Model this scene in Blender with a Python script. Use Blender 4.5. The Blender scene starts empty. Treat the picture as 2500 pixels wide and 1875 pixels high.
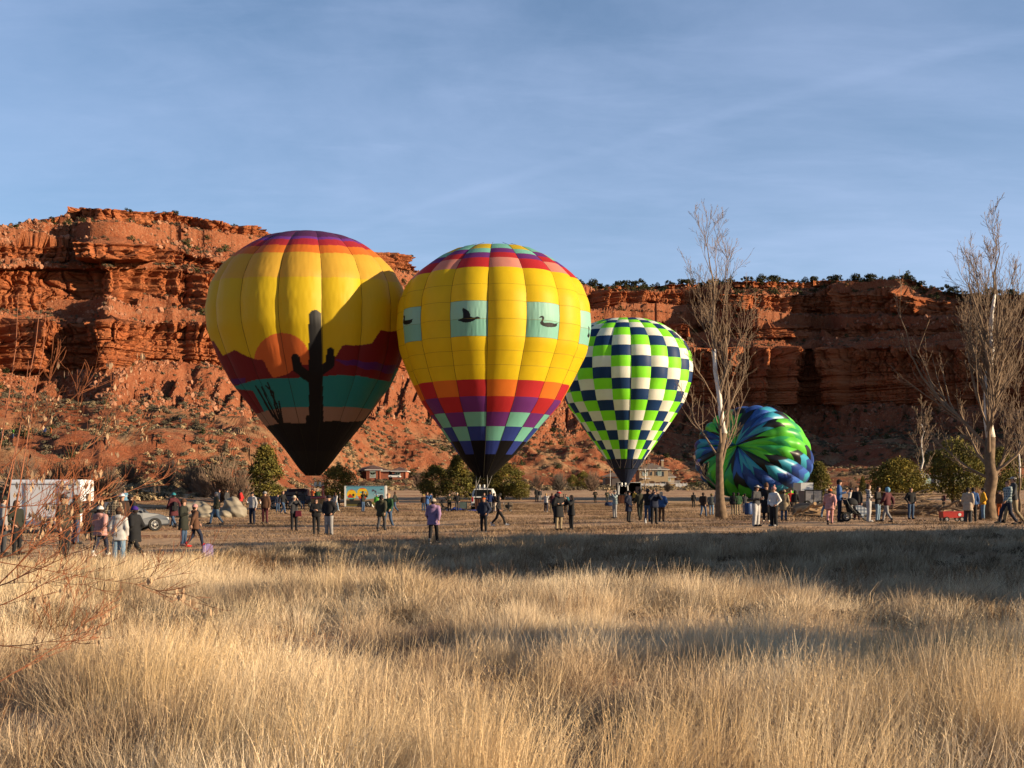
import bpy, math, random
import numpy as np
from mathutils import Vector, Matrix, Euler
random.seed(7); RNG = np.random.default_rng(11)
R = math.radians
SC = bpy.context.scene
COL = SC.collection

# ------------------------------------------------------------------ camera, sky, sun, exposure
F, HOR, CX = 2778.0, 1208.0, 1250.0          # focal length, horizon row and centre column for a 2500 px wide frame
cam = bpy.data.cameras.new('camera'); camo = bpy.data.objects.new('camera', cam); COL.objects.link(camo)
camo.location = (0, 0, 0); camo.rotation_euler = (R(90), 0, 0)
cam.sensor_width = 36.0; cam.lens = 36.0 * F / 2500.0
cam.shift_y = (HOR - 937.5) / 2500.0
cam.clip_start = 0.1; cam.clip_end = 8000
SC.camera = camo
SUN_AZ, SUN_EL = 106.0, 12.8
S = Vector((math.sin(R(SUN_AZ)) * math.cos(R(SUN_EL)), math.cos(R(SUN_AZ)) * math.cos(R(SUN_EL)), math.sin(R(SUN_EL))))
sl = bpy.data.lights.new('sun', 'SUN'); slo = bpy.data.objects.new('sun', sl); COL.objects.link(slo)
sl.energy = 5.0; sl.angle = R(0.5); sl.color = (1.0, 0.79, 0.53)
slo.rotation_euler = S.to_track_quat('Z', 'Y').to_euler()
W = bpy.data.worlds.new('World'); SC.world = W; W.use_nodes = True
def world():
    nt = W.node_tree; nt.nodes.clear(); N = nt.nodes.new; L = nt.links.new
    out = N('ShaderNodeOutputWorld'); bg = N('ShaderNodeBackground'); bg.inputs[1].default_value = 0.057
    sky = N('ShaderNodeTexSky'); sky.sky_type = 'NISHITA'; sky.sun_disc = False
    sky.sun_elevation = R(SUN_EL); sky.sun_rotation = R(SUN_AZ); sky.altitude = 1500
    sky.air_density = 1.0; sky.dust_density = 1.3; sky.ozone_density = 1.6
    tc = N('ShaderNodeTexCoord')
    # thin streaky cirrus: noise in sky-dome coordinates (direction divided by height), stretched along one wind direction
    sep = N('ShaderNodeSeparateXYZ'); L(tc.outputs['Generated'], sep.inputs[0])
    zz = N('ShaderNodeMath'); zz.operation = 'MAXIMUM'; L(sep.outputs[2], zz.inputs[0]); zz.inputs[1].default_value = 0.03
    za = N('ShaderNodeMath'); za.operation = 'ADD'; L(zz.outputs[0], za.inputs[0]); za.inputs[1].default_value = 0.12
    dv = N('ShaderNodeVectorMath'); dv.operation = 'DIVIDE'; L(tc.outputs['Generated'], dv.inputs[0])
    cmb = N('ShaderNodeCombineXYZ'); [L(za.outputs[0], cmb.inputs[i]) for i in range(3)]; L(cmb.outputs[0], dv.inputs[1])
    def dome(px, py):
        v = Vector(((px - CX) / F, 1, (HOR - py) / F)).normalized(); return Vector((v.x, v.y)) / (v.z + .12)
    t0, t1 = dome(1085, 492), dome(2150, 180); td = (t1 - t0).normalized(); tnrm = Vector((-td.y, td.x)); TRA_S = -math.degrees(math.atan2(td.y, td.x))
    def streak(rot, sc, scale, lo, hi, detail, dist):
        mp = N('ShaderNodeMapping'); L(dv.outputs[0], mp.inputs[0]); mp.inputs['Rotation'].default_value = (0, 0, R(rot)); mp.inputs['Scale'].default_value = sc
        nz = N('ShaderNodeTexNoise'); L(mp.outputs[0], nz.inputs[0]); nz.inputs['Scale'].default_value = scale; nz.inputs['Detail'].default_value = detail
        nz.inputs['Roughness'].default_value = 0.6; nz.inputs['Distortion'].default_value = dist
        mr = N('ShaderNodeMapRange'); mr.interpolation_type = 'SMOOTHSTEP'; L(nz.outputs[0], mr.inputs[0]); mr.inputs[1].default_value = lo; mr.inputs[2].default_value = hi
        return mr.outputs[0]
    a = streak(TRA_S, (0.9, 1.25, 1.0), 0.7, 0.28, 0.74, 9, 0.6)
    b = streak(TRA_S + 62, (0.8, 2.2, 1.0), 3.4, 0.40, 0.8, 9, 0.6)
    m = N('ShaderNodeMath'); m.operation = 'MULTIPLY_ADD'; L(a, m.inputs[0]); m.inputs[1].default_value = 0.22
    m2 = N('ShaderNodeMath'); m2.operation = 'MULTIPLY'; L(b, m2.inputs[0]); m2.inputs[1].default_value = 0.07; L(m2.outputs[0], m.inputs[2])
    # one soft vapour trail: distance from a straight line on the cloud plane
    geo = dv.outputs[0]
    dt = N('ShaderNodeVectorMath'); dt.operation = 'DOT_PRODUCT'; L(geo, dt.inputs[0])
    dt.inputs[1].default_value = (tnrm.x, tnrm.y, 0)
    nz = N('ShaderNodeTexNoise'); L(geo, nz.inputs[0]); nz.inputs['Scale'].default_value = 2.2; nz.inputs['Detail'].default_value = 9
    nm = N('ShaderNodeMath'); nm.operation = 'MULTIPLY_ADD'; L(nz.outputs[0], nm.inputs[0]); nm.inputs[1].default_value = 0.07; L(dt.outputs['Value'], nm.inputs[2])
    ab = N('ShaderNodeMath'); ab.operation = 'ADD'; L(nm.outputs[0], ab.inputs[0]); ab.inputs[1].default_value = -(t0.dot(tnrm)) - .02
    ab2 = N('ShaderNodeMath'); ab2.operation = 'ABSOLUTE'; L(ab.outputs[0], ab2.inputs[0])
    tr = N('ShaderNodeMapRange'); tr.interpolation_type = 'SMOOTHSTEP'; L(ab2.outputs[0], tr.inputs[0]); tr.inputs[1].default_value = 0.04; tr.inputs[2].default_value = 0.0; tr.inputs[3].default_value = 0; tr.inputs[4].default_value = 0.04
    ad = N('ShaderNodeMath'); ad.operation = 'ADD'; L(m.outputs[0], ad.inputs[0]); L(tr.outputs[0], ad.inputs[1])
    hz = N('ShaderNodeMapRange'); hz.interpolation_type = 'SMOOTHSTEP'; L(sep.outputs[2], hz.inputs[0]); hz.inputs[1].default_value = 0.55; hz.inputs[2].default_value = 0.12; hz.inputs[3].default_value = 0.0; hz.inputs[4].default_value = 0.26
    ad2 = N('ShaderNodeMath'); ad2.operation = 'ADD'; ad2.use_clamp = True; L(ad.outputs[0], ad2.inputs[0]); L(hz.outputs[0], ad2.inputs[1]); ad = ad2
    mix = N('ShaderNodeMix'); mix.data_type = 'RGBA'; L(ad.outputs[0], mix.inputs[0])
    hs = N('ShaderNodeHueSaturation'); hs.inputs['Saturation'].default_value = 1.17; L(sky.outputs[0], hs.inputs['Color'])
    L(hs.outputs[0], mix.inputs[6]); mix.inputs[7].default_value = (4.3, 5.2, 7.5, 1)
    L(mix.outputs[2], bg.inputs[0]); L(bg.outputs[0], out.inputs[0])
world()
SC.view_settings.view_transform = 'Standard'; SC.view_settings.look = 'None'
SC.view_settings.gamma = 1.0; SC.view_settings.use_curve_mapping = False
SC.view_settings.exposure = 1.45
SC.render.engine = 'CYCLES'
SC.cycles.max_bounces = 5; SC.cycles.diffuse_bounces = 2; SC.cycles.glossy_bounces = 2; SC.cycles.transmission_bounces = 4; SC.cycles.transparent_max_bounces = 4

# ------------------------------------------------------------------ helpers
def P(px, py, D): return Vector(((px - CX) / F * D, D, (HOR - py) / F * D))
def tag(o, label=None, cat=None, group=None, kind=None):
    if label: o['label'] = label
    if cat: o['category'] = cat
    if group: o['group'] = group
    if kind: o['kind'] = kind
    return o
def thing(name, loc, label, cat, group=None, rz=0.0):
    o = bpy.data.objects.new(name, None); COL.objects.link(o); o.location = loc; o.rotation_euler = (0, 0, rz)
    o.empty_display_size = 0.3
    return tag(o, label, cat, group)
MATS = {}
def rgb(h):
    h = h.lstrip('#'); c = [int(h[i:i + 2], 16) / 255 for i in (0, 2, 4)]
    return tuple((x / 12.92 if x <= 0.04045 else ((x + 0.055) / 1.055) ** 2.4) for x in c)
def mat(name, color, rough=0.85, var=0.12, scale=6.0, metal=0.0, bump=0.0, spec=0.25, trans=0.0, coat=0.0):
    """simple procedural material: base colour broken up by noise"""
    if name in MATS: return MATS[name]
    if isinstance(color, str): color = rgb(color)
    m = bpy.data.materials.new(name); m.use_nodes = True; nt = m.node_tree; N = nt.nodes.new; L = nt.links.new
    b = nt.nodes['Principled BSDF']; b.inputs['Roughness'].default_value = rough; b.inputs['Metallic'].default_value = metal
    b.inputs['Specular IOR Level'].default_value = spec; b.inputs['Coat Weight'].default_value = coat
    tc = N('ShaderNodeTexCoord'); nz = N('ShaderNodeTexNoise'); nz.inputs['Scale'].default_value = scale; nz.inputs['Detail'].default_value = 4
    L(tc.outputs['Object'], nz.inputs[0])
    mr = N('ShaderNodeMapRange'); L(nz.outputs[0], mr.inputs[0]); mr.inputs[1].default_value = 0.3; mr.inputs[2].default_value = 0.7
    mr.inputs[3].default_value = 1 - var; mr.inputs[4].default_value = 1 + var
    vm = N('ShaderNodeVectorMath'); vm.operation = 'SCALE'; vm.inputs[0].default_value = color[:3]; L(mr.outputs[0], vm.inputs['Scale'])
    L(vm.outputs[0], b.inputs['Base Color'])
    if bump:
        bp = N('ShaderNodeBump'); bp.inputs['Strength'].default_value = bump; bp.inputs['Distance'].default_value = 0.02; L(nz.outputs[0], bp.inputs['Height']); L(bp.outputs[0], b.inputs['Normal'])
    if trans:
        t = N('ShaderNodeBsdfTranslucent'); L(vm.outputs[0], t.inputs[0]); mx = N('ShaderNodeMixShader'); mx.inputs[0].default_value = trans
        L(b.outputs[0], mx.inputs[1]); L(t.outputs[0], mx.inputs[2]); L(mx.outputs[0], nt.nodes['Material Output'].inputs[0])
    MATS[name] = m; return m
def attr_mat(name, rough=0.5, trans=0.0, spec=0.3, sheenvar=0.05, attr='col'):
    if name in MATS: return MATS[name]
    m = bpy.data.materials.new(name); m.use_nodes = True; nt = m.node_tree; N = nt.nodes.new; L = nt.links.new
    b = nt.nodes['Principled BSDF']; b.inputs['Roughness'].default_value = rough; b.inputs['Specular IOR Level'].default_value = spec
    a = N('ShaderNodeAttribute'); a.attribute_name = attr; a.attribute_type = 'GEOMETRY'
    L(a.outputs[0], b.inputs['Base Color'])
    if trans:
        t = N('ShaderNodeBsdfTranslucent'); L(a.outputs[0], t.inputs[0]); mx = N('ShaderNodeMixShader'); mx.inputs[0].default_value = trans
        L(b.outputs[0], mx.inputs[1]); L(t.outputs[0], mx.inputs[2]); L(mx.outputs[0], nt.nodes['Material Output'].inputs[0])
    MATS[name] = m; return m

def link_mesh(name, me, material=None, parent=None):
    o = bpy.data.objects.new(name, me); COL.objects.link(o)
    if material and not me.materials: me.materials.append(material)
    if parent: o.parent = parent
    return o
def quad_mesh(name, V, Fq, smooth=False):
    """mesh from numpy arrays: V (n,3), Fq (m,k) with k = 3 or 4"""
    V = np.asarray(V, dtype=np.float32); Fq = np.asarray(Fq, dtype=np.int32)
    me = bpy.data.meshes.new(name); me.vertices.add(len(V)); me.vertices.foreach_set('co', V.ravel())
    k = Fq.shape[1]; me.loops.add(Fq.size); me.loops.foreach_set('vertex_index', Fq.ravel())
    me.polygons.add(len(Fq)); me.polygons.foreach_set('loop_start', np.arange(0, Fq.size, k, dtype=np.int32))
    me.polygons.foreach_set('use_smooth', np.full(len(Fq), smooth))
    me.update(calc_edges=True); return me
def grid_faces(nr, nc):
    i = np.arange(nr - 1)[:, None] * nc + np.arange(nc - 1)[None, :]
    return np.stack([i, i + 1, i + nc + 1, i + nc], -1).reshape(-1, 4)
def set_col(me, C, name='col'):
    a = me.color_attributes.new(name, 'FLOAT_COLOR', 'POINT'); C = np.asarray(C, dtype=np.float32)
    if C.shape[1] == 3: C = np.concatenate([C, np.ones((len(C), 1), np.float32)], 1)
    a.data.foreach_set('color', C.ravel())
def set_f(me, v, name):
    a = me.attributes.new(name, 'FLOAT', 'POINT'); a.data.foreach_set('value', np.asarray(v, dtype=np.float32).ravel())

class MB:
    """collects shapes into one mesh"""
    def __init__(s): s.v = []; s.f = []; s.m = []; s.mi = 0
    def add(s, V, Fs, M=None):
        n = len(s.v)
        for p in V:
            p = Vector(p)
            s.v.append(M @ p if M else p)
        for f in Fs: s.f.append([i + n for i in f]); s.m.append(s.mi)
        return s
    def box(s, c, d, rz=0.0, M=None, taper=1.0):
        x, y, z = [q / 2 for q in d]; c = Vector(c); Rm = Matrix.Rotation(rz, 3, 'Z')
        V = []
        for k in (-1, 1):
            t = taper if k > 0 else 1.0
            for (i, j) in ((-1, -1), (1, -1), (1, 1), (-1, 1)): V.append(c + Rm @ Vector((i * x * t, j * y * t, k * z)))
        return s.add(V, [(0, 3, 2, 1), (4, 5, 6, 7), (0, 1, 5, 4), (1, 2, 6, 5), (2, 3, 7, 6), (3, 0, 4, 7)], M)
    def bar(s, a, b, w, h=None, n=4):
        """straight bar of square or round section between two points"""
        return s.tube([a, b], [w / 2, (h or w) / 2] if n > 4 else [w / 2, w / 2], n)
    def tube(s, pts, rad, n=6, cap=True):
        pts = [Vector(p) for p in pts]
        if not hasattr(rad, '__len__'): rad = [rad] * len(pts)
        V = []; Fs = []; up = None
        for i, p in enumerate(pts):
            d = (pts[min(i + 1, len(pts) - 1)] - pts[max(i - 1, 0)])
            if d.length < 1e-9: d = Vector((0, 0, 1))
            d.normalize()
            if up is None: up = d.orthogonal().normalized()
            up = (up - d * up.dot(d)); up = up.normalized() if up.length > 1e-6 else d.orthogonal().normalized()
            q = d.cross(up)
            for k in range(n):
                a = 2 * math.pi * (k + .5) / n
                V.append(p + (up * math.cos(a) + q * math.sin(a)) * rad[i])
        for i in range(len(pts) - 1):
            for k in range(n):
                a = i * n + k; b = i * n + (k + 1) % n; Fs.append((a, b, b + n, a + n))
        if cap: Fs.append(tuple(range(n - 1, -1, -1))); Fs.append(tuple((len(pts) - 1) * n + k for k in range(n)))
        return s.add(V, Fs)
    def ell(s, c, r, nu=10, nv=6, z0=-1.0, z1=1.0, M=None):
        """ellipsoid (or a zone of it, between heights z0 and z1 of the unit sphere)"""
        if not hasattr(r, '__len__'): r = (r, r, r)
        t0, t1 = math.asin(z0), math.asin(z1); V = []; Fs = []
        for i in range(nv + 1):
            t = t0 + (t1 - t0) * i / nv
            for k in range(nu):
                a = 2 * math.pi * k / nu; V.append((c[0] + r[0] * math.cos(t) * math.cos(a), c[1] + r[1] * math.cos(t) * math.sin(a), c[2] + r[2] * math.sin(t)))
        for i in range(nv):
            for k in range(nu):
                a = i * nu + k; b = i * nu + (k + 1) % nu; Fs.append((a, b, b + nu, a + nu))
        Fs.append(tuple(range(nu - 1, -1, -1))); Fs.append(tuple(nv * nu + k for k in range(nu)))
        return s.add(V, Fs, M)
    def disc(s, c, axis, r, t, n=20, r2=None):
        """solid wheel-like disc (or ring with inner radius r2) of thickness t about axis"""
        c = Vector(c); ax = Vector(axis).normalized(); u = ax.orthogonal().normalized(); w = ax.cross(u); V = []; Fs = []
        prof = [(r, -t / 2), (r, t / 2), (r2 or 0.0001, t / 2), (r2 or 0.0001, -t / 2)]
        for k in range(n):
            a = 2 * math.pi * k / n; d = u * math.cos(a) + w * math.sin(a)
            for (rr, h) in prof: V.append(c + d * rr + ax * h)
        for k in range(n):
            a = k * 4; b = ((k + 1) % n) * 4
            for j in range(4):
                j2 = (j + 1) % 4; Fs.append((a + j, b + j, b + j2, a + j2))
        return s.add(V, Fs)
    def prism(s, pts, d, M=None):
        """outline (list of (x, z)) extruded along y from -d/2 to d/2"""
        n = len(pts); V = [(p[0], -d / 2, p[1]) for p in pts] + [(p[0], d / 2, p[1]) for p in pts]
        Fs = [tuple(range(n)), tuple(range(2 * n - 1, n - 1, -1))] + [(i, (i + 1) % n + 0, (i + 1) % n + n, i + n) for i in range(n)]
        Fs = Fs[:2] + [(f[1], f[0], f[3], f[2]) for f in Fs[2:]]
        return s.add(V, Fs, M)
    def mesh(s, name, smooth=False):
        me = bpy.data.meshes.new(name); me.from_pydata([tuple(v) for v in s.v], [], s.f)
        if any(s.m): me.polygons.foreach_set('material_index', s.m)
        if smooth: me.polygons.foreach_set('use_smooth', [True] * len(me.polygons))
        me.update(); return me
    def build(s, name, material=None, parent=None, smooth=False, label=None):
        me = s.mesh(name, smooth)
        if isinstance(material, (list, tuple)):
            for m in material: me.materials.append(m)
            material = None
        o = link_mesh(name, me, material, parent)
        if label: o['label'] = label
        return o

# ------------------------------------------------------------------ numpy noise
def _h(i, j, k, seed):
    n = (i.astype(np.int64) * 73856093) ^ (j.astype(np.int64) * 19349663) ^ (k.astype(np.int64) * 83492791) ^ (seed * 2654435761)
    n = (n ^ (n >> 13)) * 1274126177; n = n & 0x7fffffff; n = (n ^ (n >> 16)) * 668265263; n &= 0x7fffffff
    return (n & 0xffffff).astype(np.float64) / 0xffffff
def vnoise(x, y, z=0.0, seed=0):
    x, y, z = np.broadcast_arrays(np.asarray(x, float), np.asarray(y, float), np.asarray(z, float))
    xi, yi, zi = np.floor(x), np.floor(y), np.floor(z); fx, fy, fz = x - xi, y - yi, z - zi
    fx, fy, fz = [t * t * (3 - 2 * t) for t in (fx, fy, fz)]; flat = not np.any(zi) and not np.any(fz)
    def pl(k):
        a = _h(xi, yi, zi + k, seed); b = _h(xi + 1, yi, zi + k, seed); c = _h(xi, yi + 1, zi + k, seed); d = _h(xi + 1, yi + 1, zi + k, seed)
        return (a * (1 - fx) + b * fx) * (1 - fy) + (c * (1 - fx) + d * fx) * fy
    p0 = pl(0)
    return (p0 if flat else p0 * (1 - fz) + pl(1) * fz) * 2 - 1
def fbm(x, y, z=0.0, oct=4, seed=0, gain=0.5):
    s = 0; a = 1.0; t = 0
    for o in range(oct):
        s = s + a * vnoise(x, y, z, seed + o * 17); t += a; a *= gain; x = x * 2.03; y = y * 2.03; z = np.asarray(z) * 2.03
    return s / t
def cells(x, y, seed=0, jit=0.85):
    """cellular noise: (random value of the cell, distance to the nearest border)"""
    xi, yi = np.floor(x), np.floor(y); d1 = np.full(np.shape(x), 9.0); d2 = d1.copy(); v = np.zeros(np.shape(x)); z = np.zeros(np.shape(x))
    for i in (-1, 0, 1):
        for j in (-1, 0, 1):
            a, b = xi + i, yi + j
            px = a + .5 + (_h(a, b, z, seed) - .5) * jit; py = b + .5 + (_h(a, b, z + 1, seed) - .5) * jit
            d = np.maximum(np.abs(x - px), np.abs(y - py)) * .6 + np.hypot(x - px, y - py) * .4
            c = d < d1; d2 = np.where(c, d1, np.minimum(d2, d)); v = np.where(c, _h(a, b, z + 2, seed), v); d1 = np.where(c, d, d1)
    return v, d2 - d1
def sstep(a, b, x): t = np.clip((x - a) / (b - a), 0, 1); return t * t * (3 - 2 * t)

# ------------------------------------------------------------------ the ground near the camera
ZT = np.array([(-400, -1.7), (0, -1.68), (12, -1.62), (25, -1.56), (40, -1.55), (85, -1.50), (105, -1.38), (125, -1.02), (147, -.45), (200, .36), (300, 1.75), (340, 2.4), (420, 3.2), (2500, 6)])
def ground_z(X, Y, fine=True):
    X = np.asarray(X, float); Y = np.asarray(Y, float)
    z = np.interp(Y, ZT[:, 0], ZT[:, 1])
    tilt = 0.0235 * np.clip(X, -14, 16) * (1 - sstep(52, 88, Y)) * sstep(8, 30, Y)
    z = z + tilt
    # swell with tussocks on the near side of the field, its crest about 27 m away
    z = z + 0.07 * np.exp(-((Y - 27.5) / 3.2) ** 2) * sstep(-9, -4, X) * (1 - .5 * sstep(4, 14, X))
    z = z - 0.16 * np.exp(-((Y - 21 - .1 * X) / 3.0) ** 2) * sstep(-6, 1, X)
    z = z + 0.14 * fbm(X * .16, Y * .12, seed=3, oct=3) * (1 - sstep(26, 40, Y)) * sstep(1, 5, Y)
    # bank on the left behind the field
    z = z + 3.2 * sstep(118, 150, Y + .25 * X + 22) * (1 - sstep(-75, -20, X + (Y - 120) * .05)) * (1 - sstep(300, 420, Y))
    z = z + (.15 * fbm(X * .62, Y * .62, seed=14, oct=3) + .05 * fbm(X * 2.1, Y * 2.1, seed=15, oct=2)) * (1 - sstep(28, 35, Y)) * sstep(3, 7, Y)
    if fine: z = z + 0.03 * fbm(X * .9, Y * .6, seed=5, oct=2)
    return z
def gz(x, y): return float(ground_z(x, y))
def foot(px, py):
    """where the ground is seen at pixel (px, py)"""
    lo = None
    for D in np.concatenate([np.arange(5, 60, .25), np.arange(60, 420, 1.0)]):
        X = (px - CX) / F * D; y = HOR - F * gz(X, D) / D
        if y <= py:
            return Vector((X, D, gz(X, D)))
    D = 300; X = (px - CX) / F * D; return Vector((X, D, gz(X, D)))
# ------------------------------------------------------------------ ground sheet
def ground_material():
    m = bpy.data.materials.new('dry_field_ground'); m.use_nodes = True; nt = m.node_tree; N = nt.nodes.new; L = nt.links.new
    b = nt.nodes['Principled BSDF']; b.inputs['Roughness'].default_value = 0.95; b.inputs['Specular IOR Level'].default_value = 0.1
    g = N('ShaderNodeNewGeometry')
    def noise(scale, detail=6, sx=1, sy=1, rough=.6):
        mp = N('ShaderNodeMapping'); L(g.outputs['Position'], mp.inputs[0]); mp.inputs['Scale'].default_value = (sx, sy, .3)
        n = N('ShaderNodeTexNoise'); L(mp.outputs[0], n.inputs[0]); n.inputs['Scale'].default_value = scale; n.inputs['Detail'].default_value = detail; n.inputs['Roughness'].default_value = rough
        return n.outputs[0]
    def rng(v, a, b_, c=0, d=1):
        r = N('ShaderNodeMapRange'); L(v, r.inputs[0]); r.inputs[1].default_value = a; r.inputs[2].default_value = b_; r.inputs[3].default_value = c; r.inputs[4].default_value = d; return r.outputs[0]
    def mix(f, c1, c2):
        x = N('ShaderNodeMix'); x.data_type = 'RGBA'; L(f, x.inputs[0])
        for i, c in ((6, c1), (7, c2)):
            if hasattr(c, 'links'): L(c, x.inputs[i])
            else: x.inputs[i].default_value = (*c, 1)
        return x.outputs[2]
    straw = mix(rng(noise(1.7, 8), .3, .7), (.42, .255, .14), (.60, .40, .245))
    dirt = mix(rng(noise(3.0, 6), .3, .7), (.22, .085, .04), (.36, .17, .09))
    c = mix(rng(noise(.16, 8, .6, 1.0), .50, .62), straw, dirt)
    c = mix(rng(noise(.75, 7, .25, 1.3, .75), .56, .66), c, (.14, .075, .045))
    c = mix(rng(noise(9, 5), .55, .75), c, (.62, .45, .28))
    L(c, b.inputs['Base Color'])
    bp = N('ShaderNodeBump'); bp.inputs['Strength'].default_value = 0.9; bp.inputs['Distance'].default_value = 0.12
    L(noise(2.2, 9, 1, 1, .75), bp.inputs['Height']); L(bp.outputs[0], b.inputs['Normal'])
    return m
def build_ground():
    ys = np.concatenate([np.linspace(-1500, -30, 12), np.linspace(-20, 4, 8), np.linspace(5, 45, 130), np.linspace(45.6, 160, 150), np.linspace(162, 440, 90), np.linspace(500, 2400, 10)])
    u = np.concatenate([-np.geomspace(60, 1.05, 14), np.linspace(-1, 1, 230), np.geomspace(1.05, 60, 14)])
    hw = np.maximum(18, np.abs(ys) * .52)[:, None]
    hw = np.where(ys[:, None] < 0, 40, hw); X = u[None, :] * hw; X = np.clip(X, -1600, 1600); Y = np.broadcast_to(ys[:, None], X.shape)
    Z = ground_z(X, Y)
    V = np.stack([X, Y, Z], -1).reshape(-1, 3); me = quad_mesh('ground', V, grid_faces(*X.shape), True)
    me.materials.append(ground_material()); tag(link_mesh('ground', me), kind='structure')
build_ground()

# ------------------------------------------------------------------ red rock mesas: one surface of talus slopes and cliff bands
#      px     y0    D0    y1    D1    y2    D2    y3   y4   y5   y6   y7   y8   y9   y10
TB = np.array([
 (-500, 1230, 112, 1150, 150, 1012, 225, 905, 785, 752, 655, 645, 600, 577, 560),
 (   0, 1230, 114, 1150, 152, 1012, 262, 905, 785, 752, 655, 645, 600, 576, 556),
 ( 120, 1230, 116, 1150, 154, 1012, 272, 910, 785, 752, 652, 642, 604, 566, 538),
 ( 158, 1230, 116, 1150, 155, 1012, 276, 911, 785, 752, 652, 642, 605, 550, 527),
 ( 172, 1230, 116, 1150, 156, 1012, 278, 911, 785, 752, 652, 642, 606, 546, 513),
 ( 222, 1228, 118, 1150, 158, 1010, 276, 907, 786, 751, 653, 642, 607, 547, 515),
 ( 258, 1228, 118, 1150, 158, 1010, 267, 905, 786, 750, 653, 642, 607, 548, 516),
 ( 330, 1228, 120, 1150, 160, 1010, 277, 884, 788, 750, 655, 643, 607, 556, 519),
 ( 430, 1226, 124, 1150, 164, 1010, 288, 886, 787, 756, 662, 650, 625, 568, 525),
 ( 500, 1222, 130, 1150, 170, 1015, 290, 892, 786, 765, 672, 660, 645, 583, 536),
 ( 560, 1216, 140, 1150, 180, 1018, 296, 902, 790, 770, 682, 668, 655, 590, 552),
 ( 636, 1206, 165, 1150, 205, 1020, 310, 915, 800, 780, 700, 682, 668, 600, 561),
 ( 662, 1205, 180, 1152, 220, 1022, 316, 918, 805, 784, 704, 688, 674, 616, 598),
 ( 800, 1202, 240, 1172, 320, 1030, 345, 930, 825, 805, 735, 720, 705, 650, 612),
 ( 925, 1200, 280, 1171, 352, 1038, 372, 905, 818, 798, 736, 722, 705, 655, 617),
 ( 968, 1200, 285, 1171, 352, 1040, 382, 900, 815, 795, 736, 724, 706, 664, 633),
 (1010, 1200, 290, 1171, 350, 1045, 392, 912, 822, 800, 745, 730, 712, 685, 668),
 (1200, 1198, 300, 1162, 365, 1060, 430, 960, 850, 825, 790, 765, 733, 716, 706),
 (1400, 1197, 300, 1180, 375, 1060, 455, 975, 850, 822, 800, 750, 712, 706, 697),
 (1580, 1196, 300, 1187, 385, 1062, 478, 980, 850, 824, 801, 752, 712, 708, 700),
 (1700, 1196, 300, 1186, 385, 1064, 486, 984, 850, 825, 802, 755, 722, 708, 696),
 (1780, 1196, 300, 1170, 380, 1064, 471, 985, 850, 826, 802, 758, 724, 706, 693),
 (1835, 1196, 300, 1140, 378, 1064, 466, 985, 850, 826, 802, 760, 724, 704, 692),
 (2005, 1196, 300, 1140, 378, 1062, 486, 988, 851, 826, 802, 764, 722, 702, 688),
 (2045, 1196, 298, 1140, 372, 1062, 470, 989, 852, 826, 802, 765, 721, 701, 685),
 (2215, 1196, 296, 1140, 366, 1062, 450, 991, 852, 826, 804, 766, 720, 699, 681),
 (2262, 1196, 294, 1140, 362, 1061, 444, 992, 852, 826, 804, 768, 728, 716, 702),
 (2310, 1196, 292, 1140, 358, 1060, 438, 993, 851, 826, 804, 769, 735, 724, 715),
 (2500, 1196, 285, 1140, 345, 1060, 418, 998, 850, 826, 805, 772, 742, 732, 722),
 (2800, 1196, 270, 1140, 320, 1055, 385, 995, 842, 818, 795, 755, 722, 706, 690),
 (3300, 1200, 240, 1140, 280, 1050, 330, 985, 800, 780, 740, 700, 670, 650, 625),
 (3800, 1205, 200, 1140, 240, 1050, 300, 985, 800, 780, 740, 700, 670, 650, 625)], float)
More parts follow.
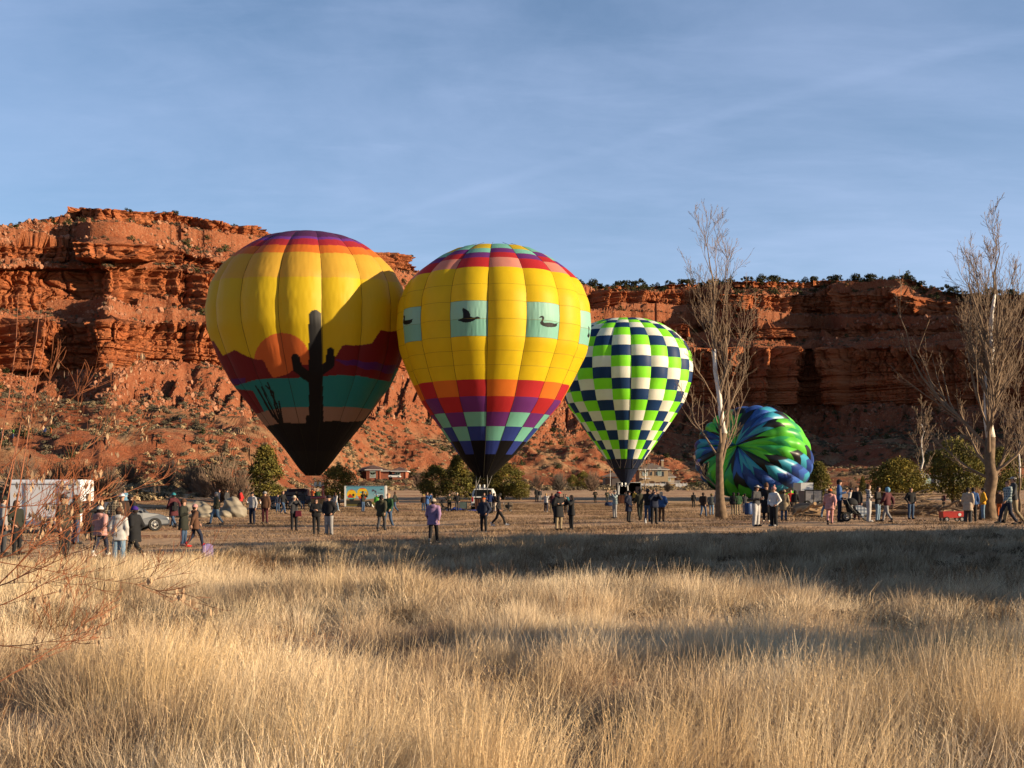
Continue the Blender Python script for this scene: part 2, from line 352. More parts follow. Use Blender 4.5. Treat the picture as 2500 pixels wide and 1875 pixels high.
def build_cliffs():
    cols = np.concatenate([np.arange(-500, -70, 14), np.arange(-70, 2570, 1.7), np.arange(2580, 3800, 14)])
    nrow = [34, 96, 70, 86, 22, 66, 10, 44, 46, 34, 8]     # rows per band, foot to plateau
    T = [np.interp(cols, TB[:, 0], TB[:, i]) for i in range(1, TB.shape[1])]
    for q in (3, 5): T[q] = np.convolve(np.pad(T[q], 14, 'edge'), np.ones(29) / 29, 'valid')
    wob = lambda k, a, s: a * fbm(cols * s, np.full(cols.shape, k * 3.7), oct=4, seed=40 + k)
    y = [T[0], T[2], T[4] + wob(1, 6, .012), T[6] + wob(2, 9, .02), T[7] + wob(3, 7, .015), T[8] + wob(4, 7, .02), T[9] + wob(5, 5, .02), T[10] + wob(6, 4, .02), T[11] + wob(7, 6, .02), T[12] + wob(8, 4, .02), T[13] + wob(9, 2.5, .05)]
    D = [T[1], T[3], T[5]]; tn = lambda i: (HOR - y[i]) / F
    def talus(i, ang):   # ascend from boundary i to i+1 at a slope angle
        t = math.tan(R(ang)); z0 = D[i] * tn(i); D.append((D[i] * t - z0) / (t - tn(i + 1)))
    def wall(i, back): D.append(D[i] + back)
    talus(2, 31); wall(3, 7.0); talus(4, 30); wall(5, 9.5); D.append(D[6] + 5.0); wall(7, 7.0); talus(8, 31); wall(9, 2.5)
    types = ['F', 'F', 'T', 'C', 'T', 'C', 'L', 'C', 'T', 'C', 'P']
    rows_y, rows_D, rock, band, frac = [], [], [], [], []
    for b, n in enumerate(nrow):
        for k in range(n):
            t = k / n
            if types[b] == 'P':
                rows_D.append(D[10] + 260 * t); rows_y.append(HOR - (D[10] * tn(10) + 1.5 * t) / rows_D[-1] * F); rock.append(0); band.append(b); frac.append(t); continue
            e = t ** 1.5 if b == 2 else t            # concave foot of the big talus
            rows_y.append(y[b] + (y[b + 1] - y[b]) * t)
            z0, z1 = D[b] * tn(b), D[b + 1] * tn(b + 1)
            if types[b] in 'TF':   # interpolate in depth so the slope is straight, then find the row's own height
                d = D[b] + (D[b + 1] - D[b]) * t; z = z0 + (z1 - z0) * t; rows_y[-1] = HOR - z / d * F; rows_D.append(d)
            else:      # walls climb in ledges: risers with short treads between them, drifting up and down along the wall
                ns = {3: 5, 5: 5, 7: 3, 9: 2, 6: 1}[b]; q = np.clip(t + .07 * fbm(cols * .02, np.full(cols.shape, b * 9.1), seed=66, oct=3), 0, 1) * ns; fl = np.floor(q); rows_D.append(D[b] + (D[b + 1] - D[b]) * np.clip((fl + sstep(.74, .98, q - fl)) / ns, 0, 1))
            rock.append(1.0 if types[b] == 'C' else 0.0); band.append(b); frac.append(t)
    Yr = np.array(rows_y); Dr = np.array(rows_D); nr, nc = Dr.shape
    rock = np.broadcast_to(np.array(rock)[:, None], Dr.shape).copy(); band = np.array(band)[:, None] + np.zeros((1, nc), int); frac = np.array(frac)[:, None] + np.zeros((1, nc))
    X = (cols[None, :] - CX) / F * Dr; Z = (HOR - Yr) / F * Dr; Y = Dr.copy()
    s = np.concatenate([[0], np.cumsum(np.hypot(np.diff(X[230]), np.diff(Y[230])))])[None, :] + np.zeros_like(X)
    # the direction a wall faces: across the smoothed line of the mesa
    kx = np.gradient(X[230]); ky = np.gradient(Y[230]); w = 61; ker = np.ones(w) / w
    kx = np.convolve(np.pad(kx, w // 2, 'edge'), ker, 'valid'); ky = np.convolve(np.pad(ky, w // 2, 'edge'), ker, 'valid'); ln = np.hypot(kx, ky); nx, ny = ky / ln, -kx / ln
    nx, ny = nx[None, :], ny[None, :]
    isC = rock; edge = np.minimum(frac, 1 - frac)
    left = 1 - sstep(250, 330, s * 0 + cols[None, :] * .25)     # 1 on the nearer, left mesa
    # broad buttresses and alcoves shared by the whole height, smaller ones per band
    big = fbm(s / 42, band * .25, seed=8, oct=2) * 9.0 * sstep(1.5, 3.2, band + frac)
    but = np.abs(fbm(s / 15, band * 1.7, seed=21, oct=3)); but = (but - .28) * 17.0
    but = np.clip(but, -3.0, 9.0); but *= np.where(band >= 9, .5, 1.0)
    # three sizes of blocks with joints; taller than wide
    sj = s + 1.2 * vnoise(s * .2, Z * .3, seed=4)
    c1, e1 = cells(sj / 6.5, Z / 9.0 + band * 7.3, 31); c2, e2 = cells(sj / 2.6, Z / 2.6 + band * 3.1, 32); c3, e3 = cells(sj / .95, Z / .75, 33)
    c0, e0 = cells(sj / 3.6, Z / 30.0 + band * 5.3, 30)
    blk = (c0 - .5) * 3.4 * np.where(band == 3, 1.2, .8) - 1.6 * (1 - sstep(0, .16, e0)) + (c1 - .5) * 3.4 + (c2 - .5) * 1.7 + (c3 - .5) * .6 - 1.3 * (1 - sstep(0, .10, e1)) - .6 * (1 - sstep(0, .12, e2))
    # thin beds: horizontal ledges, strongest in the lower half of the lowest wall
    zb = Z + .5 * vnoise(s * .03, Z * 0, seed=9); bed = (vnoise(zb * 1.5, zb * 0, seed=50) + .6 * vnoise(zb * 3.4, zb * 0, seed=51))
    thin = np.where(band == 3, 1 - sstep(.45, .62, frac), 0.25)
    d = isC * (but + blk * (1 - .65 * thin) + bed * (.12 + 1.0 * thin) + .4 * fbm(s * .9, Z * .9, seed=60, oct=3))
    d += isC * (band == 3) * .5 * np.where(frac > .6, 2.2, 0) + isC * 1.0 * sstep(.8, .95, frac)     # overhanging cap
    d += 0   # recess in the lowest wall on the left
    # broken minor ledges on the slopes
    lz = Z / 4.2 + .8 * fbm(s * .02, Z * .02, seed=71, oct=2); lf = lz - np.floor(lz); lam = sstep(.05, .35, fbm(s * .035, np.floor(lz) * 2.1, seed=72, oct=3) + .18)
    isT = (1 - isC) * (band < 10)
    upper = 1.5 * sstep(3.9, 4.1, band + frac) + .35 * (band == 2) + .15 * (band == 1)
    lstep = isT * lam * upper * (sstep(.0, .14, lf) - lf) * np.where(band == 8, 3.4, 2.6) * (1 - .75 * (band == 8) * sstep(.72, .95, frac))
    cr, er = cells(s / 2.1 + .7 * vnoise(s, Z, seed=6), (Z * 1.7 + Y * .3) / 1.5, 81); cr2, er2 = cells(s / .8, (Z * 1.9 + Y * .2) / .7, 82)
    rub = isT * (np.where(cr > .72, (cr - .72) * 3.0, 0) * sstep(0, .12, er) + np.where(cr2 > .6, (cr2 - .6) * .9, 0) * sstep(0, .1, er2)) 
    rub += isT * .5 * fbm(s * .35, Z * .5 + Y * .2, seed=90, oct=5)
    rub = np.where(band == 0, 0, np.where(band == 1, .75 * fbm(X / 3.2, Y / 3.2, seed=91, oct=2) + .8 * np.clip(cells(X / 3.4, Y / 3.4, 83)[0] - .7, 0, 1) * 2, rub))
    # gullies running down the lower talus, and rolling foot hills
    gl = np.abs(fbm((s - .35 * Z) / 11, frac * .8, seed=95, oct=3)); gul = np.where(band == 2, -(.22 - np.minimum(gl, .22)) * 20 * np.sin(np.pi * np.clip(frac, 0, 1)) ** .7, 0)
    foothill = np.where(band <= 1, fbm(X / 26, Y / 26, seed=97, oct=3) * np.where(band == 1, 6.5, 1.5 + 4 * frac) * np.clip((band + frac) * 1.2, 0, 1), 0)
    foothill += np.where(band == 1, np.abs(fbm(s / 14, Y / 30, seed=98, oct=2)) * -2.0 * np.sin(np.pi * frac), 0) + np.where(band == 2, fbm(X / 26, Y / 26, seed=97, oct=3) * 6.5 * (1 - sstep(0, .5, frac)), 0)
    foothill += np.where(band <= 1, 2.0 * fbm(X / 10, Y / 10, seed=99, oct=3), 0) * np.clip((band + frac), 0, 1)
    hm = np.clip(np.exp(-((cols - 925) / 75) ** 4) + np.exp(-((cols - 1590) / 130) ** 4), 0, 1)[None, :]; foothill *= 1 - hm * np.where(band == 0, 1, np.where(band == 1, 1 - sstep(.02, .3, frac), 0))
    fade = np.where(band == 10, 0, 1); tot = (big + d) * fade
    X2 = X + nx * tot; Y2 = Y + ny * tot; Z2 = Z + rub * .9 + lstep + gul + foothill + isC * .0
    Z2 = Z2 + np.where(band == 10, .8 * fbm(X * .2, Y * .05, seed=77, oct=3), 0)
    Z2[0] = -4.0; 
    V = np.stack([X2, Y2, Z2], -1).reshape(-1, 3)
    me = quad_mesh('cliffs', V, grid_faces(nr, nc), False)
    me.polygons.foreach_set('use_smooth', (band[:-1, :-1] == 0).ravel())
    set_f(me, isC, 'rock'); set_f(me, band + frac, 'band'); set_f(me, np.clip(rub + lstep * .5, 0, 2), 'rubble')
    me.materials.append(rock_material()); tag(link_mesh('red_rock_mesa', me), kind='structure')
    return X2, Y2, Z2, band, frac, cols
def rock_material():
    m = bpy.data.materials.new('red_sandstone'); m.use_nodes = True; nt = m.node_tree; N = nt.nodes.new; L = nt.links.new
    b = nt.nodes['Principled BSDF']; b.inputs['Roughness'].default_value = 0.95; b.inputs['Specular IOR Level'].default_value = 0.1
    g = N('ShaderNodeNewGeometry')
    def A(n):
        a = N('ShaderNodeAttribute'); a.attribute_name = n; return a.outputs['Fac']
    def noise(scale, detail=6, s=(1, 1, 1), rough=.6):
        mp = N('ShaderNodeMapping'); L(g.outputs['Position'], mp.inputs[0]); mp.inputs['Scale'].default_value = s
        n = N('ShaderNodeTexNoise'); L(mp.outputs[0], n.inputs[0]); n.inputs['Scale'].default_value = scale; n.inputs['Detail'].default_value = detail; n.inputs['Roughness'].default_value = rough
        return n.outputs[0]
    def rng(v, a, b_, c=0, d=1):
        r = N('ShaderNodeMapRange'); L(v, r.inputs[0]); r.inputs[1].default_value = a; r.inputs[2].default_value = b_; r.inputs[3].default_value = c; r.inputs[4].default_value = d; return r.outputs[0]
    def mix(f, c1, c2):
        x = N('ShaderNodeMix'); x.data_type = 'RGBA'
        if hasattr(f, 'links'): L(f, x.inputs[0])
        else: x.inputs[0].default_value = f
        for i, c in ((6, c1), (7, c2)):
            if hasattr(c, 'links'): L(c, x.inputs[i])
            else: x.inputs[i].default_value = (*c, 1)
        return x.outputs[2]
    def mul(a, b_):
        x = N('ShaderNodeMath'); x.operation = 'MULTIPLY'; L(a, x.inputs[0])
        if hasattr(b_, 'links'): L(b_, x.inputs[1])
        else: x.inputs[1].default_value = b_
        return x.outputs[0]
    rock = mix(rng(noise(.5, 5, (.08, .08, 1.6)), .35, .65), (.36, .105, .040), (.50, .175, .070))      # bedded sandstone
    rock = mix(rng(noise(.12, 6), .5, .75), rock, (.44, .115, .035))
    rock = mix(rng(noise(.35, 6, (1, 1, .12)), .58, .75), rock, (.17, .055, .030))                      # dark varnish streaks
    soil = mix(rng(noise(.22, 7), .35, .65), (.26, .070, .028), (.35, .125, .060))
    rub = mix(rng(noise(1.6, 7), .45, .65), soil, (.39, .165, .085))
    c = mix(rng(A('rubble'), .15, .6), mix(rng(noise(2.4, 4), .5, .62), soil, rub), rub)
    c = mix(rng(noise(1.1, 6, (1, 1, 1.6), .75), .54, .66, 0, .85), c, (.11, .07, .042))                  # low scrub and dark litter
    low = rng(A('band'), 1.6, 2.0, 1, 0)
    tan = mix(rng(noise(.9, 6), .4, .65), (.27, .145, .075), (.40, .25, .135))
    c = mix(mul(rng(noise(.055, 6), .49, .60), low), c, tan)
    c = mix(A('rock'), c, rock)
    L(c, b.inputs['Base Color'])
    bp = N('ShaderNodeBump'); bp.inputs['Strength'].default_value = 1.0; bp.inputs['Distance'].default_value = 0.6
    L(noise(1.3, 8, (1, 1, 1.5), .7), bp.inputs['Height']); L(bp.outputs[0], b.inputs['Normal'])
    return m
CL = build_cliffs()
def cliff_at(px, lo=None, py=None):
    """point of the mesa surface seen at column px and row py"""
    X, Y, Z, band, frac, cols = CL; j = int(np.argmin(np.abs(cols - px)))
    # columns shift a little with displacement, so search a few neighbours
    best = None
    for jj in range(max(0, j - 8), min(len(cols), j + 9)):
        yy = HOR - F * Z[:, jj] / Y[:, jj]; xx = CX + F * X[:, jj] / Y[:, jj]
        e = np.hypot(yy - py, xx - px); i = int(np.argmin(e[1:])) + 1
        if best is None or e[i] < best[0]: best = (e[i], i, jj)
    _, i, jj = best; return Vector((X[i, jj], Y[i, jj], Z[i, jj]))
def rim_at(px):
    X, Y, Z, band, frac, cols = CL; j = int(np.argmin(np.abs(cols - px)))
    r = np.where((band[:, 0] == 9) | (band[:, 0] == 10))[0]; r = r[(band[r, 0] == 10) | (frac[r, 0] > .6)]
    yy = HOR - F * Z[r, j] / Y[r, j]; i = r[int(np.argmin(yy))]; return Vector((X[i, j], Y[i, j], Z[i, j]))
# ------------------------------------------------------------------ hot air balloons
C_ = dict(yellow=(.80, .56, .012), gold=(.78, .46, .05), orange=(.80, .20, .025), red=(.52, .028, .035), purple=(.17, .035, .22), violet=(.20, .05, .35), pink=(.72, .28, .22),
          teal=(.22, .60, .48), blue=(.035, .06, .30), black=(.006, .006, .008), maroon=(.20, .012, .018), seateal=(.02, .27, .28), sand=(.38, .23, .16), sun=(.72, .16, .035),
          lime=(.30, .95, .035), cream=(.95, .93, .82), navy=(.012, .045, .15), mint=(.28, .60, .50))
def fabric(name, c, t=.40):
    return mat('fabric_' + name, c, rough=.55, var=.05, scale=.9, spec=.2, trans=t)
class Envelope:
    """upright envelope: a profile of (image row, half width in px, centre px) read at distance D; gores bulge between the load tapes"""
    def __init__(s, rows, D, cx, ng, off, bulge=.05):
        r = sorted(rows); s.D = D; s.k = D / F; s.py = np.array([a[0] for a in r], float); s.hw = np.array([a[1] for a in r], float); s.cx = np.array([a[2] for a in r], float)
        s.ng = ng; s.off = R(off); s.bulge = bulge; s.x0 = cx
        yy = np.linspace(s.py[0], s.py[-1], 240)
        h = np.interp(yy, s.py, s.hw); ker = np.ones(9) / 9; hp = np.convolve(np.pad(h ** 2, 4, 'edge'), ker, 'valid')
        hp[:4] = h[:4] ** 2; hp[-4:] = h[-4:] ** 2
        s.yy = yy; s.rr = np.sqrt(hp); c = np.interp(yy, s.py, s.cx); s.cc = np.convolve(np.pad(c, 20, 'edge'), np.ones(41) / 41, 'valid')
        s.Y0 = (s.py[0] + s.py[-1]) / 2
    def pt(s, py, az, inset=0.0):
        """az: 0 faces the camera, positive to the right; py: row as seen at the axis distance"""
        py, az = np.broadcast_arrays(np.asarray(py, float), np.asarray(az, float))
        g = (az - s.off) / (2 * np.pi / s.ng); t = (g - np.floor(g)) * 2 - 1
        rr = np.interp(py, s.yy, s.rr) * s.k; cx = (np.interp(py, s.yy, s.cc) - CX) * s.k
        b = s.bulge * np.clip((s.yy[-1] - py) / (s.yy[-1] - s.yy[0]) * 1.6, .12, 1)
        cr = np.clip((py - s.yy[0]) / 14, 0, 1)
        wr = rr * (1 + b * cr * (1 - np.abs(t) ** 2.2) - b * .55) + inset
        wr = wr + .012 * vnoise(az * 55, py * .05, seed=int(s.x0)) * np.clip((py - s.yy[0]) / 60, 0, 1)
        return np.stack([cx + wr * np.sin(az), s.D - wr * np.cos(az), (HOR - py) * s.k + 0 * az], -1)
    def row(s, v):
        """height (as a row at the axis distance) whose front face is seen at row v"""
        py = v
        for _ in range(8): r = float(np.interp(py, s.yy, s.rr)) * s.k; py = HOR - (HOR - v) * (s.D - r) / s.D
        return min(max(py, s.yy[0] + .2), s.yy[-1])
    def seen(s, py, az):
        V = s.pt(py, az); return CX + F * V[..., 0] / V[..., 1], HOR - F * V[..., 2] / V[..., 1]
    def patch(s, name, py0, py1, a0, a1, nr, nc, colf=None, material=None, parent=None, origin=None):
        py = np.linspace(py0, py1, nr)[:, None] + np.zeros((1, nc)); az = np.linspace(a0, a1, nc)[None, :] + np.zeros((nr, 1))
        V = s.pt(py, az).reshape(-1, 3) - np.array(origin)
        me = quad_mesh(name, V, grid_faces(nr, nc)[:, ::-1], True)
        if colf: set_col(me, colf(py.ravel(), az.ravel()))
        me.materials.append(material); return link_mesh(name, me, None, parent)
def gore_az(e, g): w = 2 * np.pi / e.ng; return e.off + g * w, e.off + (g + 1) * w
def norm_az(a): return (a + np.pi) % (2 * np.pi) - np.pi
def tapes(e, root, y0, y1, m, w=.035):
    for g in range(e.ng):
        a = e.off + g * 2 * np.pi / e.ng; pts = e.pt(np.linspace(y0, y1, 40), a, .012) - np.array(root.location)
        MB().tube([Vector(p) for p in pts], w / 2, 4).build('load_tape', m, root)
def mouth_gear(e, root, basket_top, m_cable, n=8, half=.62):
    """cables from the mouth of the envelope to the burner frame"""
    o = Vector(root.location); mb = MB()
    for i in range(n):
        a = 2 * np.pi * (i + .5) / n; p = Vector(e.pt(e.yy[-1] - 4, a)) - o
        q = basket_top + Vector((half * (1 if math.sin(a) > 0 else -1), -half * (1 if math.cos(a) > 0 else -1) * .8, 0)) - o
        mb.tube([p, q], .011, 4)
    return mb
def poly_in(px, py, poly):
    ins = np.zeros(px.shape, bool); n = len(poly)
    for i in range(n):
        x1, y1 = poly[i]; x2, y2 = poly[(i + 1) % n]; c = ((y1 > py) != (y2 > py)); xx = (x2 - x1) * (py - y1) / ((y2 - y1) or 1e-9) + x1; ins ^= c & (px < xx)
    return ins
def cap_d(x, y, x1, y1, x2, y2, r1, r2):
    dx, dy = x2 - x1, y2 - y1; t = np.clip(((x - x1) * dx + (y - y1) * dy) / (dx * dx + dy * dy), 0, 1)
    return np.hypot(x - x1 - t * dx, y - y1 - t * dy) - (r1 + (r2 - r1) * t)

# ---- balloon with the saguaro picture
def sunset_balloon():
    k = 1 / 2.513; Y = lambda v: 540 + v * k; X = lambda v: 480 + v * k
    rows = [(83, 0, 700), (86, 95, 700), (97, 180, 698), (112, 250, 695), (150, 330, 692), (215, 420, 690), (310, 518, 690), (420, 578, 688), (560, 603, 684), (700, 594, 685), (850, 548, 700), (990, 484, 706), (1130, 382, 710), (1260, 287, 716), (1385, 182, 718), (1530, 75, 715), (1561, 42, 712)]
    e = Envelope([(Y(a), b * k, X(c)) for a, b, c in rows], 103.3, 752, 15, -6.5)
    root = thing('hot_air_balloon', (e.pt(e.yy[-1], 0)[0], e.D, float((HOR - e.yy[-1]) * e.k)), 'yellow balloon with a black saguaro cactus before a red and orange desert sunset', 'hot air balloon', 'inflated hot air balloons in the field')
    SC_ = 1 / k
    def colf(py, az):
        a = norm_az(az); v = (py - 540) * SC_; rr = np.interp(py, e.yy, e.rr) * SC_; cc = (np.interp(py, e.yy, e.cc) - 480) * SC_
        front = np.cos(a) > 0; sx, sy = e.seen(py, az); x = np.where(front, (sx - 480) * SC_, cc + rr * np.sin(a)); v = np.where(front, (sy - 540) * SC_, (py + 30 - 540) * SC_)
        g = (az - e.off) / (2 * np.pi / e.ng); t = (g - np.floor(g)) * 2 - 1; scal = 7 * (1 - t * t)     # scalloped band edges between the tapes
        n = len(v); C = np.zeros((n, 3)); C[:] = C_['yellow']
        vv = v + scal - 46 * (1 - np.abs(np.cos(a)))
        C[vv < 345] = C_['gold']; C[vv < 195] = C_['orange']; C[vv < 148] = (.48, .03, .045); C[vv < 112] = C_['violet']; C[vv < 97] = (.12, .03, .12)
        ridge = np.interp(x, [80, 105, 160, 235, 300, 370, 410, 440, 470, 560, 600, 640, 700, 760, 830, 860, 895, 990, 1075, 1130, 1170, 1240, 1290], [735, 735, 825, 790, 825, 850, 852, 920, 962, 938, 905, 880, 878, 875, 868, 820, 760, 762, 750, 668, 678, 672, 660])
        ridge = np.where(front, ridge, 790 + 40 * np.sin(a * 5)); sunm = front & (cap_d(x, v, 525, 858, 526, 858, 172, 172) < 0)
        C[sunm] = C_['sun']
        md = v > ridge; C[md] = C_['maroon']
        blue = front & md & ((np.abs(v - (855 + (x - 860) * .16 + 6 * np.sin(x * .05))) < np.interp(x, [855, 900, 1000, 1180], [4, 12, 20, 26])) & (x > 855) | (np.abs(v - (985 - (x - 215) * .05)) < 18) & (x > 212) & (x < 300))
        C[blue] = (.10, .015, .16)
        tl = v > np.where(front, np.interp(x, [240, 330, 350, 450, 520, 600, 700, 860, 1000, 1190], [1010, 982, 975, 965, 962, 962, 955, 945, 950, 985]), 965)
        C[tl] = C_['seateal']
        mr = front & (v > np.interp(x, [240, 290, 345, 420], [1030, 1035, 1040, 1180])) & (x < 425); C[mr] = C_['maroon']
        C[v > np.where(front, np.interp(x, [300, 375, 440, 540, 700, 900, 1000, 1100], [1180, 1180, 1160, 1142, 1138, 1140, 1145, 1160]), 1142)] = C_['sand']
        blk = v > np.where(front, np.interp(x, [430, 480, 530, 600, 700, 800, 850, 920, 1010, 1035], [1258, 1246, 1234, 1240, 1236, 1228, 1224, 1232, 1226, 1215]), 1235) 
        C[blk] = C_['black']; C[v > 1408] = (.012, .011, .010)
        d = cap_d(x, v, 727, 584, 734, 1250, 40, 45)
        d = np.minimum(d, cap_d(x, v, 607, 838, 622, 905, 25, 30)); d = np.minimum(d, cap_d(x, v, 622, 905, 690, 960, 30, 28))
        d = np.minimum(d, cap_d(x, v, 823, 800, 815, 880, 24, 28)); d = np.minimum(d, cap_d(x, v, 815, 880, 760, 925, 28, 26)); d = np.minimum(d, cap_d(x, v, 685, 1205, 690, 1240, 15, 20))
        for (x1, y1, x2, y2) in [(362, 1010, 425, 1120), (400, 1015, 432, 1090), (437, 990, 462, 1070), (425, 1010, 470, 1050), (425, 1120, 500, 1235), (432, 1090, 505, 1235), (462, 1070, 490, 1120), (490, 1120, 525, 1235), (470, 1050, 480, 1130), (480, 1130, 515, 1235), (505, 1105, 528, 1235), (375, 1030, 470, 1200)]:
            d = np.minimum(d, cap_d(x, v, x1, y1, x2, y2, 4.5, 5.5))
        C[front & (d < 0)] = C_['black']
        return C
    m = attr_mat('sunset_print_fabric', rough=.55, trans=.44)
    for g in range(e.ng):
        a0, a1 = gore_az(e, g); fr = math.cos((a0 + a1) / 2) > -.15
        nr, nc = (330, 36) if fr else (80, 8)
        e.patch('gore', e.yy[0] + .3, e.yy[-1], a0, a1, nr, nc, colf, m, root, root.location)
    tapes(e, root, e.yy[0] + 4, e.yy[-1], mat('dark_tape', (.03, .025, .01), .8))
    return e, root
# ---- yellow balloon with wildfowl panels
DUCK_SIT = [(978, 522), (990, 512), (1005, 510), (1013, 520), (1011, 535), (1005, 548), (1014, 557), (1035, 555), (1060, 556), (1082, 563), (1102, 558), (1096, 567), (1097, 575), (1085, 583), (1060, 586), (1030, 584), (1005, 577), (990, 568), (985, 555), (994, 542), (999, 530), (996, 522), (985, 525)]
DUCK_SIT2 = [(92, 512), (98, 508), (104, 515), (103, 530), (102, 541), (115, 540), (135, 536), (157, 530), (150, 540), (150, 552), (135, 564), (115, 570), (98, 568), (91, 556), (93, 540), (96, 527)]
DUCK_FLY = [(450, 536), (466, 532), (482, 524), (484, 505), (478, 475), (480, 459), (500, 466), (520, 480), (528, 500), (530, 515), (550, 522), (565, 520), (575, 515), (585, 517), (600, 528), (585, 532), (565, 534), (548, 545), (530, 552), (500, 555), (482, 553), (465, 546), (450, 544)]
DUCK_FLY2 = [(1300, 575), (1309, 590), (1306, 615), (1309, 630), (1310, 640), (1305, 655), (1296, 650), (1294, 640), (1302, 625), (1302, 600)]
def wildfowl_balloon():
    k = 1 / 2.675; Y = lambda v: 580 + v * k; X = lambda v: 950 + v * k
    rows = [(53, 0, 690), (56, 110, 690), (66, 175, 690), (90, 255, 690), (150, 370, 688), (240, 488, 688), (320, 562, 688), (450, 613, 688), (600, 624, 688), (750, 604, 686), (920, 532, 672), (1090, 446, 672), (1270, 302, 652), (1420, 183, 643), (1545, 62, 618), (1567, 44, 614)]
    e = Envelope([(Y(a), b * k, X(c)) for a, b, c in rows], 99.6, 1208, 16, -2.8)
    root = thing('hot_air_balloon', (e.pt(e.yy[-1], 0)[0], e.D, float((HOR - e.yy[-1]) * e.k)), 'big yellow balloon with black duck and goose silhouettes on pale teal squares, checkered below', 'hot air balloon', 'inflated hot air balloons in the field')
    top = [(53, 68), (68, 95), (95, 128), (128, 190)]; mid = [(190, 300), (300, 410), (410, 528), (528, 642), (642, 735), (735, 830), (830, 925)]; low = [(925, 1035), (1035, 1138), (1138, 1232), (1232, 1325), (1325, 1414)]
    seq = ['orange', 'red', 'purple', 'teal', 'blue', 'black']; tseq = ['pink', 'red', 'purple', 'teal', 'yellow']
    att = attr_mat('wildfowl_print_fabric', rough=.55, trans=.40)
    for g in range(e.ng):
        a0, a1 = gore_az(e, g); mid_a = (a0 + a1) / 2; par = g % 2      # odd gores: the squares; g = 15 holds the flying duck
        fr = math.cos(mid_a) > -.3
        def panel(v0, v1, cname, ducks=None):
            if ducks is not None:
                def cf(py, az):
                    C = np.zeros((len(py), 3)); C[:] = (.24, .56, .46) if v0 == 528 else (.32, .62, .52)
                    a = norm_az(az); sx, sy = e.seen(py, az); v = (sy - 580) / k; x = (sx - 950) / k; C[poly_in(x, v, ducks) & (np.cos(a) > 0)] = C_['black']; return C
                e.patch('panel', e.row(Y(v0)), e.row(Y(v1)), a0, a1, 70, 90, cf, att, root, root.location)
            else: e.patch('panel', e.row(Y(v0)), e.row(Y(v1)), a0, a1, max(3, int((v1 - v0) / 14)), 13 if fr else 7, None, fabric(cname, C_[cname] if cname in C_ else (.8, .6, .02)), root, root.location)
        for i, (v0, v1) in enumerate(top): panel(v0, v1, tseq[(3 - i) + (1 if par else 0)] if (3 - i) + par < 5 else 'yellow')
        duck = {15: DUCK_FLY, 1: DUCK_SIT, 13: DUCK_SIT2, 3: DUCK_FLY2}.get(g)
        for (v0, v1) in mid:
            sq = par == 1 and v0 in (410, 528)
            panel(v0, v1, 'mint' if sq else 'yellow', duck if sq and duck else None)
        for i, (v0, v1) in enumerate(low): panel(v0, v1, seq[i + (1 if par else 0)])
        panel(1414, 1567, 'black')
    tapes(e, root, e.yy[0] + 4, e.yy[-1], mat('dark_tape', (.03, .025, .01), .8), .03)
    m = mat('seam_thread', (.25, .17, .01), .8)
    for v in (300, 410, 528, 642, 735, 830):
        a = np.linspace(-np.pi, np.pi, 16 * 12); mb = MB(); p = e.pt(e.row(Y(v)), a, .006) - np.array(root.location); mb.tube([Vector(q) for q in p], .012, 3, False); mb.build('seam', m, root)
    return e, root
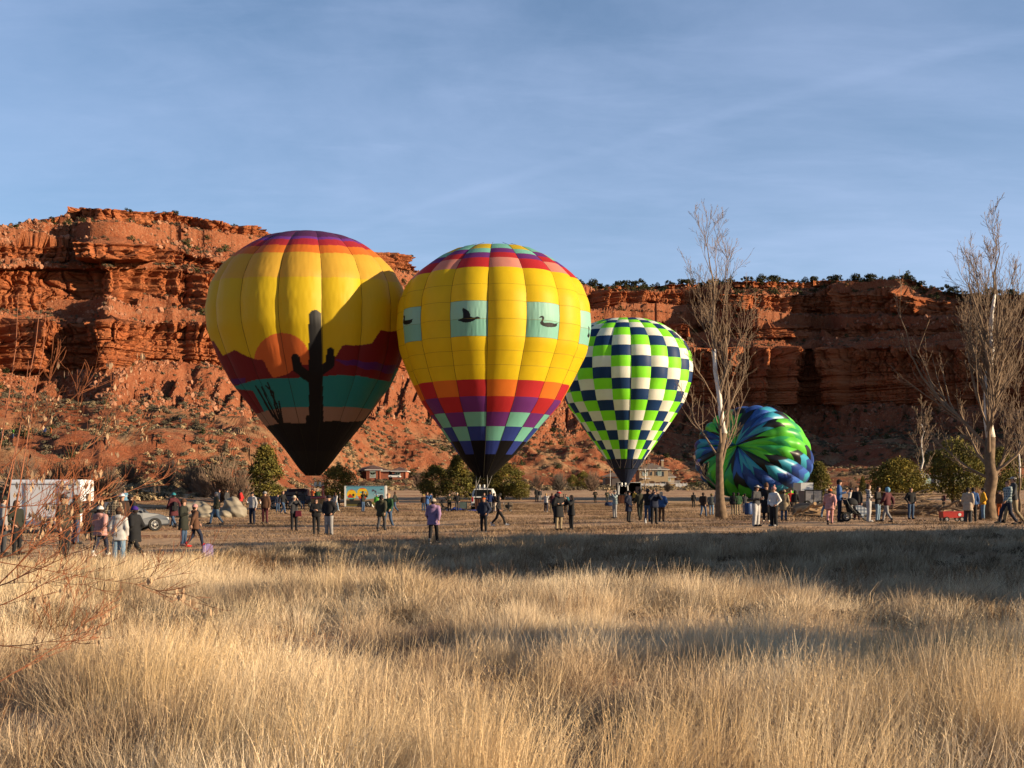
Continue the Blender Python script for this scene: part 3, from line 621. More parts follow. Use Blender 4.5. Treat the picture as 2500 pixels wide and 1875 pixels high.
# ---- lime, white and navy checkered balloon
def checkered_balloon():
    k = 1 / 3.77; Y = lambda v: 760 + v * k; X = lambda v: 1350 + v * k
    rows = [(64, 0, 662), (70, 140, 662), (84, 225, 662), (130, 345, 662), (210, 460, 664), (300, 545, 664), (400, 592, 665), (520, 609, 665), (650, 596, 665), (840, 535, 666), (1010, 425, 668), (1120, 350, 668), (1350, 188, 664), (1445, 125, 664), (1600, 30, 668)]
    e = Envelope([(Y(a), b * k, X(c)) for a, b, c in rows], 126.0, 1526, 21, -.5, .045)
    root = thing('hot_air_balloon', (e.pt(e.yy[-1], 0)[0], e.D, float((HOR - e.yy[-1]) * e.k)), 'smaller balloon checkered in lime green, white and navy blue squares', 'hot air balloon', 'inflated hot air balloons in the field')
    ed = [64, 76, 100, 145, 215, 305, 403, 505, 610, 712, 812, 910, 1002, 1092, 1182, 1268, 1358]
    cn = ['navy', 'lime', 'cream']; MT = {n: fabric(n, C_[n], .38) for n in cn}; allp = []
    for g in range(e.ng):
        a0, a1 = gore_az(e, g)
        for r in range(len(ed) - 1):
            # in one gore the squares run navy, lime, white downwards; every gore to the right steps one down
            ci = (r - 6 - g + (0 if True else 0)) % 3
            allp.append((-math.cos((a0 + a1) / 2), g, r, a0, a1, cn[(ci) % 3]))
    allp.sort(); ind = allp[:296]; rest = allp[296:]
    for (_, g, r, a0, a1, c) in ind: e.patch('panel', e.row(Y(ed[r])), e.row(Y(ed[r + 1])), a0, a1, max(3, int((ed[r + 1] - ed[r]) / 18)), 9, None, MT[c], root, root.location)
    V = []; Fs = []; mi = []; n = 0
    for (_, g, r, a0, a1, c) in rest:
        py = np.linspace(e.row(Y(ed[r])), e.row(Y(ed[r + 1])), 5)[:, None] + np.zeros((1, 7)); az = np.linspace(a0, a1, 7)[None, :] + np.zeros((5, 1)); V.append(e.pt(py, az).reshape(-1, 3) - np.array(root.location)); f = grid_faces(5, 7)[:, ::-1] + n; Fs.append(f); mi += [cn.index(c)] * len(f); n += 35
    me = quad_mesh('back_panels', np.concatenate(V), np.concatenate(Fs), True); [me.materials.append(MT[c]) for c in cn]; me.polygons.foreach_set('material_index', np.array(mi, dtype=np.int32)); tag(link_mesh('back_panels', me, None, root), kind='stuff')
    nv = mat('fabric_scoop', (.010, .018, .045), .5, trans=.15)
    py = np.linspace(e.row(Y(1358)), e.row(Y(1445)), 6)[:, None] + np.zeros((1, 85)); az = np.linspace(0, 2 * np.pi, 85)[None, :] + np.zeros((6, 1))
    link_mesh('skirt_band', quad_mesh('skirt_band', e.pt(py, az).reshape(-1, 3) - np.array(root.location), grid_faces(6, 85)[:, ::-1], True), nv, root)
    py = np.linspace(e.row(Y(1449)), Y(1600), 12)[:, None] + np.zeros((1, 85)); az = np.linspace(0, 2 * np.pi, 85)[None, :] + np.zeros((12, 1))
    link_mesh('scoop', quad_mesh('scoop', e.pt(py, az, -.06).reshape(-1, 3) - np.array(root.location), grid_faces(12, 85)[:, ::-1], True), nv, root)
    cb = mat('pale_rope', (.5, .45, .36), .8)
    for g in range(0, 21):
        a = e.off + g * 2 * np.pi / 21; b = e.off + (g + (.5 if g % 2 else -.5)) * 2 * np.pi / 21
        p = Vector(e.pt(e.row(Y(1352)), a, .05)) - Vector(root.location); q = Vector(e.pt(e.row(Y(1447)), b, .08)) - Vector(root.location)
        MB().tube([p, q], .022, 3).build('cable', cb, root)
    return e, root
E1, B1 = sunset_balloon(); E2, B2 = wildfowl_balloon(); E3, B3 = checkered_balloon()
# ---- half inflated balloon lying on its side, crown towards the camera
SPI, PH0 = .085, .62
def lying_balloon():
    D = 138.0; c = P(1829, 1106, D); k = D / F; Rr = 141 * k
    ax = Vector((-.60, -.76, .24)).normalized()      # crown direction
    u = ax.cross(Vector((0, 0, 1))).normalized(); w = u.cross(ax)
    root = thing('hot_air_balloon', (c.x, c.y, gz(c.x, c.y)), 'half inflated balloon lying on its side, swirled in blue, green and black', 'hot air balloon')
    o = np.array(root.location); ng = 24; m = attr_mat('swirl_print_fabric', rough=.42, trans=.28, spec=.35)
    prof_t = np.array([0, .02, .12, .3, .5, .75, 1.0, 1.25, 1.5, 1.8, 2.1]); prof_r = np.array([0.0, .03, .26, .60, .84, 1.0, 1.0, .92, .72, .40, .15])
    prof_h = np.array([.46, .47, .52, .50, .40, .12, -.25, -.62, -1.05, -1.6, -2.1])
    for g in range(ng):
        nr, nc = 150, 22; t = np.linspace(0.004, 2.1, nr)[:, None] + np.zeros((1, nc)); s = np.linspace(-1, 1, nc)[None, :] + np.zeros((nr, 1))
        az = (g + .5 + s * .5) * 2 * np.pi / ng
        r = np.interp(t, prof_t, prof_r); h = np.interp(t, prof_t, prof_h)
        ker = np.ones(11) / 11; r1 = np.convolve(np.pad(r[:, 0], 5, 'edge'), ker, 'valid')[:, None]; h1 = np.convolve(np.pad(h[:, 0], 5, 'edge'), ker, 'valid')[:, None]; r1 = r1 * np.clip(t * 12, 0, 1) 
        b = .05 * np.clip(t * 3, 0, 1) * (1 - np.abs(s) ** 2)
        rr = r1 * (1 + b - .04) * (1 + .015 * vnoise(az * 1.5, t * 3, seed=5)); hh = h1 + b * .5 + .03 * vnoise(az * 3, t * 5, seed=6)
        hh = hh + .15 * np.clip(.35 - t, 0, 1) * np.cos(az - 1.2)
        L1 = (rr * np.cos(az))[..., None] * np.array(u) + (rr * np.sin(az))[..., None] * np.array(w) * .82 + hh[..., None] * np.array(ax)
        V = (np.array(c) + L1 * Rr)
        # resting on the ground: flatten underneath
        zg = gz(c.x, c.y) + .05; V[..., 2] = np.where(V[..., 2] < zg + .8, zg + .8 * np.exp((V[..., 2] - zg - .8) / .8), V[..., 2])
        # diamonds wound in a spiral
        row = np.floor(t * 5.2 - .75 * np.abs(s) + (g % 2) * .5)
        ph = ((g + .5) / ng * 3 + row * SPI + PH0) % 1.0
        C = np.zeros(t.shape + (3,)); grn, grn2, blu, blu2, tea, bk = (.13, .62, .05), (.04, .38, .11), (.015, .05, .24), (.04, .12, .45), (.05, .36, .52), (.014, .013, .014)
        C[:] = blu; alt = ((row + g) % 3).astype(int)
        for cond, col in [((ph < .40) & (alt != 1), grn), ((ph < .40) & (alt == 1), grn2), ((ph >= .40) & (ph < .52), bk), ((ph >= .52) & (alt == 0), blu2), ((ph >= .52) & (alt == 1), tea), ((ph > .93), bk)]: C[cond] = col
        me = quad_mesh('gore', V.reshape(-1, 3) - o, grid_faces(nr, nc), True); set_col(me, C.reshape(-1, 3)); me.materials.append(m); link_mesh('gore', me, None, root)
lying_balloon()
# ------------------------------------------------------------------ scattering (for what nobody could count)
def scatter(name, pts, variants, scl, rot=None, idx=None, kind='stuff', label=None, cat=None):
    """one object: copies of the variant meshes standing on the points"""
    n = len(pts); me = bpy.data.meshes.new(name); me.vertices.add(n); me.vertices.foreach_set('co', np.asarray(pts, np.float32).ravel())
    if rot is None: rot = np.zeros((n, 3)); rot[:, 2] = RNG.uniform(0, 6.283, n)
    if idx is None: idx = RNG.integers(0, len(variants), n)
    a = me.attributes.new('rot', 'FLOAT_VECTOR', 'POINT'); a.data.foreach_set('vector', np.asarray(rot, np.float32).ravel())
    scl = np.asarray(scl, np.float32); scl = np.repeat(scl[:, None], 3, 1) if scl.ndim == 1 else scl
    a = me.attributes.new('scl', 'FLOAT_VECTOR', 'POINT'); a.data.foreach_set('vector', scl.ravel())
    a = me.attributes.new('idx', 'INT', 'POINT'); a.data.foreach_set('value', np.asarray(idx, np.int32))
    col = bpy.data.collections.new(name + '_variants')
    for i, v in enumerate(variants):
        o = bpy.data.objects.new('%s_%02d' % (name, i), v); col.objects.link(o)
    g = bpy.data.node_groups.new(name, 'GeometryNodeTree')
    g.interface.new_socket('Geometry', in_out='INPUT', socket_type='NodeSocketGeometry'); g.interface.new_socket('Geometry', in_out='OUTPUT', socket_type='NodeSocketGeometry')
    N = g.nodes.new; L = g.links.new; i = N('NodeGroupInput'); o = N('NodeGroupOutput'); ip = N('GeometryNodeInstanceOnPoints'); ci = N('GeometryNodeCollectionInfo')
    ci.inputs[0].default_value = col; ci.inputs[1].default_value = True; ci.inputs[2].default_value = True
    def na(nm, t):
        x = N('GeometryNodeInputNamedAttribute'); x.data_type = t; x.inputs[0].default_value = nm; return x.outputs[0]
    L(i.outputs[0], ip.inputs['Points']); L(ci.outputs[0], ip.inputs['Instance']); ip.inputs['Pick Instance'].default_value = True
    L(na('idx', 'INT'), ip.inputs['Instance Index']); L(na('rot', 'FLOAT_VECTOR'), ip.inputs['Rotation']); L(na('scl', 'FLOAT_VECTOR'), ip.inputs['Scale']); L(ip.outputs[0], o.inputs[0])
    ob = link_mesh(name, me); md = ob.modifiers.new('scatter', 'NODES'); md.node_group = g
    return tag(ob, label, cat, None, kind)
def world_mat(name, c1, c2, c3=None, scale=.35, rough=.9, trans=0.0, rnd=.25):
    """colour that drifts over the place (world position) and from one plant to the next"""
    m = bpy.data.materials.new(name); m.use_nodes = True; nt = m.node_tree; N = nt.nodes.new; L = nt.links.new
    b = nt.nodes['Principled BSDF']; b.inputs['Roughness'].default_value = rough; b.inputs['Specular IOR Level'].default_value = .15
    g = N('ShaderNodeNewGeometry'); nz = N('ShaderNodeTexNoise'); nz.inputs['Scale'].default_value = scale; nz.inputs['Detail'].default_value = 5; L(g.outputs['Position'], nz.inputs[0])
    oi = N('ShaderNodeObjectInfo'); ri = N('ShaderNodeMath'); ri.operation = 'MULTIPLY_ADD'; L(oi.outputs['Random'], ri.inputs[0]); ri.inputs[1].default_value = rnd; L(nz.outputs[0], ri.inputs[2])
    cr = N('ShaderNodeValToRGB'); L(ri.outputs[0], cr.inputs[0]); e = cr.color_ramp.elements; e[0].position = .38; e[0].color = (*c1, 1); e[1].position = .80; e[1].color = (*c2, 1)
    if c3: x = cr.color_ramp.elements.new(.6); x.color = (*c3, 1)
    L(cr.outputs[0], b.inputs['Base Color'])
    if trans:
        t = N('ShaderNodeBsdfTranslucent'); L(cr.outputs[0], t.inputs[0]); mx = N('ShaderNodeMixShader'); mx.inputs[0].default_value = trans
        L(b.outputs[0], mx.inputs[1]); L(t.outputs[0], mx.inputs[2]); L(mx.outputs[0], nt.nodes['Material Output'].inputs[0])
    return m

# ------------------------------------------------------------------ dry grass
def blades(n, rad, h0, h1, w, bend, seed, seg=3, heads=0.0, lean=0.0, wind=(0.0, 0.0)):
    r = np.random.default_rng(seed); V = []; Fs = []; k = 0
    for i in range(n):
        a = r.uniform(0, 6.283); d = rad * math.sqrt(r.uniform()); bx, by = d * math.cos(a), d * math.sin(a); h = r.uniform(h0, h1); th = r.uniform(0, 6.283)
        out = r.uniform(.2, 1.0) * bend; dx, dy = math.cos(a + r.uniform(-.9, .9)) * out + wind[0], math.sin(a + r.uniform(-.9, .9)) * out + wind[1]
        ux, uy = math.cos(th), math.sin(th); pts = []
        for s in range(seg + 1):
            t = s / seg; q = t ** 1.7; pts.append((bx + dx * h * q, by + dy * h * q, h * (t - .28 * min(1.5, math.hypot(dx, dy)) * q * t)))
        for s in range(seg + 1):
            ww = w / 2 * (1 - .75 * s / seg); x, y, z = pts[s]; V += [(x - ux * ww, y - uy * ww, z), (x + ux * ww, y + uy * ww, z)]
        for s in range(seg): j = k + 2 * s; Fs.append((j, j + 1, j + 3, j + 2))
        k += 2 * (seg + 1)
        if r.uniform() < heads:      # feathery seed head: short side hairs along the top
            for q in range(7):
                t = .62 + .38 * q / 7; i0 = min(seg - 1, int(t * seg)); f = t * seg - i0; p = [pts[i0][c] * (1 - f) + pts[i0 + 1][c] * f for c in range(3)]
                aa = r.uniform(0, 6.283); l = h * .075 * (1.15 - t); e = (p[0] + math.cos(aa) * l, p[1] + math.sin(aa) * l, p[2] + l * 1.4)
                V += [(p[0], p[1], p[2]), (p[0] + w * .5, p[1], p[2] + w), (e[0] + w * .3, e[1], e[2]), (e[0], e[1] + w * .3, e[2])]; Fs.append((k, k + 1, k + 2, k + 3)); k += 4
    return np.array(V), np.array(Fs)
def grass_mesh(name, m, *a, **kw):
    V, Fs = blades(*a, **kw); me = quad_mesh(name, V, Fs); me.materials.append(m); return me
GOLD = world_mat('golden_straw', (.44, .29, .14), (.90, .72, .46), (.76, .54, .29), .5, trans=.30)
PALE = world_mat('pale_straw', (.27, .18, .11), (.86, .70, .48), (.62, .46, .29), .6, trans=.22)
WEED = world_mat('dead_weed_stem', (.07, .038, .020), (.30, .16, .075), None, .8, rnd=.6)
STUB = world_mat('field_stubble_stem', (.14, .085, .05), (.50, .34, .21), (.30, .195, .115), .5, trans=.1)
MATT = world_mat('matted_straw', (.20, .135, .08), (.80, .62, .41), (.50, .36, .22), .8, trans=.12)
def ray_points(n, y0, y1, margin=2.5, right=3.0):
    Y = np.sqrt(RNG.uniform(y0 ** 2, y1 ** 2, n)); hw = .455 * Y + margin; X = RNG.uniform(-1, 1, n) * hw; X = np.where(RNG.uniform(size=n) < .06, hw + RNG.uniform(0, right, n), X); return X, Y
def tall_map(X, Y):
    t = 1.5 * fbm(X * .30 + 3, Y * .22, seed=201, oct=3) + .30 * fbm(X * 1.1, Y * .8, seed=202, oct=2)
    t = t + .18 * (1 - sstep(14, 22, Y)) - .30 * sstep(2.5, 5, X - .10 * (Y - 18)) * sstep(16, 21, Y)
    for (px, py, D, r, v) in [(575, 1500, 24, 1.0, .75), (905, 1560, 16, 1.4, .8), (1010, 1600, 14.5, 1.0, .5), (470, 1420, 30, 1.2, .5), (1650, 1540, 15.5, 1.6, .35), (1350, 1480, 18, 1.5, .3), (2100, 1500, 17, 2, .2)]:
        x0 = (px - CX) / F * D; t = t + v * np.exp(-((X - x0) ** 2 + (Y - D) ** 2) / r ** 2)
    return t
def zone(X, Y): return np.maximum(sstep(12.5, 15, Y) * sstep(-1.5, 1.0, X - .12 * (Y - 15)), sstep(8.6, 10.6, Y) * sstep(.6, 2.4, X))      # the low, grazed hollow on the right
def lay_grass():
    near_b = [grass_mesh('g', PALE, 70, .19, .09, .30, .0034, .95, 300 + i, heads=.12, wind=(.12, .0)) for i in range(5)]
    near_t = [grass_mesh('g', GOLD, 26, .13, .40, .98, .0030, .22, 320 + i, seg=4, heads=.75, wind=(.10, .02)) for i in range(6)]
    near_a = [grass_mesh('g', GOLD, 44, .20, .30, .66, .0030, .55, 340 + i, seg=4, heads=.4, wind=(.30, .05)) for i in range(5)]
    far_b = [grass_mesh('g', MATT, 46, .24, .07, .24, .008, .95, 360 + i, seg=2, wind=(.1, 0)) for i in range(4)]
    far_t = [grass_mesh('g', GOLD, 26, .17, .35, .85, .0075, .38, 380 + i, seg=3, heads=.5, wind=(.12, 0)) for i in range(5)]
    fld = [grass_mesh('g', STUB, 34, .34, .03, .11, .014, 1.3, 395 + i, seg=2) for i in range(4)]
    def lay(name, var, n, y0, y1, keep, s0, s1, hs=None, right=3.0, tus=0):
        X, Y = ray_points(n, y0, y1, right=right); t = tall_map(X, Y); k = keep(X, Y, t); X, Y, t = X[k], Y[k], t[k]; Z = ground_z(X, Y) - .015
        if tus:      # gather into tussocks that lean outwards and leave gaps between them
            nt_ = max(8, int(len(X) / tus)); ci = RNG.integers(0, len(X), nt_); tx, ty = X[ci], Y[ci]; own = RNG.integers(0, nt_, len(X)); rr = RNG.uniform(.18, .42, nt_)[own] * (1 + Y / 60); a = RNG.uniform(0, 6.283, len(X)); q = np.sqrt(RNG.uniform(size=len(X))); ox, oy = np.cos(a) * q, np.sin(a) * q
            X, Y = tx[own] + ox * rr, ty[own] + oy * rr; t = t[ci][own]; hsc = RNG.uniform(.65, 1.45, nt_)[own] * (1.15 - .45 * q); Z = ground_z(X, Y) - .015
            rot = np.stack([-oy * .55 + RNG.normal(0, .12, len(X)), ox * .55 + RNG.normal(0, .12, len(X)), RNG.uniform(-.5, .5, len(X))], 1); s = RNG.uniform(s0, s1, len(X)); s3 = np.stack([s, s, s * hsc * (hs(X, Y, t) if hs else 1)], 1)
            scatter(name, np.stack([X, Y, Z], 1), var, s3, rot); return
        lx, ly = .35 * vnoise(X * .35, Y * .35, seed=211), .35 * vnoise(X * .35, Y * .35, seed=212)
        rot = np.stack([ly + RNG.normal(0, .09, len(X)), lx + RNG.normal(.0, .09, len(X)), RNG.uniform(-.9, .9, len(X)) + 6.283 * (RNG.uniform(size=len(X)) < 0)], 1)
        s = RNG.uniform(s0, s1, len(X)); s3 = np.stack([s, s, s * (hs(X, Y, t) if hs else 1)], 1)
        scatter(name, np.stack([X, Y, Z], 1), var, s3, rot)
    u = lambda X: RNG.uniform(size=len(X))
    lay('dry_grass', near_b, 15000, 5.5, 19, lambda X, Y, t: u(X) < np.clip(.62 + 1.5 * fbm(X * .55, Y * .45, seed=260, oct=3), .10, 1), .8, 1.5, lambda X, Y, t: .8 + .8 * np.clip(t + .3, 0, 1), tus=11)
    lay('tall_grass', near_t, 7500, 6, 18, lambda X, Y, t: u(X) < np.clip(-.15 + 1.8 * t, .02, 1) * (1 - .9 * sstep(13, 17, Y)) * (1 - .85 * zone(X, Y)), .8, 1.15, lambda X, Y, t: (.62 + .5 * np.clip(t, 0, 1)) * (1 - .35 * sstep(0, 2, X) * sstep(6.5, 9, Y)))
    lay('wispy_grass', near_a, 10000, 5.5, 20, lambda X, Y, t: u(X) < np.clip(.02 + 1.4 * t, .03, 1) * (1 - .6 * sstep(14, 19, Y)) * (1 - .85 * zone(X, Y)), .8, 1.2, lambda X, Y, t: (.6 + .6 * np.clip(t, 0, 1)) * (1 - .45 * sstep(12, 18, Y)), tus=6)
    lay('matted_grass', far_b, 25000, 14, 39, lambda X, Y, t: u(X) < np.where(Y > 33, .30 - .3 * sstep(36, 39, Y), .95) * np.where((X < -6.5) & (Y > 27.5), .10, 1), .9, 1.7, lambda X, Y, t: (.6 + 1.1 * np.clip(t + .2, 0, 1)) * (1 - .4 * sstep(-3, -7, X) * sstep(20, 26, Y)), tus=13)
    lay('far_tall_grass', far_t, 12000, 17, 33.5, lambda X, Y, t: u(X) < np.clip(-.02 + 1.25 * t, .015, 1) * (1 - .8 * zone(X, Y)) * np.where((X < -5.5 - .35 * (Y - 26)) & (Y > 26), .03, 1) * (1 - sstep(28.5, 31, Y)), .7, 1.1, lambda X, Y, t: (.42 + .45 * np.clip(t, 0, 1)) * (1 - .35 * sstep(23, 29, Y)) * np.where(X < -4, 1 - .6 * sstep(22, 26, Y), 1) * (1 - .35 * zone(X, Y)))
    wd = [grass_mesh('g', WEED, 16, .10, .22, .62, .0045, .55, 420 + i, seg=3, heads=1.0) for i in range(4)]
    lay('dead_weeds', wd, 2600, 6, 27, lambda X, Y, t: u(X) < np.clip(-.25 + 2.6 * fbm(X * .4, Y * .35, seed=270, oct=3), .04, 1), .6, 1.2)
    # thin stubble on the trampled field, clumped by patches
    X, Y = ray_points(30000, 33, 125, 3, 4); d = fbm(X * .22, Y * .3, seed=230, oct=4); k = RNG.uniform(size=len(X)) < np.clip(.35 + 1.6 * d, .04, 1); X, Y = X[k], Y[k]
    s = RNG.uniform(.6, 1.5, len(X)) * (1 + Y / 120); scatter('field_stubble', np.stack([X, Y, ground_z(X, Y) - .01], 1), fld, np.stack([s, s, s * .8], 1))
lay_grass()

# ------------------------------------------------------------------ scrub and boulders on the slopes
def rock_mesh(seed, m):
    r = np.random.default_rng(seed); mb = MB(); mb.ell((0, 0, 0), (1, 1, 1), 6, 4); v = [Vector(p) for p in mb.v]
    sx = Vector((r.uniform(.7, 1.3), r.uniform(.6, 1.1), r.uniform(.45, .85))); mb.v = []
    for p in v:
        q = Vector((max(-.72, min(.72, p.x)), max(-.72, min(.72, p.y)), max(-.72, min(.72, p.z)))); q *= 1 + r.uniform(-.14, .14); mb.v.append(Vector((q.x * sx.x, q.y * sx.y, q.z * sx.z)))
    me = mb.mesh('boulder'); me.materials.append(m); return me
def bush_mesh(seed, m, n=110, h=.8, w=.18):
    r = np.random.default_rng(seed); V = []; k = 0; Fs = []
    for i in range(n):
        a = r.uniform(0, 6.283); el = r.uniform(.15, 1.45); d = np.array([math.cos(a) * math.cos(el), math.sin(a) * math.cos(el), math.sin(el) * h]); rr = r.uniform(.35, 1.0); c = d * rr
        t = r.normal(size=3); t /= np.linalg.norm(t); b = np.cross(t, d + .01); b /= np.linalg.norm(b) + 1e-6; s = w * r.uniform(.5, 1.2)
        V += [c - t * s, c + b * s * .6, c + t * s, c - b * s * .6 + d * s * .4]; Fs.append((k, k + 1, k + 2, k + 3)); k += 4
    me = quad_mesh('bush', np.array(V), np.array(Fs)); me.materials.append(m); return me
SAGE = world_mat('sagebrush_leaf', (.07, .058, .038), (.19, .15, .095), (.12, .098, .062), 1.2, rnd=.5)
RABB = world_mat('rabbitbrush_straw', (.33, .225, .115), (.58, .42, .235), None, 1.2, rnd=.5)
DARKB = world_mat('juniper_scrub', (.030, .038, .014), (.075, .080, .028), None, 1.5, rnd=.5)
ROCKM = world_mat('boulder_sandstone', (.26, .085, .042), (.43, .21, .125), (.35, .13, .065), .8, rnd=.5)
def slope_scatter():
    X, Y, Z, band, frac, cols = CL
    infr = np.broadcast_to(((cols > -60) & (cols < 2560))[None, :], X.shape)
    def pick(mask, n, w=None):
        ii = np.flatnonzero((mask & infr).ravel()); wt = None if w is None else w.ravel()[ii]
        if wt is not None: wt = np.clip(wt, 0, None) + 1e-9; wt /= wt.sum()
        c = RNG.choice(ii, n, p=wt, replace=True); return np.stack([X.ravel()[c], Y.ravel()[c], Z.ravel()[c]], 1), c
    d = fbm(X * .06, Y * .06, seed=301, oct=4)
    sage = [bush_mesh(400 + i, SAGE) for i in range(4)]; rab = [bush_mesh(410 + i, RABB, 90, .7, .2) for i in range(3)]; jun = [bush_mesh(420 + i, DARKB, 150, 1.2, .16) for i in range(4)]
    rocks = [rock_mesh(430 + i, ROCKM) for i in range(6)]
    T = (band == 2) | (band == 4) | (band == 8) | (band == 6)
    p, c = pick(T, 13000, .5 + np.clip(fbm(X * .05, Z * .05, seed=302, oct=3), 0, 1) * 3); s = .16 + .28 * RNG.uniform(size=len(p)) + 1.0 * RNG.uniform(size=len(p)) ** 9; r = RNG.uniform(0, 6.28, (len(p), 3)); scatter('boulders', p, rocks, s, r)
    p, c = pick(T, 3600, np.where(band == 2, .5, 1.4) + np.clip(d, 0, 1) * 2); scatter('slope_scrub', p, sage, RNG.uniform(.4, 1.0, len(p)))
    w = np.where(band <= 1, .15 + 5 * np.clip(d, 0, 1), np.clip(.45 - frac, 0, 1) * 2) * np.where(Y < 190, .35, 1); p, c = pick(band <= 2, 9500, w); scatter('sagebrush', p, sage, .35 + .9 * RNG.uniform(size=len(p)) ** 2)
    p, c = pick(band <= 1, 3800, w * np.where(band == 0, 1.6, 1)); scatter('rabbitbrush', p, rab, RNG.uniform(.35, .95, len(p)))
    rt = (cols > 1050)[None, :]; p, c = pick((T | (band <= 1)) & (Y > 0), 620, np.where(rt, 2.2, .55) * np.where(band == 8, 3.5, 1) * np.where(band == 0, .2, 1)); s = RNG.uniform(.7, 1.9, len(p)); scatter('scrub_juniper_cover', p, jun, s)
    # scrub along the far edge of the field and on the bank on the left
    n = 2600; yy = RNG.uniform(235, 345, n); xx = RNG.uniform(-.46, .46, n) * yy; p = np.stack([xx, yy, ground_z(xx, yy)], 1); scatter('roadside_scrub', p, sage + rab, RNG.uniform(.4, 1.1, n))
    n = 1500; yy = RNG.uniform(112, 185, n); xx = -RNG.uniform(.12, .47, n) * yy; k = ground_z(xx, yy) > -.3; xx, yy = xx[k], yy[k]; scatter('bank_scrub', np.stack([xx, yy, ground_z(xx, yy)], 1), rab + sage[:1], RNG.uniform(.25, .7, len(xx)))
slope_scatter()
def meadow_scrub():
    m = world_mat('meadow_scrub_twig', (.05, .035, .022), (.20, .135, .08), None, 1.5, rnd=.5); v = [bush_mesh(450 + i, m, 170, .75, .11) for i in range(4)]
    X, Y = ray_points(5200, 13, 34); z = zone(X, Y); d = fbm(X * .5, Y * .5, seed=240, oct=3); k = RNG.uniform(size=len(X)) < np.clip((.10 + .9 * z + .35 * sstep(25, 28, Y) * sstep(-6.5, -4, X)) * (.15 + 1.6 * d), .0, 1); X, Y = X[k], Y[k]
    scatter('meadow_scrub', np.stack([X, Y, ground_z(X, Y)], 1), v, RNG.uniform(.08, .22, len(X)))
meadow_scrub()

# ------------------------------------------------------------------ trees
def foliage(seed, rx, rz, nl, nq, q, col, shape='round', z0=0.0, lobe=.30):
    """crown of leaf-sized faces gathered in clumps; returns a mesh with its own colours"""
    r = np.random.default_rng(seed); V = []; C = []; k = 0; Fs = []
    for i in range(nl):
        t = r.uniform(0, 1); a = r.uniform(0, 6.283)
        if shape == 'cone': zz = t ** .85; rad = rx * (1 - zz) ** .7 * (.55 + .45 * math.sin(min(1, zz * 4 + .45) * 1.57))
        elif shape == 'pine': zz = t; rad = rx * (1 - .55 * abs(zz - .35) ** 1.2 * 1.4) * (1 - zz ** 6)
        else: zz = t; rad = rx * math.sqrt(max(.05, 1 - (2 * zz - .92) ** 2))
        rr = rad * r.uniform(.35, 1.0) ** .6; c = np.array([math.cos(a) * rr, math.sin(a) * rr, z0 + zz * rz]); lr = lobe * rx * r.uniform(.6, 1.25); tone = r.uniform(.55, 1.5); hue = r.uniform(-.15, .25)
        P_ = r.normal(size=(nq, 3)); P_ /= np.linalg.norm(P_, axis=1)[:, None]; P_ *= (r.uniform(.3, 1, nq) ** .5)[:, None] * lr * np.array([1, 1, .75])
        t1 = r.normal(size=(nq, 3)); t1[:, 2] += .5; t1 /= np.linalg.norm(t1, axis=1)[:, None]; t2 = np.cross(t1, r.normal(size=(nq, 3))); t2 /= np.linalg.norm(t2, axis=1)[:, None]
        s = q * r.uniform(.6, 1.4, nq)[:, None]; p = c + P_; V.append(np.stack([p - t1 * s, p + t2 * s * .45, p + t1 * s, p - t2 * s * .45], 1).reshape(-1, 3))
        cc = np.array(col) * tone * (1 + hue * np.array([1, .3, -.5])); C.append(np.repeat(np.clip(cc[None, :] * r.uniform(.75, 1.25, (nq, 1)), .004, 1), 4, 0))
    V = np.concatenate(V); n = len(V) // 4; me = quad_mesh('crown', V, np.arange(4 * n).reshape(-1, 4)); set_col(me, np.concatenate(C)); me.materials.append(attr_mat('needle_foliage', rough=.8, trans=.12, spec=.15)); return me
BARK = mat('brown_bark', (.16, .105, .065), .95, .35, 5, bump=.6); GREYB = mat('grey_twig', (.24, .175, .125), .95, .25, 3)
def trunk_mesh(seed, h, r0, lean=.1, forks=3):
    r = random.Random(seed); mb = MB(); pts = [Vector((0, 0, -.2))]; d = Vector((r.uniform(-lean, lean), r.uniform(-lean, lean), 1))
    for i in range(4): pts.append(pts[-1] + Vector((d.x, d.y, 1)) * h / 4 + Vector((r.uniform(-.05, .05), r.uniform(-.05, .05), 0)) * h)
    mb.tube(pts, [r0 * 1.2, r0, r0 * .8, r0 * .6, r0 * .3], 7)
    for k in range(forks):
        a = r.uniform(0, 6.28); p = pts[1 + k % 2].lerp(pts[2 + k % 2], r.random()); e = p + Vector((math.cos(a) * .5, math.sin(a) * .5, .7)) * h * .6; mb.tube([p, p.lerp(e, .5) + Vector((0, 0, .05 * h)), e], [r0 * .5, r0 * .35, r0 * .12], 5)
    me = mb.mesh('trunk', True); me.materials.append(BARK); return me
def make_tree(name, loc, label, cat, crown, trunk, group=None, s=1.0, rz=0.0, sz=None):
    t = thing(name, loc, label, cat, group, rz); t.scale = (s, s, sz or s); link_mesh('trunk', trunk, None, t); link_mesh('crown', crown, None, t); return t
JCOL = (.155, .135, .030)
def base_at(px, D): X = (px - CX) / F * D; return Vector((X, D, gz(X, D) - .05))
def px_w(w, D): return w / F * D
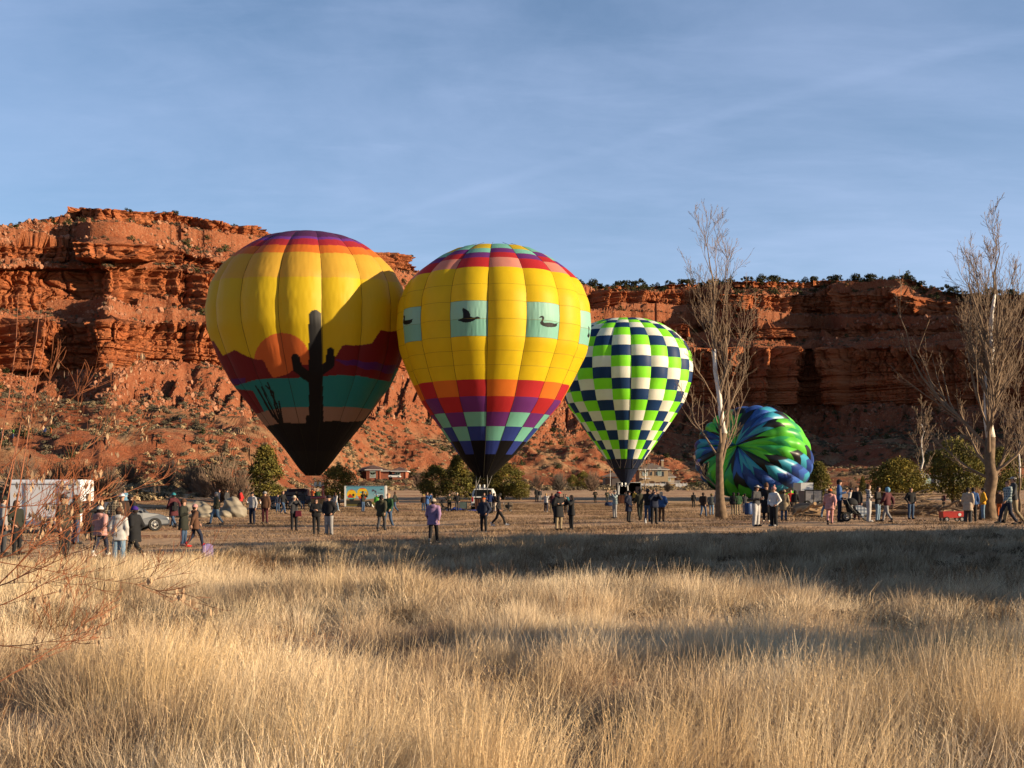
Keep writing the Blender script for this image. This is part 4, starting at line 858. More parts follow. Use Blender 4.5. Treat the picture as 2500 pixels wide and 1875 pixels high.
def evergreens():
    jr = [foliage(500 + i, 1.0, 1.9, 110, 80, .052, JCOL, 'round', .25, .34) for i in range(3)]; tk = [trunk_mesh(510 + i, 1.2, .09, .15, 4) for i in range(2)]
    cn = [foliage(505 + i, .95, 2.3, 120, 80, .052, JCOL, 'cone', .12, .30) for i in range(2)]
    J = [ # px, base row or None, D, half width px, height px, mesh, label
     (648, 128, 58, 122, cn[0], 'tall wide juniper on the bank just left of the cactus balloon mouth'), (826, 132, 42, 88, jr[0], 'rounded juniper with pale bare lower limbs beside the picture trailer'),
     (1062, 140, 36, 80, jr[1], 'dark green juniper leftmost of the clump behind the wildfowl balloon basket'), (1118, 138, 46, 96, cn[1], 'tallest juniper of the clump behind the wildfowl balloon basket'), (1180, 146, 40, 76, jr[2], 'juniper straight behind the mouth of the wildfowl balloon'),
     (1232, 142, 48, 84, jr[0], 'broad juniper on the right of the clump behind the wildfowl balloon'), (1270, 140, 26, 44, jr[1], 'small low juniper at the right end of the clump in the field'),
     (1998, 150, 40, 78, cn[0], 'olive green juniper beside the lying blue balloon'), (2330, 128, 66, 150, jr[2], 'large shady pine with a bare lower trunk left of the right cottonwood'), (2440, 140, 50, 120, jr[1], 'dark pine behind the foot of the right cottonwood'),
     (2106, 175, 11, 40, cn[1], 'little pointed juniper behind the plaid shirted woman'), (1425, 250, 20, 44, jr[0], 'lone juniper left of the tan two storey house'), (1398, 275, 15, 34, jr[2], 'small dark juniper up the slope left of the tan house')]
    for i, (px, D, hw, h, me, lab) in enumerate(J):
        b = base_at(px, D); s = px_w(hw, D); hh = px_w(h, D) / 2.2; make_tree('juniper_tree', b, lab, 'tree', me, tk[i % 2], 'evergreens round the field', s, i * 1.3, hh)
    # a broad yellow-green pine on the right
    b = base_at(2192, 112); me = foliage(530, 1.1, 1.5, 130, 80, .05, (.19, .155, .028), 'pine', .55, .34); make_tree('pine_tree', b, 'bushy yellow green pine with a rounded crown over the log pile', 'tree', me, trunk_mesh(531, 1.1, .07, .05, 5), None, px_w(68, 112), .4, px_w(107, 112) / 1.95)
    # rim of the mesa: single dark junipers against the sky
    rm = [foliage(540 + i, 1.0, 1.5, 16, 26, .17, (.045, .048, .018), 'round', .0, .45) for i in range(4)]; tk2 = trunk_mesh(550, .8, .09)
    r = random.Random(5)
    def rim(px, s, lab, grp):
        p = rim_at(px); t = make_tree('rim_juniper', p - Vector((0, -1.0, .5)), lab, 'tree', rm[r.randrange(4)], tk2, grp, s, r.uniform(0, 6.28), s * r.uniform(.8, 1.15))
    for px in [x + r.uniform(-7, 7) for x in range(1408, 2240, 11)] + [x + r.uniform(-6, 6) for x in range(2250, 2500, 19)]:
        rim(px, r.choice([1.0, 1.3, 1.6, 2.0, 2.4, 1.2]), 'small dark juniper on the skyline of the far mesa', 'junipers along the far mesa rim')
    for px in (14, 46, 70, 110, 290, 333, 368, 400, 406, 498, 560, 572, 950, 962): rim(px, r.choice([.7, .9, 1.1]), 'small dark juniper on the skyline of the near mesa', 'junipers along the near mesa rim')
    # unseen, off to the right: evergreens added to cast shade across the grass
    big = [foliage(560 + i, 1.0, 1.9, 90, 90, .085, JCOL, 'round', -.02, .36) for i in range(2)]
    for i, (x, y, s, h, lab) in enumerate([(13.6, 15.0, 1.6, 3.8, 'unseen low juniper added to shade the near grass'), (15.6, 17.0, 2.0, 4.6, 'unseen squat juniper added to shade the tussocks'), (17.8, 19.6, 2.4, 5.6, 'unseen rounded juniper added for shade by the tussocks'), (19.8, 23.0, 2.5, 6.2, 'unseen wide shade juniper added behind the rounded one'), (25.5, 19.5, 2.6, 6.4, 'unseen tall juniper added for shade at the edge of the meadow'), (33, 29.5, 3.6, 9.4, 'unseen tallest shade juniper added beside the meadow'), (42, 24, 3.4, 8.0, 'unseen far back shade juniper added beside the meadow'), (8.8, 8.7, 1.2, 2.5, 'unseen smallest juniper bush added to shade the near grass'), (24, 27.0, 2.6, 7.6, 'unseen narrow shade juniper added behind the wide one')]):
        make_tree('juniper_tree', Vector((x, y, gz(x, y) - .05)), lab, 'tree', big[i % 2], tk[i % 2], None, s, i * 1.1, h / 2.0)
evergreens()

def bare_tree(name, base, label, H_, r0, seed, cat='tree', spread=.75, nmain=16, pale=(.35, .6), fork=None, lean=(0, 0), twig=.0085, density=1.0, start=.18, group=None):
    """leafless cottonwood: tapering trunk, sweeping limbs, twigs; the limbs rise steeply"""
    r = random.Random(seed); t = thing(name, base, label, cat, group)
    tr = MB(); pw = MB(); cr = MB(); leader = [Vector((0, 0, -.3))]; n = 14
    for i in range(n):
        u = (i + 1) / n; leader.append(Vector((lean[0] * H_ * u ** 1.5 + r.uniform(-.018, .018) * H_ * (.3 + u), lean[1] * H_ * u + r.uniform(-.018, .018) * H_, H_ * u)))
    rad = [r0 * (1.35 if i == 0 else 1) * max(.03, (1 - (i / n) ** .8 * .985)) for i in range(n + 1)]
    def seg(mb, a, b, k=9): mb.tube(leader[a:b + 1], rad[a:b + 1], k, True)
    ia, ib = int(n * pale[0]), int(n * pale[1]); seg(tr, 0, ia, 12); seg(pw, ia, ib, 10); seg(cr, ib, n, 6)
    def at(u): i = min(n - 1, int(u * n)); return leader[i].lerp(leader[i + 1], u * n - i), rad[i]
    def limb(p, d, L_, rr, depth, mb):
        k = 7 if depth == 0 else (5 if depth == 1 else 3); pts = [p]; d = d.normalized(); curl = Vector((r.uniform(-1, 1), r.uniform(-1, 1), 0)) * (.10 if depth < 2 else .2)
        for i in range(k):
            d = (d + curl * .5 + Vector((r.uniform(-.23, .23), r.uniform(-.23, .23), .17 if depth < 2 else .07))).normalized(); pts.append(pts[-1] + d * L_ / k)
        rs = [max(twig * (.75 if depth > 1 else 1), rr * (1 - (i / k) * .88)) for i in range(k + 1)]
        mb.tube(pts, rs, 6 if depth == 0 else (4 if depth == 1 else 3), False)
        if depth >= 3: return
        nc = int({0: 9, 1: 4.5, 2: 1.3}[depth] * density + r.random())
        for c in range(nc):
            u = r.uniform(.15, .97); i = min(k - 1, int(u * k)); q = pts[i].lerp(pts[i + 1], u * k - i); dd = (pts[i + 1] - pts[i]).normalized(); side = dd.cross(Vector((r.uniform(-1, 1), r.uniform(-1, 1), r.uniform(-1, 1)))).normalized()
            limb(q, dd * r.uniform(.9, 1.4) + side * r.uniform(.4, .85), L_ * r.uniform(.28, .56) * (1.15 - .6 * u), rs[i] * r.uniform(.35, .6), depth + 1, mb)
    for m_ in range(nmain):
        u = start + (1 - start) * (m_ + r.random()) / nmain * .93; p, rr = at(u); a = m_ * 2.4 + r.uniform(-.5, .5)
        L_ = H_ * spread * (.22 + .36 * math.sin(min(1, (1 - u) * 1.5) * 1.57)) * r.uniform(.75, 1.15)
        limb(p, Vector((math.cos(a) * .7, math.sin(a) * .7, r.uniform(.7, 1.5))), L_, rr * r.uniform(.30, .46), 0, cr)
    if fork:
        for (u, dx, dy, up, L_, f) in fork: p, rr = at(u); limb(p, Vector((dx, dy, up)), min(L_, (1.0 - u) * .80) * H_, rr * f, 0, cr)
    bark = mat('cottonwood_bark', (.20, .135, .085), .95, .4, 4, bump=.8); palew = mat('bleached_wood', (.92, .84, .74), .8, .15, 3); br = mat('cottonwood_twig', (.27, .185, .12), .9, .3, 1.2)
    tr.build('trunk', bark, t, True); pw.build('bleached_stem', palew, t, True); cr.build('branches', br, t, False); return t
def cottonwoods():
    b = foot(1763, 1266); H_ = (1268 - 545) / F * b.y
    bare_tree('cottonwood_tree', b, 'bare cottonwood with a bleached white stem in front of the lying blue balloon', H_, .27, 8, nmain=15, spread=.58, pale=(.30, .62), lean=(-.035, 0), start=.13, fork=[(.26, .75, 0, 1.3, .42, .62), (.44, .35, -.2, 1.5, .40, .6), (.46, -.45, .1, 1.3, .36, .55), (.10, -.9, -.2, .35, .14, .25)])
    b = foot(2412, 1268); H_ = (1268 - 570) / F * b.y
    bare_tree('cottonwood_tree', b, 'largest bare cottonwood, many stemmed and spreading, beside the man in the yellow vest', H_, .34, 23, nmain=18, spread=.60, pale=(.30, .82), lean=(.02, 0), start=.11, density=1.15,
              fork=[(.22, -.50, -.1, 1.35, .78, .55), (.26, .38, 0, 1.4, .76, .5), (.30, -.30, -.1, 1.5, .72, .6), (.34, .18, .1, 1.6, .68, .6), (.24, -.72, 0, 1.05, .66, .42), (.40, -.12, -.2, 1.6, .6, .55), (.45, .25, .1, 1.6, .55, .5), (.36, -.6, .1, 1.2, .6, .45), (.14, -1, .2, .45, .30, .25), (.16, 1, -.2, .6, .36, .3)])
    D = 120; b = base_at(2252, D); bare_tree('cottonwood_tree', b, 'small slender bare tree behind the yellow green pine', 255 / F * D, .16, 31, nmain=13, spread=.55, pale=(.1, .8), twig=.02, density=.7, start=.25)
    D = 95; b = base_at(2488, D); bare_tree('cottonwood_tree', b, 'thin bare tree behind the pair of men at the frame edge', 300 / F * D, .13, 37, nmain=12, spread=.8, twig=.016, density=.8)
    D = 215; b = base_at(1575, D); bare_tree('cottonwood_tree', b, 'small pale bare tree before the tan two storey house', 100 / F * D, .14, 41, nmain=11, spread=1.1, twig=.03, density=.6)
cottonwoods()
def twig_bush(seed, n, m, r0=.016, droop=0.0):
    r = random.Random(seed); mb = MB()
    for i in range(n):
        a = r.uniform(0, 6.28); el = r.uniform(.35, 1.5); d = Vector((math.cos(a) * math.cos(el), math.sin(a) * math.cos(el), math.sin(el))); p = Vector((r.uniform(-.15, .15), r.uniform(-.15, .15), 0)); L_ = r.uniform(.6, 1.05); pts = [p]
        for k in range(3): d = (d + Vector((r.uniform(-.22, .22), r.uniform(-.22, .22), r.uniform(-.1, .16) - droop))).normalized(); pts.append(pts[-1] + d * L_ / 3)
        mb.tube(pts, [r0, r0 * .8, r0 * .6, r0 * .35], 3, False)
        for k in range(7):
            j = r.randint(1, 2); q = pts[j].lerp(pts[j + 1], r.random()); e = q + (d + Vector((r.uniform(-.8, .8), r.uniform(-.8, .8), r.uniform(-.2, .7)))).normalized() * L_ * r.uniform(.15, .35); mb.tube([q, e], [r0 * .55, r0 * .3], 3, False)
    me = mb.mesh('twigs'); me.materials.append(m); return me
def bare_shrubs():
    g1 = mat('grey_brown_twig', (.22, .145, .10), .95, .2, 1); g2 = mat('reddish_twig', (.30, .15, .075), .95, .2, 1); g3 = mat('dark_twig', (.12, .095, .075), .95, .2, 1)
    V = [twig_bush(600, 130, g2), twig_bush(601, 130, g1), twig_bush(602, 150, g3), twig_bush(603, 120, g1)]
    L_ = [(205, 118, 85, 95, 0, 'wide russet bare shrub behind the white trailer'), (145, 122, 60, 90, 0, 'russet bare shrub above the roof of the white trailer'), (262, 126, 50, 70, 1, 'greyish bare shrub beside the russet one'), (320, 145, 48, 60, 1, 'grey bare shrub higher on the bank'),
          (412, 150, 42, 66, 2, 'dark rounded bare shrub on the bank'), (468, 140, 50, 70, 1, 'grey brown bare shrub on the bank right of the dark one'), (545, 124, 75, 100, 3, 'largest grey bare shrub beside the tall juniper'), (500, 132, 40, 60, 3, 'lower grey shrub left of the largest one'), (585, 122, 40, 78, 1, 'bare shrub touching the tall juniper'),
          (45, 128, 60, 80, 1, 'bare shrub behind the nose of the white trailer'), (885, 180, 24, 32, 3, 'low bare shrub left of the red brick house'), (1022, 260, 26, 40, 3, 'leafless bush right of the red brick house'), (1310, 240, 22, 36, 3, 'leafless bush in the field margin'), (1365, 235, 30, 38, 2, 'dark leafless bush in the field margin'), (1445, 225, 26, 46, 1, 'leafless bush left of the tan house'), (2080, 165, 22, 40, 1, 'pale leafless bush between the pines'), (2150, 150, 24, 30, 3, 'leafless bush behind the stroller'), (2385, 105, 34, 52, 0, 'reddish bare shrub left of the big cottonwood'), (2350, 92, 24, 40, 1, 'tangled bare shrub beside the red wagon'), (1630, 215, 14, 20, 2, 'bush at the white fence')]
    for (px, D, hw, h, v, lab) in L_:
        b = base_at(px, D); t = thing('bare_shrub', b, lab, 'shrub', 'leafless shrubs round the field', px * .7); s = px_w(hw, D); t.scale = (s, s, px_w(h, D) / .95); link_mesh('branches', V[v], None, t)
bare_shrubs()
def willow_spray():
    """close leafless shrub whose red twigs reach in from the left"""
    t = thing('box_elder_shrub', Vector((-4.6, 8.2, gz(-4.6, 8.2))), 'close bare red twigged shrub with dangling seed pods reaching in at the edge', 'shrub'); o = t.location.copy(); r = random.Random(77)
    red = mat('red_twig', (.30, .095, .035), .7, .3, 2); pod = mat('dry_seed_pod', (.60, .40, .24), .8, .2, 3, trans=.3); mb = MB(); pd = MB(); tall = MB()
    def spray(p, d, L_, rr, depth, up=.05):
        k = 7; pts = [p]; d = d.normalized(); cu = Vector((r.uniform(-.5, .5), r.uniform(-.5, .5), r.uniform(-.3, .6))) * .22
        for i in range(k): d = (d + cu * .5 + Vector((r.uniform(-.1, .1), r.uniform(-.1, .1), r.uniform(-.08, .1) + up))).normalized(); pts.append(pts[-1] + d * L_ / k)
        mb.tube([q - o for q in pts], [max(.0014, .55 * rr * (1 - .85 * i / k)) for i in range(k + 1)], 5 if depth == 0 else 3, False)
        if depth >= 3: return
        for c in range({0: 6, 1: 5, 2: 2}[depth]):
            u = r.uniform(.2, .98); i = min(k - 1, int(u * k)); q = pts[i].lerp(pts[i + 1], u * k - i); dd = (pts[i + 1] - pts[i]).normalized(); sd = dd.cross(Vector((r.uniform(-1, 1), r.uniform(-1, 1), r.uniform(-1, 1)))).normalized()
            spray(q, dd + sd * r.uniform(.4, .8) + Vector((0, 0, .15)), L_ * r.uniform(.3, .55), rr * .5, depth + 1, up)
            if depth > 0 and r.random() < .10:
                for z in range(r.randint(2, 5)):
                    a = q - o + Vector((r.uniform(-.03, .03), r.uniform(-.03, .03), 0)); l = r.uniform(.03, .06); w = Vector((r.uniform(-1, 1), r.uniform(-1, 1), 0)).normalized() * l * .22; pd.add([a, a + w + Vector((0, 0, -l * .5)), a + Vector((0, 0, -l)), a - w + Vector((0, 0, -l * .6))], [(0, 1, 2, 3)])
    for (px, py, D, tx, ty, L_, rr) in [(-60, 1420, 7.6, 330, 1050, 1.25, .012), (-80, 1330, 7.2, 300, 1290, 1.0, .010), (-60, 1480, 7.8, 260, 1180, 1.2, .012), (-50, 1200, 8.0, 190, 960, .9, .009), (-90, 1380, 7.4, 200, 1330, .9, .009), (-40, 1290, 8.4, 260, 1130, 1.0, .008),
                                (-60, 1560, 7.2, 160, 1650, .7, .009), (-60, 1700, 6.8, 240, 1560, .8, .008), (-50, 1360, 7.0, 320, 1480, .9, .007), (-60, 1120, 8.6, 150, 1020, .8, .008), (-30, 1240, 7.5, 240, 1250, .9, .009), (-70, 1450, 7.0, 250, 1370, 1.0, .010), (-60, 1500, 7.4, 180, 1430, .9, .009)]:
        a = P(px, py, D); b = P(tx, ty, D + r.uniform(-.3, .5)); spray(a, b - a, (b - a).length * r.uniform(.95, 1.25), rr, 0, .02)
    for (px, py, tx, ty) in [(20, 980, 45, 715), (60, 980, 102, 700), (85, 960, 112, 768), (30, 1130, 70, 880)]:      # straight upright shoots
        a = P(px, py, 8.6); b = P(tx, ty, 8.8); m = a.lerp(b, .5) + Vector((.02, 0, 0)); base = P(px - 60, 1330, 8.4); mb.tube([q - o for q in (base, a, m, b)], [.006, .0045, .003, .0016], 4, False)
        for c in range(3): u = r.uniform(.1, .9); q = a.lerp(b, u); e = q + Vector((r.uniform(.02, .16), 0, r.uniform(.04, .16))); mb.tube([q - o, e - o], [.003, .002], 3, False)
    for k in range(6):    # stems rising from the ground out of frame
        a = o + Vector((r.uniform(-.3, .3), r.uniform(-.3, .3), -.1)); b = P(-60 - 20 * k, 1560 - 50 * k, 7.4); mb.tube([a - o, a.lerp(b, .6) - o + Vector((-.1, 0, .1)), b - o], [.022, .017, .011], 5, False)
    mb.build('branches', red, t); tag(pd.build('seed_pods', pod, t), kind='stuff')
willow_spray()
# ------------------------------------------------------------------ people: surfaces grown round a posed skeleton
def surface_nets(fn, lo, hi, h):
    lo = np.array(lo); hi = np.array(hi); n = np.ceil((hi - lo) / h).astype(int) + 1
    g = np.stack(np.meshgrid(*[lo[i] + h * np.arange(n[i]) for i in range(3)], indexing='ij'), -1); v = fn(g[..., 0], g[..., 1], g[..., 2]); ins = v < 0
    acc = np.zeros(tuple(n - 1) + (3,)); cnt = np.zeros(tuple(n - 1)); cn = [(a, b, c) for a in (0, 1) for b in (0, 1) for c in (0, 1)]
    sl = lambda o: tuple(slice(o[i], n[i] - 1 + o[i]) for i in range(3))
    for a in cn:
        for ax in range(3):
            if a[ax]: continue
            b = list(a); b[ax] = 1; b = tuple(b); va, vb = v[sl(a)], v[sl(b)]; x = (va < 0) != (vb < 0); t = np.where(x, va / np.where(x, va - vb, 1), 0)
            p = g[sl(a)] + (g[sl(b)] - g[sl(a)]) * t[..., None]; acc += np.where(x[..., None], p, 0); cnt += x
    act = cnt > 0; idx = -np.ones(act.shape, int); idx[act] = np.arange(act.sum()); V = acc[act] / cnt[act][:, None]; Fs = []
    for ax in range(3):
        o = [0, 0, 0]; o[ax] = 1; u, w = [(1, 2), (2, 0), (0, 1)][ax]
        A = ins[tuple(slice(1 if i != ax else 0, n[i] - 1) for i in range(3))]; B = ins[tuple(slice((1 if i != ax else 1), n[i] - 1 if i != ax else n[i]) for i in range(3))]
        ii = np.argwhere(A != B); 
        if not len(ii): continue
        base = ii.copy(); 
        for i in range(3):
            if i != ax: base[:, i] += 1
        def c(du, dw): q = base.copy(); q[:, u] += du; q[:, w] += dw; return idx[q[:, 0], q[:, 1], q[:, 2]]
        f = np.stack([c(-1, -1), c(0, -1), c(0, 0), c(-1, 0)], 1); s = A[tuple(ii.T)]; f[~s] = f[~s][:, ::-1]; Fs.append(f[(f >= 0).all(1)])
    return V, np.concatenate(Fs)
def capsule(x, y, z, a, b, r1, r2, fl=1.0):
    dx, dy, dz = b[0] - a[0], b[1] - a[1], b[2] - a[2]; px, py, pz = x - a[0], y - a[1], z - a[2]; t = np.clip((px * dx + py * dy + pz * dz) / (dx * dx + dy * dy + dz * dz + 1e-9), 0, 1)
    return np.sqrt((px - t * dx) ** 2 + ((py - t * dy) * fl) ** 2 + (pz - t * dz) ** 2) - (r1 + (r2 - r1) * t)
def smin(a, b, k=.035): h = np.clip(.5 + .5 * (b - a) / k, 0, 1); return b * (1 - h) + a * h - k * h * (1 - h)
def skel(**k):
    J = dict(pel=(0, 0, .95), spi=(0, 0, 1.15), che=(0, 0, 1.34), nec=(0, .01, 1.48), hea=(0, -.01, 1.63))
    for s, n in ((-1, 'L'), (1, 'R')): J.update({'sh' + n: (s * .175, 0, 1.41), 'el' + n: (s * .235, .03, 1.14), 'wr' + n: (s * .235, -.04, .90), 'ha' + n: (s * .23, -.06, .81), 'hi' + n: (s * .09, 0, .92), 'kn' + n: (s * .10, -.015, .50), 'an' + n: (s * .105, .015, .09), 'to' + n: (s * .12, -.13, .04)})
    J.update(k); return J
POSES = {
 'stand': skel(), 'shift': skel(knR=(.13, -.04, .50), anR=(.17, -.03, .09), toR=(.21, -.17, .04), elR=(.26, .05, 1.15), wrR=(.24, -.06, .92), haR=(.21, -.1, .84)),
 'pockets': skel(elL=(-.29, .06, 1.15), elR=(.29, .06, 1.15), wrL=(-.20, -.09, .97), wrR=(.20, -.09, .97), haL=(-.16, -.14, .93), haR=(.16, -.14, .93)),
 'crossed': skel(elL=(-.27, -.03, 1.15), elR=(.27, -.03, 1.15), wrL=(.02, -.20, 1.19), wrR=(-.03, -.18, 1.16), haL=(.11, -.17, 1.22), haR=(-.12, -.16, 1.19)),
 'photo': skel(elL=(-.27, -.20, 1.30), elR=(.27, -.20, 1.30), wrL=(-.10, -.30, 1.54), wrR=(.10, -.30, 1.54), haL=(-.05, -.33, 1.61), haR=(.05, -.33, 1.61)),
 'phone': skel(elL=(-.24, -.02, 1.15), elR=(.24, -.02, 1.15), wrL=(-.09, -.25, 1.16), wrR=(.09, -.25, 1.16), haL=(-.04, -.32, 1.19), haR=(.04, -.32, 1.19), hea=(0, -.045, 1.62)),
 'cup': skel(elL=(-.24, -.02, 1.16), wrL=(-.17, -.26, 1.22), haL=(-.14, -.33, 1.28)),
 'walk': skel(knL=(-.09, -.20, .52), anL=(-.09, -.28, .12), toL=(-.09, -.42, .09), knR=(.09, .06, .49), anR=(.09, .30, .18), toR=(.09, .22, .05), elL=(-.24, .14, 1.17), wrL=(-.22, .20, .94), haL=(-.21, .19, .85), elR=(.24, -.06, 1.15), wrR=(.22, -.22, .97), haR=(.20, -.27, .90)),
 'stride': skel(knL=(-.09, -.24, .53), anL=(-.09, -.38, .13), toL=(-.09, -.52, .11), knR=(.09, .14, .50), anR=(.09, .42, .20), toR=(.09, .34, .06), elL=(-.25, .10, 1.15), wrL=(-.22, -.05, .97), haL=(-.18, -.12, .93), elR=(.25, .08, 1.15), wrR=(.22, -.10, .98), haR=(.18, -.15, .95)),
 'point': skel(elR=(.36, -.10, 1.44), wrR=(.50, -.22, 1.62), haR=(.55, -.26, 1.69)),
}
def sd_body(J, hs=1.0):
    def f(x, y, z):
        hx, hy, hz = J['hea']; d = capsule(x, y, z, (hx, hy + .012, hz + .03), (hx, hy - .012, hz - .055), .086 * hs, .062 * hs)
        d = smin(d, capsule(x, y, z, (hx, hy - .082 * hs, hz + .01), (hx, hy - .098 * hs, hz - .018), .010, .017), .02); d = smin(d, capsule(x, y, z, (-.085 * hs, hy + .01, hz), (.085 * hs, hy + .01, hz), .018, .018), .015)
        d = smin(d, capsule(x, y, z, J['hea'], J['nec'], .052, .058)); sL, sR = J['shL'], J['shR']
        d = smin(d, capsule(x, y, z, (sL[0] * .8, sL[1], sL[2]), (sR[0] * .8, sR[1], sR[2]), .068, .068, 1.2)); d = smin(d, capsule(x, y, z, (0, 0, 1.34), (0, 0, 1.02), .125, .115, 1.35), .06); d = smin(d, capsule(x, y, z, (-.07, 0, .95), (.07, 0, .95), .10, .10, 1.2), .05)
        for n in 'LR':
            d = smin(d, capsule(x, y, z, J['sh' + n], J['el' + n], .052, .040), .03); d = smin(d, capsule(x, y, z, J['el' + n], J['wr' + n], .040, .028), .02); d = smin(d, capsule(x, y, z, J['wr' + n], J['ha' + n], .027, .034), .015)
            d = smin(d, capsule(x, y, z, J['hi' + n], J['kn' + n], .085, .055), .03); d = smin(d, capsule(x, y, z, J['kn' + n], J['an' + n], .054, .036), .02); d = smin(d, capsule(x, y, z, J['an' + n], J['to' + n], .036, .03), .02)
        return d
    return f
def sd_top(J, hem=.86, puff=0.0, skirt=None, hood=False):
    def f(x, y, z):
        sL, sR = J['shL'], J['shR']; q = puff
        d = capsule(x, y, z, (sL[0] * .85, sL[1], sL[2] - .005), (sR[0] * .85, sR[1], sR[2] - .005), .083 + q, .083 + q, 1.15); d = smin(d, capsule(x, y, z, (-.05, 0, 1.33), (-.05, 0, 1.0), .125 + q, .125 + q, 1.22), .05); d = smin(d, capsule(x, y, z, (.05, 0, 1.33), (.05, 0, 1.0), .125 + q, .125 + q, 1.22), .05)
        d = smin(d, capsule(x, y, z, (-.06, 0, .93), (.06, 0, .93), .135 + q, .135 + q, 1.15), .05); d = smin(d, capsule(x, y, z, (0, .02, 1.44), (0, .01, 1.51), .075, .068), .03)
        if skirt: d = smin(d, capsule(x, y, z, (-.05, 0, .92), (-.06, 0, skirt), .14 + q, .17 + q, 1.1), .05); d = smin(d, capsule(x, y, z, (.05, 0, .92), (.06, 0, skirt), .14 + q, .17 + q, 1.1), .05)
        if hood: d = smin(d, capsule(x, y, z, (-.05, .085, 1.47), (.05, .085, 1.47), .065, .065), .03)
        for n in 'LR':
            d = smin(d, capsule(x, y, z, J['sh' + n], J['el' + n], .072 + q, .060 + q), .03); w = J['wr' + n]; e = J['el' + n]; k = tuple(e[i] + (w[i] - e[i]) * .92 for i in range(3)); d = smin(d, capsule(x, y, z, e, k, .060 + q, .046 + q * .6), .02)
        return np.maximum(d, (skirt or hem) - z)
    return f
def sd_legs(J, wide=0.0):
    def f(x, y, z):
        d = capsule(x, y, z, (-.05, 0, .95), (.05, 0, .95), .125, .125, 1.15)
        for n in 'LR': d = smin(d, capsule(x, y, z, J['hi' + n], J['kn' + n], .096 + wide, .070 + wide), .03); a = J['an' + n]; d = smin(d, capsule(x, y, z, J['kn' + n], (a[0], a[1], a[2] - .02), .070 + wide, .055 + wide * 1.4), .02)
        return np.maximum(d, z - 1.04)
    return f
def sd_hair(J, hs=1.0, long=False):
    def f(x, y, z):
        hx, hy, hz = J['hea']; d = capsule(x, y, z, (hx, hy + .02, hz + .04), (hx, hy + .03, hz - .02), .096 * hs, .085 * hs)
        if long: d = smin(d, capsule(x, y, z, (hx - .04, hy + .05, hz - .02), (hx - .05, hy + .085, hz - .30), .06, .045), .03); d = smin(d, capsule(x, y, z, (hx + .04, hy + .05, hz - .02), (hx + .05, hy + .085, hz - .30), .06, .045), .03)
        face = np.maximum(y - (hy - .045), z - (hz + .055)); return np.maximum(d, -np.maximum(np.maximum((hy - .2) - y, y - (hy - .035)), z - (hz + .05)))
    return f
def nets_mesh(name, f, lo, hi, h=.028):
    V, Fs = surface_nets(f, lo, hi, h); me = quad_mesh(name, V, Fs, True); me.materials.append(None); return me
PM = {}
def bbox(J, m=.2, z0=-.03, z1=None):
    a = np.array(list(J.values())); lo = a.min(0) - m; hi = a.max(0) + m; lo[2] = z0; hi[2] = z1 if z1 else hi[2] + .02; return lo, hi
